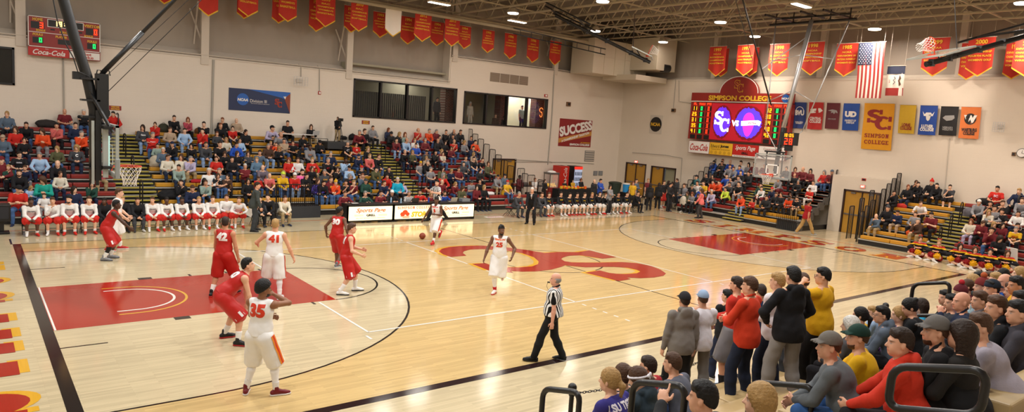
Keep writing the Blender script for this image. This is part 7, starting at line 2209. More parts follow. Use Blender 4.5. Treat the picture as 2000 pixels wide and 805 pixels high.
# ---- drinks corner
gx = lambda u,v,y: onY(u,v,y)
SKB_ = mat('table_skirt_black','111112',.85,bump=.3,bscale=6)
a = gx(1083,372,14.2).x; b = gx(1163,372,14.2).x
r = empty('concession_table',((a + b) / 2,14.2,0)); tag(r,'long concession table under a black cloth, behind the home bench','table')
m = MB(); w2 = (b - a) / 2; N = 60; vs = []
for z,e in ((.0,.03),(.74,0)):
 for i in range(N + 1): x = -w2 + 2 * w2 * i / N; vs.append((x,-.38 - e + .02 * math.sin(i * 1.7) * (1 if z == 0 else .2),z))
m.add(vs,[(i,i + 1,N + 2 + i,N + 1 + i) for i in range(N)]); m.bbox((-w2,-.38,.73),(w2,.38,.76),.005); m.box((-w2,-.38,0),(-w2 + .02,.38,.74)); m.box((w2 - .02,-.38,0),(w2,.38,.74)); m.build('table_skirt',SKB_,r)
def fridge(u0,u1,lab,y=16.6,h=2.0,side=True):
 x0 = gx(u0,350,y - .4).x; x1 = gx(u1,350,y - .4).x; r = empty('drinks_fridge',((x0 + x1) / 2,y,0)); tag(r,lab,'fridge'); w = (x1 - x0) / 2
 m = MB(); m.bbox((-w,-.36,0),(w,.38,h),.02); m.build('cabinet',mat('fridge_red','c22418',.4) if side else SBK,r)
 m = MB(); m.box((-w + .04,-.39,.25),(w - .04,-.36,h - .22)); m.build('glass_door',mat('fridge_inside_%d' % side,'c8d4ff',.3,emit='b8ccff' if side else '8fa0b0',estr=1.6 if side else .5),r)
 m = MB(); m.box((-w + .02,-.40,h - .2),(w - .02,-.36,h - .03)); m.build('header_panel',emit('header_red','e02a1c',1.2),r)
 m = MB(); nb = 5
 rnd = random.Random(u0)
 for k in range(4): m.box((-w + .05,-.40,.32 + .36 * k),(w - .05,-.39,.34 + .36 * k))
 m.build('shelf',SBK,r)
 m = MB()
 for k in range(4):
  for i in range(nb): x = -w + .1 + (2 * w - .2) * i / (nb - 1); m.tube((x,-.405,.34 + .36 * k),(x,-.405,.54 + .36 * k),.03,n=6)
 m.build('drink_can',mat('can_%d' % int(u0),'8a1c18' if u0 < 1115 else '3a4a5a',.4),r)
 if side: text('Coke',.28,Matrix(((0,0,-1),(-1,0,0),(0,1,0))) @ Matrix.Rotation(math.pi / 2,3,'Z'),Vector(((x0 + x1) / 2 - w - .005,y - .05,1.1)),SWH,r,shear=.3,width=1.0)
 return r
fridge(1098,1110,'red drinks fridge with a glowing glass door, nearer the popcorn machine'); fridge(1121,1137,'black two-door drinks fridge with red header lights, by the cream wall',side=False)
x0 = gx(1088,350,16.2).x; r = empty('vending_side_panel',(gx(1092,350,16.6).x,16.45,0))
tag(r,'tall red vending machine with white lettering, partly behind the popcorn machine','vending machine'); m = MB(); m.bbox((-.4,-.4,0),(.35,.4,2.0),.02); m.build('cabinet',mat('fridge_red'),r); text('Coca-Cola',.3,MF @ Matrix.Rotation(math.pi / 2,3,'Z'),(r.location.x,16.04,1.2),SWH,r,shear=.3,width=1.4)
# popcorn machine
P = gx(1077,372,14.6); r = empty('popcorn_machine',(P.x,14.7,.0)); tag(r,'glass popcorn machine with a domed white top on its stand','popcorn machine')
m = MB(); m.bbox((-.36,-.3,0),(.36,.3,.8),.02); m.build('stand',mat('popcorn_red','7c2420',.5),r)
m = MB();
for sx in (-1,1):
 for sy in (-1,1): m.box((sx * .34 - .02,sy * .28 - .02,.8),(sx * .34 + .02,sy * .28 + .02,1.62))
m.bbox((-.38,-.32,1.6),(.38,.32,1.72),.02); m.build('frame',STEEL,r)
m = MB(); m.box((-.33,-.28,.8),(.33,-.27,1.6)); m.build('glass_pane',mat('popcorn_glass','fff2e0',.1,alpha=.25),r)
m = MB(); m.sphere((0,0,1.72),.3,16,8,(1,.9,.35)); m.build('dome',SWH,r,smooth=True)
m = MB(); rnd = random.Random(3)
for k in range(70): m.sphere((rnd.uniform(-.3,.3),rnd.uniform(-.25,.25),.84 + rnd.uniform(0,.16)),.045,5,4)
o = m.build('popcorn',mat('popcorn_yellow','f0c860',.7,emit='f0c050',estr=.3),r); o['kind'] = 'stuff'
# snacks on the concession table
rnd = random.Random(5)
for k in range(14):
 u = 1096 + k * 3.6; p = gx(u,368,14.0 + rnd.uniform(-.15,.2)); r = empty('snack_packet',(p.x,p.y,.76)); tag(r,'bright %s snack packet among those laid along the concession table' % ('orange' if k % 2 else 'yellow'),'snack','snack packets on the concession table')
 m = MB(); hh = rnd.uniform(.08,.2); m.bbox((-.08,-.06,0),(.08,.06,hh),.025); m.build('packet',mat('snack_orange','ee6a20',.5) if k % 2 else mat('snack_yellow','f0c030',.5),r)
r = empty('prep_table',(gx(1040,370,15.3).x,15.3,0)); tag(r,'narrow dark table with serving pans beside the popcorn machine','table'); m = MB(); m.bbox((-1.9,-.3,.78),(1.2,.3,.84),.01); m.build('tabletop',TBK,r)
for sx in (-1.8,1.1):
 m = MB(); m.box((sx - .03,-.25,0),(sx + .03,.25,.78)); m.build('leg',TBK,r)
for k,dx in enumerate((-1.4,-.7,0)):
 q = empty('serving_pan',(r.location.x + dx,15.3,.84)); tag(q,('maroon covered pan on the prep table nearest the gold door','steel covered pan on the prep table between the other two','brown box tray on the prep table beside the popcorn machine')[k],'pan'); m = MB(); m.bbox((-.22,-.15,0),(.22,.15,.12 + .05 * k),.02); m.build('pan_body',(mat('pan_maroon','7a2a24',.5),STEEL,mat('pan_brown','8a5a2a',.6))[k],q); m = MB(); m.bbox((-.2,-.13,.12 + .05 * k),(.2,.13,.15 + .05 * k),.01); m.build('lid',STEEL,q)
# bin, cooler
P = gx(1198,400,15.2); r = empty('trash_bin',(P.x,15.2,0)); tag(r,'dark green wheeled trash bin against the wall by the double doors','trash bin')
m = MB(); m.tube((0,0,.05),(0,0,1.0),.34,.44,n=20); m.build('bin_body',mat('bin_green','27352b',.5),r); m = MB(); m.sphere((0,0,1.0),.47,20,8,(1,1,.22)); m.build('lid',mat('bin_green'),r,smooth=True)
P = gx(1220,400,12.6); r = empty('drinks_cooler',(P.x,12.6,0)); tag(r,'bright blue drinks cooler with a white lid on a dark stand','cooler')
m = MB(); m.bbox((-.3,-.3,0),(.3,.3,.7),.02); m.build('stand',TBK,r); m = MB(); m.tube((0,0,.7),(0,0,1.2),.2,.23,n=20); m.build('cooler_body',mat('cooler_blue','2a8fd0',.4),r); m = MB(); m.tube((0,0,1.2),(0,0,1.27),.24,n=20); m.build('lid',SWH,r); m = MB(); flatpoly([(-.12,-.2),(.0,-.05),(-.05,.05),(.08,.2),(.14,.0),(.06,-.1),(.14,-.2)],0,m); put(m.mesh('emblem',SBK),'emblem',MF,(P.x,12.36,.95),None,r)
# broadcaster's table, headset man and laptop woman, camera platform
y = frow(10)[0] - .25; zt = onY(590,262,y).z; a = onY(533,258,y).x; b = onY(609,262,y).x
r = empty('broadcast_table',((a + b) / 2,y,0)); tag(r,'white folding table at the top of the gold seats below the navy banner','table'); m = MB(); m.bbox((a - r.location.x,-.25,zt - .04),(b - r.location.x,.25,zt),.01); m.build('tabletop',SWH,r)
for sx in (a,b):
 m = MB(); m.tube((sx - r.location.x * 1.0 + (.1 if sx == a else -.1),-.1,frow(9)[1] - .165),(sx - r.location.x + (.1 if sx == a else -.1),-.1,zt - .04),.02,n=6); m.build('leg',RAIL,r)
laptop(onY(616,260,y - .1).x,y - .05,zt - .02,math.pi,'silver laptop with a lit logo in front of the long-haired broadcaster','b8b8b8')
fz = frow(9)[1] - .165
pa = onY(640,280,frow(8)[0]).x; pb = onY(684,280,frow(8)[0]).x
r = empty('camera_platform',((pa + pb) / 2,frow(8)[0] + .3,0)); tag(r,'dark raised camera platform built over the upper gold seats','platform'); m = MB(); z1 = onY(660,278,frow(8)[0]).z; w2 = (pb - pa) / 2; m.bbox((-w2,-.3,z1 - .35),(w2,.9,z1),.01); m.build('deck',mat('platform_charcoal','303234',.7),r)
for sx in (-1,1): m = MB(); m.box((sx * w2 * .9 - .03,-.25,frow(7)[1] - .2),(sx * w2 * .9 + .03,-.19,z1 - .35)); m.build('leg',RAIL,r)
CAMZ = z1; CAMY = frow(8)[0] + .3
r = empty('camera_tripod',(onY(664,270,CAMY - .1).x,CAMY - .05,z1)); tag(r,'black video camera on a tripod before the standing cameraman','tripod')
for t in (0,2.1,4.2): m = MB(); m.tube((.28 * math.cos(t + .5),.28 * math.sin(t + .5) * .8,0),(0,0,1.05),.014,n=6); m.build('leg',RAIL,r)
m = MB(); m.bbox((-.08,-.2,1.07),(.08,.15,1.22),.01); m.tube((0,-.2,1.15),(0,-.3,1.15),.04,n=12); m.build('camera_body',SBK,r)
r = empty('crowd_barrier'); tag(r,'low black rail in front of the long-haired broadcaster','railing'); m = MB(); yy = frow(9)[0] - .1; a = onY(603,270,yy); b = onY(640,275,yy)
for dz in (0,-.25,-.5): m.tube((a.x,yy,a.z + dz),(b.x,yy,a.z + dz),.015,n=6)
for q in (a.x,(a.x + b.x) / 2,b.x): m.tube((q,yy,a.z - .55),(q,yy,a.z),.018,n=6)
m.build('rail_bar',RAIL,r)
# bags and coats left on seats
def bag(x,y,z,lab,c,s=(.3,.2,.32),rz=0,strap=True,cat='bag',name='backpack'):
 B = Sdf(.02); B.ell((0,0,s[2] * .48),(s[0] / 2,s[1] / 2,s[2] / 2),None,.05); B.ell((0,-s[1] * .25,s[2] * .34),(s[0] * .4,s[1] * .4,s[2] * .28),None,.04); B.cap((-s[0] * .3,0,s[2] * .15),(s[0] * .3,0,s[2] * .15),s[1] * .35,None,.05); B.wr = (.006,22)
 B.cut((0,0,.0),(0,0,-1))
 o = ob(name,B.mesh(name,MATS['cloth']),None,(x,y,z),(0,0,rz),hexc(c)); tag(o,lab,cat)
 if strap: m = MB(); m.path([(-.04,0,s[2] * .92),(-.03,0,s[2] * 1.05),(.03,0,s[2] * 1.05),(.04,0,s[2] * .92)],.01,6); q = m.build('carry_strap',MATS['cloth'],o); q.color = (*hexc('1a1a1c'),1)
 return o
def farbag(u,i,lab,c,s,**k): y,z = frow(i); p = onY(u,300,y + .12); return bag(p.x,y + .12,z,lab,c,s,**k)
farbag(303,5,'beige backpack on the gold seat beside the yellow-edged steps','b5aa96',(.45,.24,.5)); farbag(92,10,'dark coat heaped on the top red seat','2e2928',(.8,.25,.34),strap=False,cat='coat',name='coat'); farbag(319,10,'dark green rucksack on the top gold seat','3a3a2c',(.45,.24,.42)); farbag(332,1,'black coat heaped over the low gold seats','151518',(.9,.3,.4),strap=False,cat='coat',name='coat')
farbag(687,10,'black bag by the camera platform on the top row','17171a',(.45,.22,.35)); farbag(667,10,'low black case behind the tripod','1a1a1d',(.6,.2,.22)); farbag(385,3,'red cloth lying on the gold seat under the pale-shirted man','b01f28',(.5,.2,.16),strap=False,cat='cloth',name='folded_cloth'); farbag(960,1,'white and black bundle on the lower red seats','d8d6d6',(.7,.3,.2),strap=False,cat='bundle',name='bundle')
farbag(387,10,'brown leather handbag on the top gold seat','6a4424',(.35,.2,.3),name='handbag')
p = onX(1334,396,17.9); bag(17.9,p.y,0.43,'cream backpack standing at the end of the lowest red seat','cbc4b4',(.42,.3,.55),math.pi / 2)
p = onX(1895,400,BX0 + 5 * BRUN); bag(BX0 + .5 * 5 + .1,p.y,Z0 + RISE * 5,'grey and white patterned backpack left beside the stepped aisle','6a6870',(.6,.3,.42),math.pi / 2)
p = onX(1925,385,21); bag(BX0 + .5 * 7 + .1,p.y,Z0 + RISE * 7,'black duffel bag with red lining on the top row','1a1719',(.9,.3,.35),math.pi / 2,name='duffel_bag')
p = onX(1780,466,BX0 + .4); bag(BX0 + .6,p.y,Z0 + RISE,'orange and grey sports bag on the lowest gold seat behind the cheerleaders','c8521e',(.7,.3,.28),math.pi / 2,name='sports_bag')
p = onX(1760,399,BX0 + 2.6); bag(BX0 + 2.65,p.y,Z0 + RISE * 5,'red and white bag beside the white T-shirted man','b8342c',(.5,.25,.22),math.pi / 2,name='sports_bag')
p = onX(1898,462,BX0 + .6); bag(BX0 + 1.1,p.y,Z0 + RISE * 2,'dark folded coat at the feet of the pale-topped girl','26242a',(.6,.3,.2),math.pi / 2,strap=False,cat='coat',name='coat')
for k,(u,v) in enumerate(((1905,478),(1910,482))): p = onX(u,v,BX0 + .1); bottle(BX0 + .2,p.y,Z0 + RISE * .0,('tall clear bottle on the red front seat','short blue bottle on the red front seat')[k],('c8d0d4','5a8fb0')[k],(.3,.22)[k])
# white board propped at the end
P = onZ(1968,527); r = empty('sign_board',(P.x,P.y,0),R(60)); tag(r,'tall white board propped up behind the last cheerleader','board'); m = MB(); m.bbox((-.45,-.02,0),(.45,.02,.95),.005,Matrix.Rotation(-.15,4,'X')); m.build('board_panel',SWH,r); m = MB(); m.box((-.02,.02,0),(.02,.3,.02)); m.box((-.02,.02,.0),(.02,.05,.8)); m.build('prop',RAIL,r)
# black box at the left frame edge, near the visiting bench
P = onZ(14,458); r = empty('speaker_box',(P.x - .15,P.y + .2,0)); tag(r,'black stand with a deep top box at the left end of the visiting bench','speaker'); m = MB(); m.bbox((-.25,-.25,.42),(.25,.25,.95),.02); m.build('cabinet',TBK,r); m = MB(); m.bbox((-.2,-.2,0),(.22,.2,.07),.01); m.box((-.06,-.06,.07),(.08,.06,.45)); m.build('stand',TBK,r)
m = MB(); m.bbox((-.2,-.262,.5),(.2,-.25,.88),.003); m.build('grille',mat('grille_dark','26262a',.8),r)
# aqua bottle thing at left edge

# ------------------------------------------------------------------ players, officials and standing people, each modelled on its own
CAMA = -38.6
HD = .0095
def hero(u,v,a,label,J,skin,spec,H=None,s=None,t=None,group=None,fat=1.0,where=None):
 """u,v crown pixel; a turn in degrees from facing away (left positive); t depth when not on the floor"""
 crown = J['H'][2] + .13; s = s if s else (H / 1.80 if H else 1.0)
 rz = R(CAMA + a)
 off = Matrix.Rotation(rz,3,'Z') @ Vector((J['H'][0],J['H'][1],0)) * s
 if t is None: P = onZ(u,v,crown * s); loc = (P.x - off.x,P.y - off.y,0)
 else: P = CAM + ray(u,v) * t; loc = (P.x - off.x,P.y - off.y,P.z - crown * s)
 g = spec
 o = ob('person',body_sdf(J,HD,fat,g.get('hands',('curl','curl')),g.get('pn'),True,.86 if g.get('sleeve','long') == 'long' else 1,.9 if g.get('pants','long') != 'bb' else 1).mesh('person',MATS['skin'],feat_fn(J)),None,loc,(0,0,rz),hexc(skin)); o.scale = (s,s,s); tag(o,label,'person',group)
 c = lambda k: hexc(CLR.get(g[k],g[k]))
 cloth = MATS[g.get('fabric','cloth')]
 sl = g.get('sleeve','long')
 sm = shirt_sdf(J,HD,sl,g.get('off',.014),fat,g.get('loose',1.08 if sl == 'tank' else 1.04),g.get('hood',False),g.get('hem',-.15 if sl != 'tank' else -.02),g.get('collar',False),g.get('wr',.004)).mesh(g.get('sname','jersey' if sl == 'tank' else 'shirt'),cloth)
 sh = ob(sm.name.split('.')[0],sm,o,color=c('top'))
 pk = g.get('pants','long')
 if pk == 'bb':
  pm = shorts_mesh(J,HD,'shorts',MATS['satin'],fat,g.get('pwr',.006),g.get('ln',1.05)); ps = ob('shorts',pm,o,color=c('bottom'))
 else: pm = pants_sdf(J,HD,pk,g.get('poff',.014),fat,.004).mesh('trousers',MATS['cloth']); ps = ob('trousers',pm,o,color=c('bottom'))
 if g.get('hair'): ob('hair',hair_mesh(J,g['hair'],.008),o,color=hexc(HAIRC[g['hc']]))
 if g.get('beard'): ob('beard',beard_mesh(J),o,color=hexc(HAIRC[g['hc']]))
 if g.get('cap'): ob('beanie' if g.get('beanie') else 'cap',cap_mesh(J,g.get('capback',False),beanie=g.get('beanie',False)),o,color=c('cap'))
 if g.get('glasses'): ob('glasses',glasses_mesh(J),o)
 shc = g.get('shoe',('202022','e8e6e4'))
 for n in 'lr':
  up,so = shoe_meshes(J,n,.0085); q = ob('shoe',up,o,color=hexc(shc[0])); ob('shoe_sole',so,q,color=hexc(shc[1]))
  if pk == 'bb' or g.get('sock'):
   sc = g.get('sock','eeece8'); ob('sock',sock_mesh(J,n,.010,g.get('sockh',.15)),o,color=hexc(sc))
  if g.get('tights') and (g['tights'] is True or n in g['tights']):
   k,aa = J['k' + n],J['a' + n]; B = Sdf(.01); bk = -J['fo' + n] * .012; cc = k * .68 + aa * .32
   B.cap(J['h' + n] * .35 + k * .65,k,.072,.063,.02); B.cap(k,cc + bk,.06,.062,.02); B.cap(cc + bk,k * .2 + aa * .8,.062,.042,.02); ob('leg_sleeve',B.mesh('leg_sleeve',MATS['satin']),o,color=hexc(g.get('tc','eeeef2')))
 for (s_,hh,ww,dx,dz,colr,back,bold) in g.get('prints',[]):
  me = text_mesh(s_,hh,ww,bold=bold); ce = J['C'] + J['Rt'] @ V(dx,0,dz)
  dm = decal_mesh(sm,me,ce,J['Rt'],.005,back,.02); ob('jersey_print',dm,sh,color=hexc(colr))
 for (pts,colr,back,dz) in g.get('shapes',[]):
  m = MB(); flatpoly(pts,0,m); dm = decal_mesh(sm,m.mesh('p',MATS['paint']),J['C'] + J['Rt'] @ V(0,0,dz),J['Rt'],.006,back,.02); ob('garment_panel',dm,sh,color=hexc(colr))
 if g.get('stripes'):       # side stripes down the shorts / jersey
  for n in g.get('stripe_legs','lr'):
   sd = (-1 if n == 'l' else 1); hp,k = J['h' + n],J['k' + n]
   bm2 = bmesh.new(); bm2.from_mesh(pm); tree = BVHTree.FromBMesh(bm2); bm2.free()
   ax = nrm(k - hp); out = J['Rp'][:,0] * sd; out = nrm(out - ax * (out @ ax)); fwd = np.cross(ax,out)
   for j,(w0,w1,colr,*t0) in enumerate(g['stripes']):
    t0 = t0[0] if t0 else -.05
    m = MB(); vs = []; N = 16
    for i in range(N + 1):
     q = hp + (k - hp) * (t0 + (1.04 - t0) * i / N)
     for ww in (w0,w1):
      og = q + out * .4 + fwd * ww; hit,nn,ii,dd = tree.ray_cast(Vector(og),Vector(-out)); vs.append(hit + Vector(out) * (.004 + .002 * j) if hit is not None else Vector(q + out * .1 + fwd * ww))
    m.add(vs,[(2 * i,2 * i + 1,2 * i + 3,2 * i + 2) for i in range(N)]); q = m.build('side_stripe',MATS['paint'],ps); q.color = (*hexc(colr),1)
 if g.get('collarc'):
  B = Sdf(.009); N_,Rt_ = J['N'],J['Rt']; q_ = [N_ + Rt_ @ V(.064 * math.sin(a_),.062 * math.cos(a_),.03 - .03 * math.cos(a_)) for a_ in np.linspace(0,2 * math.pi,11)]
  for a_,b_ in zip(q_[:-1],q_[1:]): B.cap(a_,b_,.015,None,.008)
  ob('collar',B.mesh('collar',MATS['cloth']),sh,color=hexc(g['collarc']))
 if g.get('stripeshirt'): sh.material_slots[0].link = 'OBJECT'; sh.material_slots[0].material = MATS['stripes']
 return o,J,sh
NW = 'd23a20'
def num(n,back=True,w=.22,h=.19,dz=.0,c=NW,oc='e88a2a'): return [(n,h * 1.0,w,0,dz,c,back,.06)]
WHT = 'ecebea'; RD = 'b71d19'
FT = lambda *p: p
# 35, back to the camera, hand at his mouth
J = skeleton(lean=.05,twist=.05,hyaw=-.75,hl=(-.05,.30,1.12),hr=(.03,.27,1.48),el=(-.9,.1,-.6),er=(1,.1,-.5),fl=(-.20,-.02,.085),fr=(.22,.10,.085),pel=(0,0,.95),fol=(-.5,1,0),forr=(.75,.7,0))
hero(516,548,-14,'white-jerseyed player number 35 seen from behind, hand raised to his mouth',J,'8a5a3c',dict(top=WHT,bottom=WHT,sleeve='tank',pants='bb',hair='afro',hc='bk',beard=True,fabric='satin',prints=num('35',w=.24,h=.2,dz=.02),stripes=((-.045,-.015,'e88a2a'),(-.015,.02,'d23a20'),(.02,.045,'e88a2a')),tights=True,sock='e8e6e6',sockh=.13,shoe=('6e1420','e8e4e4'),hands=('curl','fist')),H=1.94,group='players on court')
# 41
J = skeleton(lean=.03,hyaw=.1,hl=(-.42,.32,1.12),hr=(.42,.12,.82),el=(-.6,-.9,-.3),er=(.6,-.9,0),fl=(-.2,.1,.085),fr=(.16,-.12,.085),fol=(-.5,1,0))
hero(538,428,8,'white-jerseyed player number 41 seen from behind with both arms held out',J,'dca384',dict(top=WHT,bottom=WHT,sleeve='tank',pants='bb',hair='short',hc='bl',fabric='satin',prints=num('41',w=.22,h=.17,dz=.03),stripes=((-.045,-.015,'e88a2a'),(-.015,.045,'d23a20')),shoe=('e6e4e2','f0f0f0'),hands=('open','curl'),tights=True),H=1.97,group='players on court')
# 42
J = skeleton(lean=.06,hyaw=.5,hl=(-.30,.2,.84),hr=(.28,.12,.80),el=(-.5,-.9,-.2),er=(.5,-.9,-.1),fl=(-.16,-.18,.085),fr=(.17,.16,.085),pel=(0,0,.94))
hero(440,424,-8,'red-jerseyed player number 42 seen from behind beside the painted key',J,'c98d6c',dict(top=RD,bottom=RD,sleeve='tank',pants='bb',stripes=((-.09,.09,'e6e2e2',.93),(-.06,-.02,'e6e2e2',.80)),shirt_trim=1,hair='short',hc='db',fabric='satin',prints=num('42',w=.25,h=.18,dz=.03,c='f0eeee'),shoe=('18181a','c02a2a'),shapes=(),sockh=.18),H=1.98,group='players on court')
# bent over player
J = skeleton(pel=(0,-.12,.86),lean=.85,hyaw=-.15,hpit=.25,hl=(-.20,.30,.62),hr=(.20,.34,.60),el=(-.9,.2,.3),er=(.9,.2,.3),fl=(-.24,-.05,.085),fr=(.25,.12,.085),forr=(.5,1,0))
hero(485,504,-62,'red-jerseyed player bent forward with hands on his knees, watching the play',J,'dba88a',dict(top=RD,bottom=RD,sleeve='tank',pants='bb',stripes=((-.09,.09,'e6e2e2',.93),(-.06,-.02,'e6e2e2',.80)),shirt_trim=1,hair='short',hc='bk',fabric='satin',prints=[('20',.17,.22,0,.03,'f0eeee',True,.06)],shoe=('1a1a1c','b02424'),sockh=.17,hands=('open','open')),H=2.02,group='players on court')
# 21
J = skeleton(pel=(0,-.03,.90),lean=.16,hyaw=-.05,hl=(-.20,.34,1.02),hr=(.24,.30,.96),el=(-.5,-.8,-.4),er=(.5,-.9,-.2),fl=(-.17,.22,.085),fr=(.2,-.16,.085),fol=(-.1,1,0))
hero(688,436,-72,'red-jerseyed player number 21 in profile with white shoes, elbows bent',J,'dca98c',dict(top=RD,bottom=RD,sleeve='tank',pants='bb',stripes=((-.09,.09,'e6e2e2',.93),(-.06,-.02,'e6e2e2',.80)),shirt_trim=1,hair='short',hc='br',fabric='satin',prints=num('21',w=.2,h=.18,dz=.03,c='f0eeee'),shoe=('eeecea','222226'),sockh=.2),H=1.93,group='players on court')
# 30
J = skeleton(lean=.12,hyaw=-.5,hl=(-.40,.10,.92),hr=(.36,.05,.90),el=(-.5,-.9,.1),er=(.5,-.9,0),fl=(-.05,.12,.085),fr=(.17,-.22,.17),pel=(0,0,.94),forr=(.2,1,-.2))
hero(664,404,-18,'red-jerseyed player number 30 seen from behind in front of the lit table',J,'6a4630',dict(top=RD,bottom=RD,sleeve='tank',pants='bb',stripes=((-.09,.09,'e6e2e2',.93),(-.06,-.02,'e6e2e2',.80)),shirt_trim=1,hair='short',hc='bk',fabric='satin',prints=num('30',w=.24,h=.17,dz=.03,c='f0eeee'),shoe=('6c6e72','e0e0e0'),sock='c8282a',sockh=.1),H=1.9,group='players on court')
# 10
J = skeleton(pel=(0,-.1,.90),lean=.45,hyaw=0,hpit=.1,hl=(-.15,.42,.86),hr=(.2,.58,.80),el=(-.8,0,-.5),er=(.8,-.2,-.5),fl=(-.16,-.02,.085),fr=(.17,-.14,.085),fol=(-.1,1,0))
hero(228,391,-66,'red-jerseyed player number 10 leaning forward before the visiting bench',J,'4a2e20',dict(top=RD,bottom=RD,sleeve='tank',pants='bb',stripes=((-.09,.09,'e6e2e2',.93),(-.06,-.02,'e6e2e2',.80)),shirt_trim=1,hair='short',hc='bk',fabric='satin',prints=num('10',w=.2,h=.18,dz=.03,c='f0eeee'),shoe=('8a8c90','505258'),tights='r',tc='141416',sockh=.16),H=1.86,group='players on court')
J = skeleton(lean=.15,hyaw=0,hl=(-.2,.3,.95),hr=(.25,.3,.95),fl=(-.15,.1,.085),fr=(.2,-.15,.085))
hero(233,368,-70,'white-jerseyed player standing behind red number 10, only head and shoulder clear',J,'e0b094',dict(top=WHT,bottom=WHT,sleeve='tank',pants='bb',hair='short',hc='br',fabric='satin',shoe=('c02a2a','e8e0e0')),H=1.92,group='players on court')
# ball handler
J = skeleton(pel=(0,0,.92),lean=.12,hyaw=.35,hl=(-.12,.30,1.10),hr=(.42,.22,.86),el=(-.5,-.9,-.3),er=(.5,-.8,.2),fl=(-.12,.34,.10),fr=(.08,-.42,.36),kr=(.1,1,-.3),fol=(-.1,1,.15),forr=(.1,.5,-1))
hero(853,385,155,'white-jerseyed player dribbling the ball in front of the lit table',J,'5c3a26',dict(top=WHT,bottom=WHT,sleeve='tank',pants='bb',hair='flat',hc='bk',fabric='satin',prints=[('SIMPSON',.05,.24,0,.10,NW,False,.05),('1',.13,.07,0,-.03,NW,False,.06)],stripes=((-.045,-.015,'e88a2a'),(-.015,.045,'d23a20')),shoe=('c8202a','e05050'),hands=('curl','open')),H=1.82,group='players on court')
# 25
J = skeleton(pel=(0,0,.95),lean=.02,hyaw=.55,hl=(-.34,.14,.98),hr=(.34,.20,.90),el=(-.6,-.9,.2),er=(.6,-.9,.2),fl=(-.05,-.42,.46),fr=(.05,.06,.085),kl=(-.05,1,-.2),fol=(0,.3,-1))
hero(980,440,172,'bearded white-jerseyed player number 25 running across midcourt',J,'6e4630',dict(top=WHT,bottom=WHT,sleeve='tank',pants='bb',hair='hawk',hc='bk',beard=True,fabric='satin',prints=[('SIMPSON',.05,.26,0,.10,'d86a2a',False,.05),('25',.13,.17,0,-.03,NW,False,.06)],shoe=('e8e0e0','c8202a'),sock='c02028',sockh=.1,tights=True),H=1.93,group='players on court')
# referee near the sideline
J = skeleton(lean=-.06,hyaw=.05,hl=(-.27,-.05,.78),hr=(.26,-.04,.80),el=(-.4,-.9,0),er=(.4,-.9,0),fl=(-.14,.27,.085),fr=(.15,-.24,.10),pel=(0,0,.95),forr=(.2,1,-.15))
o,J_,sh = hero(1086,533,78,'grey-haired referee in a striped shirt walking along the near sideline',J,'e0a58c',dict(hem=-.02,top='f2f2f2',bottom='141417',sleeve='short',pants='long',hair='bald',hc='gy',collarc='101012',stripeshirt=True,shoe=('121214','121214'),poff=.01),H=1.84,fat=1.22,group='officials')
m = MB(); H_,M_ = J['H'],J['Rh']; L_ = lambda *q: Vector(H_ + M_ @ V(*q)); m.bbox((-.012,0,-.012),(.012,.05,.012),.004,Matrix.Translation(L_(0,.10,-.065))); m.path([L_(0,.14,-.075),L_(0,.16,-.14),L_(.0,.12,-.22),L_(0,.06,-.27)],.0035,5); m.build('whistle',SBK,o)
J = skeleton(lean=.05,hyaw=.5,hl=(-.28,.3,1.2),hr=(.2,.4,1.28),el=(-.7,-.5,-.3),er=(.7,-.3,-.6),fl=(-.14,.45,.1),fr=(.15,-.50,.16),pel=(0,0,.90),forr=(.1,1,-.5))
hero(854,351,120,"dark-haired official in stripes striding behind the dribbling player",J,'dba78a',dict(hem=-.02,top='f2f2f2',bottom='141417',sleeve='short',pants='long',hair='short',hc='bk',collarc='101012',stripeshirt=True,shoe=('121214','121214')),H=2.0,group='officials')
# ball
P = CAM + ray(825,461) * 26.2
m = MB(); m.sphere((0,0,0),.12,24,16); bl_ = m.build('basketball',mat('ball_leather','8a3a1e',.55,bump=.3,bscale=120),smooth=True,loc=tuple(P)); tag(bl_,'brown basketball in mid-bounce beside the dribbling player','basketball')
m = MB()
for ax in range(3):
 pts = [(.1205 * math.cos(t),.1205 * math.sin(t),0) for t in np.linspace(0,2 * math.pi,33)[:-1]]
 if ax == 1: pts = [(x,0,y) for x,y,z in pts]
 if ax == 2: pts = [(0,x,y) for x,y,z in pts]
 m.path(pts,.002,4,True)
m.build('seam',SBK,bl_)
# visiting coach, paper in hand
J = skeleton(lean=.14,hyaw=-.3,hl=(-.30,.10,.82),hr=(.30,.20,.86),fl=(-.18,.05,.085),fr=(.18,-.05,.085))
SHV = [([(-.045,.19),(.045,.19),(0,-.06)],'e8e6e2',False,0),([(-.014,.17),(.014,.17),(.02,-.02),(0,-.06),(-.02,-.02)],'6a2028',False,.0)]
o,*_ = hero(503,356,-66,'visiting coach in a dark grey suit standing with white papers',J,'d8a184',dict(top='3c4240',bottom='33373a',sleeve='long',pants='long',hair='short',hc='db',sname='suit_jacket',hem=-.16,off=.02,shapes=SHV,shoe=('151517','151517')),H=1.86,group='coaches')
P = onY(489,414,8.6); m = MB(); m.bbox((-.13,-.002,-.17),(.13,.002,.17),.001,Matrix.Rotation(.5,4,'Y')); q = m.build('paper_sheets',SWH,loc=tuple(P),rot=(0,0,.3)); tag(q,'white sheets of paper held low by the visiting coach','paper')
J = skeleton(lean=.42,hyaw=.2,hpit=-.1,hl=(-.16,.35,.72),hr=(.16,.38,.74),fl=(-.17,.05,.085),fr=(.17,.0,.085),pel=(0,-.08,.93))
hero(1040,366,165,'balding coach in a black suit leaning forward between the seated coaches',J,'e0ac90',dict(top='17171b',bottom='17171b',sleeve='long',pants='long',hair='buzz',hc='wh',sname='suit_jacket',hem=-.16,off=.02,shapes=SHV,shoe=('151517','151517')),H=1.86,group='coaches')
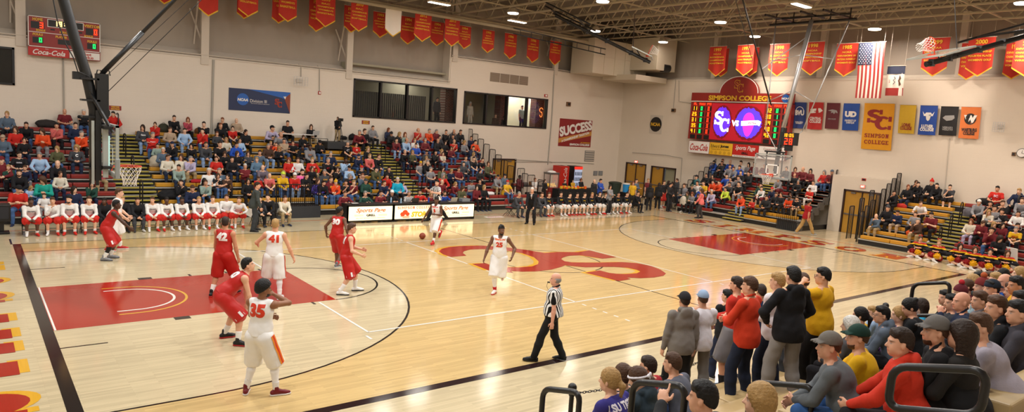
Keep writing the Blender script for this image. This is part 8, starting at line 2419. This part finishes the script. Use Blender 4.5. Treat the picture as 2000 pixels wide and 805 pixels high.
# man in red polo walking, woman in pink
J = skeleton(lean=.05,hyaw=0,hl=(-.2,.28,.84),hr=(.28,-.1,.84),el=(-.4,-.9,0),er=(.4,-.9,0),fl=(-.13,-.38,.13),fr=(.14,.36,.085),pel=(0,0,.93),fol=(0,1,-.3))
hero(1581,391,-78,'man in a red polo and khakis walking past the end bleachers',J,'c98c6c',dict(top='a81f24',bottom='b8955c',sleeve='short',pants='long',hair='short',hc='db',collar=True,beard=True,shoe=('8a8a86','d0d0cc')),H=1.84,group='people walking behind the end line')
J = skeleton(lean=.0,hyaw=.1,hl=(-.16,.28,.92),hr=(.26,-.05,.86),fl=(-.11,.08,.085),fr=(.12,-.12,.085))
hero(1371,369,75,'long-haired woman in a pink top standing by the lowest red seat',J,'dba384',dict(top='ee7d78',bottom='3f3c3c',sleeve='long',pants='long',hair='long',hc='br',shoe=('201e1e','201e1e'),wr=.002),H=1.70,group='people walking behind the end line')
# people standing on the near rows, backs to the camera
ST = [
 (1338,571,11.16,12,'person in a grey hooded sweatshirt and black cap, first of the standing row','d8a284',dict(top='7d7873',bottom='16161a',hood=True,hair='buzz',hc='db',cap='222226',sname='hoodie'),dict(),1.06),
 (1374,568,11.49,5,'person in a white T-shirt, pale blue cap and grey sweatpants, standing','d8a284',dict(top='dedce4',bottom='77736f',poff=.024,sleeve='short',hair='buzz',hc='br',cap='8fa6c4'),dict(hl=(-.05,.28,1.1),hr=(.05,.30,1.08),el=(-.7,-.2,-.8),er=(.7,-.2,-.8)),1.05),
 (1421,566,12.3,25,'person in a black shirt and dark jeans standing with folded arms','dca88a',dict(top='17181c',bottom='1d2740',sleeve='long',hair='short',hc='bk'),dict(hl=(.12,.22,1.22),hr=(-.12,.25,1.18),el=(-.7,.2,-1),er=(.7,.2,-1),hyaw=.4),1.03),
 (1440,541,12.04,55,'bearded person in a red top and grey shorts, half behind the orange quarter-zip','d8a184',dict(top='c02a1c',bottom='77757a',sleeve='long',pants='bb',hair='short',hc='db',beard=True,shoe=('3c4650','90a0a8'),sock='202024'),dict(hl=(-.05,.28,1.1),hr=(.05,.30,1.08)),1.0),
 (1466,541,10.77,42,'person in an orange-red quarter-zip and dark jeans, hands together','dcA88a',dict(top='cf3a1c',bottom='1c2438',collar=True,hair='short',hc='br',shoe=('202024','505050')),dict(hl=(-.06,.30,1.12),hr=(.06,.32,1.10),el=(-.8,-.2,-.6),er=(.8,-.2,-.6),hyaw=.3),1.03),
 (1520,533,11.01,35,'blond person in a white long-sleeved top and dark jeans, standing','e0ae90',dict(top='dfdce0',bottom='151c30',hair='short',hc='bl'),dict(hl=(-.06,.28,1.05),hr=(.06,.30,1.05),hyaw=.3),1.0),
 (1551,521,9.87,18,'tall person in a black hoodie and grey sweatpants, tallest of the standing row','dba587',dict(top='15151a',bottom='8c8784',poff=.026,hood=True,hair='short',hc='bk',sname='hoodie',shoe=('222226','c8c8c8')),dict(hl=(-.2,.16,1.0),hr=(.2,.16,1.0),el=(-1,-.2,-.2),er=(1,-.2,-.2),fr=(.17,-.05,.085),fl=(-.15,.08,.085)),1.08),
 (1570,534,11.9,20,'brown-haired person mostly hidden behind the tall black hoodie','dba587',dict(top='5a5c60',bottom='33363c',hair='short',hc='br'),dict(),1.0),
 (1609,523,10.79,42,'person in a bright yellow T-shirt with a hand at the mouth, glasses on','e0aa88',dict(top='d8a310',bottom='17171a',sleeve='short',hair='short',hc='bk',glasses=True,hands=('fist','curl')),dict(hl=(-.05,.27,1.50),hr=(.2,.12,1.0),el=(-.8,.5,-.6),er=(1,-.2,-.2),hyaw=.45),1.1),
 (1488,556,12.4,10,'person in a navy top only glimpsed between the orange quarter-zip and the blond person','dba587',dict(top='1c2a48',bottom='5c5c60',hair='short',hc='db'),dict(),1.0)]
for (u,v,t,a,lab,sk,sp,kw,ft) in ST:
 sp.setdefault('pants','long'); sp.setdefault('sleeve','long')
 kw.setdefault('fl',(-.16,.04,.085)); kw.setdefault('fr',(.16,-.02,.085))
 H_ = 1.92 if 'tall ' in lab else 1.78 if u in (1374,1421) else 1.83
 Jq = skeleton(**kw); cr = Jq['H'][2] + .13; best = None
 for tt in np.arange(t - 1.2,t + 1.2,.04):      # stand on the nearest floor or row deck
  P = CAM + ray(u,v) * float(tt); dz = 0.0 if P.y > NY0 + .12 else Z0 - .165 + RISE * max(0,int((NY0 - P.y) / NRUN)); e = abs(P.z - dz - cr * H_ / 1.8) + .06 * abs(tt - t)
  if best is None or e < best[0]: best = (e,float(tt),(P.z - dz) / cr)
 hero(u,v,a,lab,Jq,sk,sp,s=best[2],t=best[1],fat=ft,group='people standing on the near rows')

# ------------------------------------------------------------------ people seated in the near rows, backs to the camera
def near_spot(u,v,dz=0):
 """intersect the sight line with the seat slope, then settle on a row"""
 d = ray(u,v); k = -RISE / NRUN; zc = Z0 + .72
 t = (zc + k * (CAM.y - NY0) - CAM.z) / (d.z - k * d.y); P = CAM + d * t; i = (NY0 - P.y) / NRUN
 return P,i,t
NEAR = [
 # u, v(head centre), scale hint depth, turn, label, skin, garment spec, fat, pose
 (1190,744,6.9,20,'curly-ponytailed person in a purple LSU Tigers shirt, lowest seated','e0ae90',dict(top='35307e',bottom='1c1c22',hair='tied',hc='bl',prints=[('LSU TIGERS',.085,.36,0,.06,'dcd6e0',True,.05),('EST. 1860',.05,.17,.04,-.04,'dcd6e0',True,.04)]),1.0,'clasp'),
 (1215,733,7.7,10,'brown-bunned person in dark green, in front of the white headband','e0ae90',dict(top='1f3034',bottom='1c1c22',hair='bun',hc='br'),.95,'lap'),
 (1246,741,7.3,25,'person in a dark slate hoodie wearing a white headband with a bow','e0ae90',dict(top='2c3a44',bottom='1c1c22',hair='tied',hc='br',hood=True,headband=True,sname='hoodie'),1.0,'phone'),
 (1265,717,8.3,22,'short-haired person in a red T-shirt next to the hanging chain','dba587',dict(top='a5202a',bottom='223050',sleeve='short',hair='short',hc='db'),1.0,'lap'),
 (1313,711,8.0,18,'person in a grey shirt with maroon sleeves, below the grey hoodie','dba587',dict(top='5d606e',bottom='32486e',sleeve='short',hair='short',hc='br'),1.1,'clasp'),
 (1372,779,5.0,22,'dark-haired person pointing a finger, cut off by the bottom edge','dba587',dict(top='2a2c30',bottom='1c1c22',hair='short',hc='bk',hands=('point','curl')),1.0,'point'),
 (1482,783,5.1,35,'long blond-haired person at the bottom edge beside the looped rail','e4b498',dict(top='3a3c44',bottom='1c1c22',hair='long',hc='bl'),.95,'lap'),
 (1618,677,6.4,50,'person in a grey cap and heather grey long-sleeved shirt, elbows on knees','dba587',dict(top='5f6468',bottom='2f568e',hair='buzz',hc='br',cap='6d6862',sname='shirt'),1.22,'clasp'),
 (1674,660,7.1,45,'person in a yellow T-shirt and a green cap with an orange peak','dba587',dict(top='dcaa10',bottom='26406e',sleeve='short',hair='buzz',hc='br',cap='17382f',beard=True),1.08,'chin'),
 (1757,671,5.9,42,'person in a bright orange-red hoodie and black track trousers with red stripe','dba587',dict(top='c6301a',bottom='15151a',hair='short',hc='db',hood=True,sname='hoodie'),1.2,'knees'),
 (1826,648,6.0,45,'bearded person in a grey cap and black jacket','dba587',dict(top='101115',bottom='15151a',hair='buzz',hc='br',cap='66625f',beard=True,collar=True,sname='jacket'),1.25,'clasp'),
 (1877,656,5.9,15,'person with long dark brown hair and a dark olive coat','dba587',dict(top='1d1a18',bottom='15151a',hair='long',hc='db',sname='jacket'),1.0,'lap'),
 (1912,640,6.3,48,'brown-haired person in a pale lavender T-shirt near the frame edge','dba587',dict(top='a49daa',bottom='15151a',sleeve='short',hair='short',hc='br'),1.25,'clasp'),
 (1660,637,9.2,25,'person with long white-blond hair and a grey top','e4b498',dict(top='4c4c50',bottom='1c1c22',hair='long',hc='wh'),.95,'lap'),
 (1679,617,10.2,25,'dark-ponytailed person in a yellow STORM T-shirt','e0ae90',dict(top='d6a41e',bottom='26406e',sleeve='short',hair='tied',hc='bk',prints=[('STORM',.05,.2,0,.02,'e8e2d0',True,.05)]),.95,'lap'),
 (1703,611,11.4,50,'blond child in a light blue shirt beside the ball-topped post','e4b498',dict(top='8da6c4',bottom='26406e',hair='short',hc='bl',kid=1),.95,'lap'),
 (1722,616,9.7,45,'person in glasses and a faded blue-grey hoodie','dba587',dict(top='5c6878',bottom='1c1c22',hair='short',hc='bk',hood=True,glasses=True,sname='hoodie'),1.1,'clasp'),
 (1755,616,9.9,40,'blond child in a purple plaid shirt','e4b498',dict(top='6f4a80',bottom='1c1c22',hair='tied',hc='bl',plaid=1),.9,'lap'),
 (1776,601,9.8,40,'person with a dark top-knot bun in black, tan bag strap over the shoulder','dba587',dict(top='111318',bottom='1c1c22',hair='bun',hc='bk'),1.0,'phone'),
 (1798,599,11.6,45,'long-haired person in a bright aqua shirt','e4b498',dict(top='1b93bd',bottom='1c1c22',hair='long',hc='db'),.95,'lap'),
 (1845,582,11.4,60,'dark-haired person in black in profile behind the distant looped rail','dba587',dict(top='16171c',bottom='1c1c22',hair='short',hc='bk'),1.0,'clasp'),
 (1858,592,10.2,55,'dark-haired person squeezed between the profile in black and the bald head','dba587',dict(top='2a2d34',bottom='1c1c22',hair='short',hc='bk'),1.0,'lap'),
 (1877,590,8.8,50,'bald person in a navy jacket resting a hand on the cheek','dea186',dict(top='17233e',bottom='1c1c22',hair=None,hc='gy',collar=True,sname='jacket',hands=('fist','curl')),1.22,'chinl'),
 (1913,588,9.2,48,'brown-haired person in a grey collared shirt behind the bald head','dba587',dict(top='6c6b73',bottom='1c1c22',hair='short',hc='br',collar=True),1.15,'lap'),
 (1945,602,7.2,48,'brown-haired person in a black hoodie in profile','dba587',dict(top='101218',bottom='1c1c22',hair='short',hc='br',hood=True,sname='hoodie'),1.1,'clasp'),
 (1987,612,7.0,45,'dark-haired person in a charcoal hoodie at the frame edge','dba587',dict(top='3a3840',bottom='1c1c22',hair='short',hc='bk',hood=True,sname='hoodie'),1.2,'lap'),
 (1874,573,11.2,40,'person in a maroon knitted hat with a red bobble','dba587',dict(top='3a2430',bottom='1c1c22',hair='buzz',hc='br',cap='5e1d26',beanie=True),1.0,'lap'),
 (1917,561,10.4,35,'person in a maroon and white bobble hat','dba587',dict(top='8aa0a8',bottom='1c1c22',hair='buzz',hc='br',cap='7a2a28',beanie=True,hood=True),1.0,'lap'),
 (1936,565,9.8,55,'person in a royal blue hoodie and backward navy cap','dba587',dict(top='2159b8',bottom='1c1c22',hair='short',hc='bk',cap='1c2634',capback=True,hood=True,sname='hoodie'),1.1,'clasp'),
 (1961,552,10.1,55,'balding person in a plaid shirt with a shaved crown','dea186',dict(top='5a5466',bottom='1c1c22',hair='bald',hc='br',plaid=1),1.1,'lap'),
 (1984,559,9.3,50,'dark-haired person in a yellow shirt, fist at the mouth, near the frame edge','c98a64',dict(top='d2a012',bottom='1c1c22',sleeve='short',hair='short',hc='bk'),1.1,'chin'),
 (1993,590,8.2,45,'dark-haired person cropped by the frame edge above the charcoal hoodie','dba587',dict(top='15151a',bottom='1c1c22',hair='short',hc='bk'),1.1,'lap'),
 (1888,560,12.4,35,'brown-haired person in maroon just beyond the bobble hat','dba587',dict(top='6a2a34',bottom='1c1c22',hair='tied',hc='br'),1.0,'lap'),
 (1899,551,12.6,35,'person with streaked blond hair at the far end of the near rows','e4b498',dict(top='3a4c52',bottom='1c1c22',hair='bob',hc='bl'),1.0,'lap'),
 (1911,545,12.8,35,'black-haired person looking down beyond the streaked blond hair','dba587',dict(top='2c3440',bottom='1c1c22',hair='short',hc='bk'),1.0,'lap'),
 (1932,545,12.2,45,'brown-haired person beyond the backward navy cap','dba587',dict(top='4c3844',bottom='1c1c22',hair='short',hc='br'),1.0,'lap'),
 (1944,548,11.6,45,'sandy-haired person beside the balding plaid-shirted person','dba587',dict(top='5c2a3c',bottom='1c1c22',hair='short',hc='bl'),1.0,'lap'),
 (1958,538,13.0,50,'dark-haired person in profile just below the last cheerleader','dba587',dict(top='36303c',bottom='1c1c22',hair='tied',hc='bk'),1.0,'lap'),
 (1991,536,11.6,30,'blond-bunned person above the yellow shirt near the frame edge','e4b498',dict(top='40303e',bottom='1c1c22',hair='bun',hc='bl'),1.0,'lap'),
 (1976,570,9.7,50,'brown-haired person beside the yellow-shirted one','dba587',dict(top='3c3a42',bottom='1c1c22',hair='short',hc='br'),1.0,'lap'),
]
NP = dict(SEATP)
NP['chinl'] = dict(lean=.3,hl=(-.04,.38,.98),hr=(.10,.36,.66),el=(-.6,.3,-1),er=(.9,-.4,-.4))
NP['point'] = dict(lean=.2,hl=(-.28,.30,1.16),hr=(.1,.36,.66),el=(-.7,-.2,-1),er=(.9,-.4,-.4))
for (u,v,t,a,lab,sk,sp,ft,pose) in NEAR:
 J = skeleton(pel=(0,0,.53),fl=(-.15,.40,.085),fr=(.15,.43,.085),hyaw=R(a) * .55,**NP[pose])
 sp.setdefault('sleeve','long'); sp['pants'] = 'slim'
 s = .82 if sp.get('kid') else 1.0
 P = CAM + ray(u,v) * t
 rz = R(a * .45) ;
 off = Matrix.Rotation(rz,3,'Z') @ Vector((J['H'][0],J['H'][1],0)) * s
 # crown pixel for hero(): project the crown above the wanted head centre
 uu,vv,w_ = proj((P.x,P.y,P.z + .13 * s))
 save = CAMA
 o,J_,sh = hero(uu,vv,a * .45 + 38.6,lab,J,sk,sp,s=s,t=w_,fat=ft,group='spectators seated in the near rows')
 if sp.get('plaid'): sh.material_slots[0].link = 'OBJECT'; sh.material_slots[0].material = MATS['plaid']
 if sp.get('headband'):
  B = Sdf(.006); M = J['Rh']; H_ = J['H']
  for i in range(16):
   p0,p1 = [H_ + M @ V(.084 * math.sin(q),-.012 + .106 * math.cos(q),.035 + .01 * math.cos(q)) for q in (i * math.pi / 8,(i + 1) * math.pi / 8)]; B.cap(p0,p1,.012,None,.004)
  for q in (-1,1): B.ell(H_ + M @ V(.035 * q,-.135,.03),(.032,.012,.02),M,.005); B.ell(H_ + M @ V(.02 * q,-.14,-.01),(.013,.008,.04),M,.005)
  ob('headband',B.mesh('headband',MATS['cloth']),o,color=hexc('e8e6ee'))
 if 'tan bag strap' in lab:
  m = MB(); c = J['C']; Rt = J['Rt']; m.path([Vector(c + Rt @ V(*q)) for q in ((.12,.0,.17),(.10,-.12,.1),(-.02,-.145,-.08),(-.12,-.13,-.2))],.008,6); m.build('bag_strap',mat('tan_leather','a8702c',.5),o)
 if sp.get('beanie'): m = MB(); m.sphere(tuple(J['H'] + J['Rh'] @ V(0,-.01,.185)),.045,12,8); q = m.build('bobble',MATS['cloth'],o,smooth=True); q.color = (*hexc('b0202c' if 'red bobble' in lab else 'b0552c'),1)
# ---- cheerleaders sitting on the floor, with pompoms
CHL = [(1791,476,1785,503),(1822,480,1822,511),(1857,482,1862,519),(1890,489,1892,526),(1921,500,1922,531),(1945,502,1955,534)]
ch_lab = ['first cheerleader nearest the gold bag, red bow, knees apart','second cheerleader, blond ponytail and red bow, pompoms in her lap','third cheerleader, dark hair and bow, head turned to the court','fourth cheerleader with the bright red bow and a large gold pompom','fifth cheerleader, shorter and dark-haired with a crooked smile','last cheerleader, beside the propped white board']
Jc = skeleton(pel=(0,0,.13),lean=.08,hl=(-.14,.22,.42),hr=(.14,.22,.42),el=(-1,-.2,-.2),er=(1,-.2,-.2),fl=(.14,.42,.07),fr=(-.10,.50,.07),kl=(-1,.2,.35),kr=(1,.2,.35),fol=(1,.3,-.1),forr=(-1,.3,-.1),hyaw=.4)
cb = body_sdf(Jc,.014,.92,('curl','curl'),None,False).mesh('person',MATS['skin'],feat_fn(Jc)); cs = shirt_sdf(Jc,.014,'long',.012,.92,hem=-.02).mesh('top',MATS['cloth'])
def yoke(o_,dz):
 B = shirt_sdf(Jc,.012,'short',o_,.92,wr=0); B.cut(Jc['C'] + V(0,0,dz),(0,0,-1)); return B.mesh('shoulder_band',MATS['cloth'])
y1,y2 = yoke(.015,.055),yoke(.020,.105)
B = Sdf(.014); B.ell(Jc['P'],(.19,.16,.1),None,.03); B.cap(Jc['hl'],Jc['hl'] * .5 + Jc['kl'] * .5,.11,.12,.04); B.cap(Jc['hr'],Jc['hr'] * .5 + Jc['kr'] * .5,.11,.12,.04); ck = B.mesh('skirt',MATS['cloth'])
ch_l,ch_t = hair_mesh(Jc,'long',.012),hair_mesh(Jc,'tied',.012)
B = Sdf(.009);
for q in (-1,1): B.ell(Jc['H'] + Jc['Rh'] @ V(.05 * q,-.05,.15),(.04,.016,.028),Jc['Rh'] @ rotm('Y',.4 * q),.006)
cbow = B.mesh('hair_bow',MATS['satin'])
csh = [shoe_meshes(Jc,n,.014)[0] for n in 'lr']; cso = [sock_mesh(Jc,n,.014,.08) for n in 'lr']
def pom_mesh(sd):
 m = MB(); rnd = random.Random(sd)
 for k in range(110):
  d = Vector((rnd.gauss(0,1),rnd.gauss(0,1),rnd.gauss(0,1))).normalized(); e = d.orthogonal().normalized() * .012; r_ = rnd.uniform(.11,.15)
  s_ = d.cross(e).normalized() * .012; m.add([e,s_,-e,-s_,d * r_ + e,d * r_ + s_,d * r_ - e,d * r_ - s_],[(0,1,5,4),(1,2,6,5),(2,3,7,6),(3,0,4,7),(4,5,6,7)])
 m.sphere((0,0,0),.09,10,8); return m.mesh('pompom',MATS['paint'])
pm = pom_mesh(2)
cprint = decal_mesh(cs,text_mesh('SC',.09,.13,bold=.06),Jc['C'] + V(0,0,-.05),Jc['Rt'])
for i,(hu,hv,fu,fv) in enumerate(CHL):
 P = onZ(fu,fv); x = P.x + .45; y = P.y
 o = ob('person',cb,None,(x,y,0),(0,0,math.pi / 2 + (.1,-.1,.25,0,-.15,.1)[i]),hexc('e4b498')); tag(o,ch_lab[i] + ', sitting on the floor','person','cheerleaders sitting on the floor')
 ob('top',cs,o,color=hexc('17151a')); ob('shoulder_band',y1,o,color=hexc('e2b41c')); ob('shoulder_band',y2,o,color=hexc('b82420')); ob('skirt',ck,o,color=hexc('a01c20')); ob('lettering',cprint,o,color=hexc('d0561e'))
 ob('hair',(ch_t,ch_t,ch_l,ch_l,ch_t,ch_l)[i],o,color=hexc(HAIRC[('br','bl','db','br','bk','br')[i]])); ob('hair_bow',cbow,o,color=hexc('cc2420'))
 for k in range(2): ob('shoe',csh[k],o,color=hexc('ecebea')); ob('sock',cso[k],o,color=hexc('ecebea'))
 for k,(c_,nm) in enumerate((('9c1a1e','maroon'),('eab414','gold'))):
  q = ob('pompom',pm,None,(x - .40 - .06 * k,y + (.13,-.13)[k ^ (i == 2)],.26),(k,i,0),hexc(c_)); tag(q,'%s pompom in the lap of the %s cheerleader' % (nm,('first','second','third','fourth','fifth','last')[i]),'pompom',nm + ' pompoms')
# ---- people standing about
def stand_place(secn,H=1.74,fade=0,rz=math.pi):
 def pl(u,v,ex,kid,fem,pose):
  P = onZ(u,v,H - .12); r_ = next((float(e[1:]) for e in ex if e[0] == 'r' and e[1:].lstrip('-').replace('.','').isdigit()),rz)
  return 'stand',(P.x,P.y,0),r_,H / 1.80,secn
 return pl
add_crowd('''
1083 354 black long black dbs beard front
1103 354 black tee black dbs front
1119 353 gold tee black brs front
1135 351 black long black rdc front
''',lambda u,v,ex,kid,fem,pose: ('stand',(onY(u,v,15.0).x,15.0,0),math.pi,onY(u,v,15.0).z / 1.665,'behind the snack table'),'behind the snack table',group='people serving behind the concession table')
add_crowd('''
1015 345 maroon hoodie black bks dk front t=STORM/e8c030/.2/.06
1044 361 white tee black rds front
1063 366 black plaid black brt front
''',lambda u,v,ex,kid,fem,pose: ('stand',(onY(u,v,13.4).x,13.4,0),math.pi,min(max(onY(u,v,13.4).z / 1.665,.85),1.1),'near the prep table'),'near the prep table',group='people standing near the prep table')
add_crowd('''
1161 353 black coat black brx down
1173 352 blue jacket black dbs cross
1192 361 grey long black dbl cross
1243 352 slate long charcoal brs cross beard
1237 354 yellow tee black rdl down r2.6
1266 351 maroon tee black bls gl down
1271 358 black jacket black dbl down r-.8
1288 357 black jacket black dbl down r-.8
1297 355 black tee redshorts brs hips
1306 353 black jacket black dbl front
1309 360 black jacket black bks front
1314 355 black coat black dbt down r1.2
1323 351 charcoal jacket charcoal brs down r1.2
''',stand_place('standing in the corner by the double doors'),'standing in the corner by the double doors',group='people standing by the corner doors')
# headset man, laptop woman and the cameraman above the gold seats
yb = frow(10)[0] + .1
add_crowd('''
561 241 black polo black dbs fat2 lap
607 246 black long khaki brl lap
''',lambda u,v,ex,kid,fem,pose: ('seat',(onY(u,v,yb).x,yb,onY(u,v,yb).z - 1.17),math.pi,1.0,'at the white table below the navy banner'),'at the broadcast table',group='broadcasters at the white table')
add_crowd('660 231 black jacket khaki brs front',lambda u,v,ex,kid,fem,pose: ('stand',(onY(u,v,CAMY + .3).x,CAMY + .3,CAMZ),math.pi,(onY(u,v,CAMY + .3).z - CAMZ) / 1.665,'operating the tripod camera'),'on the camera platform',group='camera operator')
# people behind the upstairs glass
add_crowd('''
853 208 charcoal jacket black dbs down
917 229 cream long cream whb down
967 243 brown long black brs down
984 243 black long black dbl down
1019 222 sage tee black dbs down
''',lambda u,v,ex,kid,fem,pose: ('stand',(onY(u,v,YW + .7 + (.9 if u > 1000 else 0)).x,YW + .7 + (.9 if u > 1000 else 0),4.08 if u not in (967,984) else 3.4),math.pi,.96,'behind the upstairs window'),'behind the upstairs windows',group='people behind the upstairs windows')
r = empty('neon_sign',tuple(onY(1057,218,YW + .66))); tag(r,'orange curled neon letter on the brick pillar behind the corner window','neon sign')
m = MB(); m.path([Vector((.14 * math.cos(t),0,.14 * math.sin(t) + .1)) for t in np.linspace(.3,5.2,16)],.02,6); m.path([Vector((.1 * math.cos(t),0,.16 * math.sin(t) - .2)) for t in np.linspace(1.6,-3.0,14)],.02,6); m.build('neon_tube',emit('neon_orange','ff8a40',2.5),r)

# the smallest, farthest spectators become one crowd
def crowd_material():
 m = bpy.data.materials.new('crowd_cloth'); m.use_nodes = True; nt = m.node_tree; b = nt.nodes['Principled BSDF']; b.inputs['Roughness'].default_value = .75
 a = nt.nodes.new('ShaderNodeAttribute'); a.attribute_name = 'tint'; tc = nt.nodes.new('ShaderNodeTexCoord'); nz = nt.nodes.new('ShaderNodeTexNoise'); nz.inputs['Scale'].default_value = 14
 nt.links.new(tc.outputs['Object'],nz.inputs['Vector']); mr = nt.nodes.new('ShaderNodeMapRange'); mr.inputs['To Min'].default_value = .88; mr.inputs['To Max'].default_value = 1.1; nt.links.new(nz.outputs['Fac'],mr.inputs['Value'])
 mx = nt.nodes.new('ShaderNodeMix'); mx.data_type = 'RGBA'; mx.blend_type = 'MULTIPLY'; mx.inputs['Factor'].default_value = 1; nt.links.new(a.outputs['Color'],mx.inputs['A']); nt.links.new(mr.outputs['Result'],mx.inputs['B']); nt.links.new(mx.outputs['Result'],b.inputs['Base Color']); return m
def merge_far():
 vs,fs,cs,n = [],[],[],0
 for o in FARS:
  M0 = Matrix.LocRotScale(o.location,o.rotation_euler,o.scale)
  for q in [o] + list(o.children):
   me = q.data; k = len(me.vertices); co = np.empty(k * 3,np.float32); me.vertices.foreach_get('co',co)
   M = np.array(M0 if q is o else M0 @ q.matrix_basis,dtype=np.float32); co = co.reshape(-1,3) @ M[:3,:3].T + M[:3,3]
   f = np.empty(len(me.loops),np.int32); me.loops.foreach_get('vertex_index',f); fs.append(f + n); vs.append(co); cs.append(np.tile(np.array(q.color,np.float32),(k,1))); n += k
 me = bpy.data.meshes.new('seated_crowd'); v = np.concatenate(vs); f = np.concatenate(fs)
 me.vertices.add(len(v)); me.vertices.foreach_set('co',v.ravel()); me.loops.add(len(f)); me.loops.foreach_set('vertex_index',f); k = len(f) // 4
 me.polygons.add(k); me.polygons.foreach_set('loop_start',np.arange(0,len(f),4,dtype=np.int32)); me.polygons.foreach_set('use_smooth',np.ones(k,bool)); me.materials.append(crowd_material())
 at = me.color_attributes.new('tint','FLOAT_COLOR','POINT'); at.data.foreach_set('color',np.concatenate(cs).ravel()); me.update(calc_edges=True)
 for o in FARS:
  for q in list(o.children): bpy.data.objects.remove(q)
  bpy.data.objects.remove(o)
 tag(ob('spectator_crowd',me),'small distant spectators filling the end bleachers under the scoreboard and the far corner','crowd',kind='stuff')
n_ = len(FARS); print('CROWD',len(DEPS),n_); merge_far()
flush_labels()
for i,c in CHW: c['label'] = ' '.join(('folding chair under ' + PEOPLE[i]['o']['label'].replace('third such','third').replace('first such','first').replace('second such','second')).split()[:16])
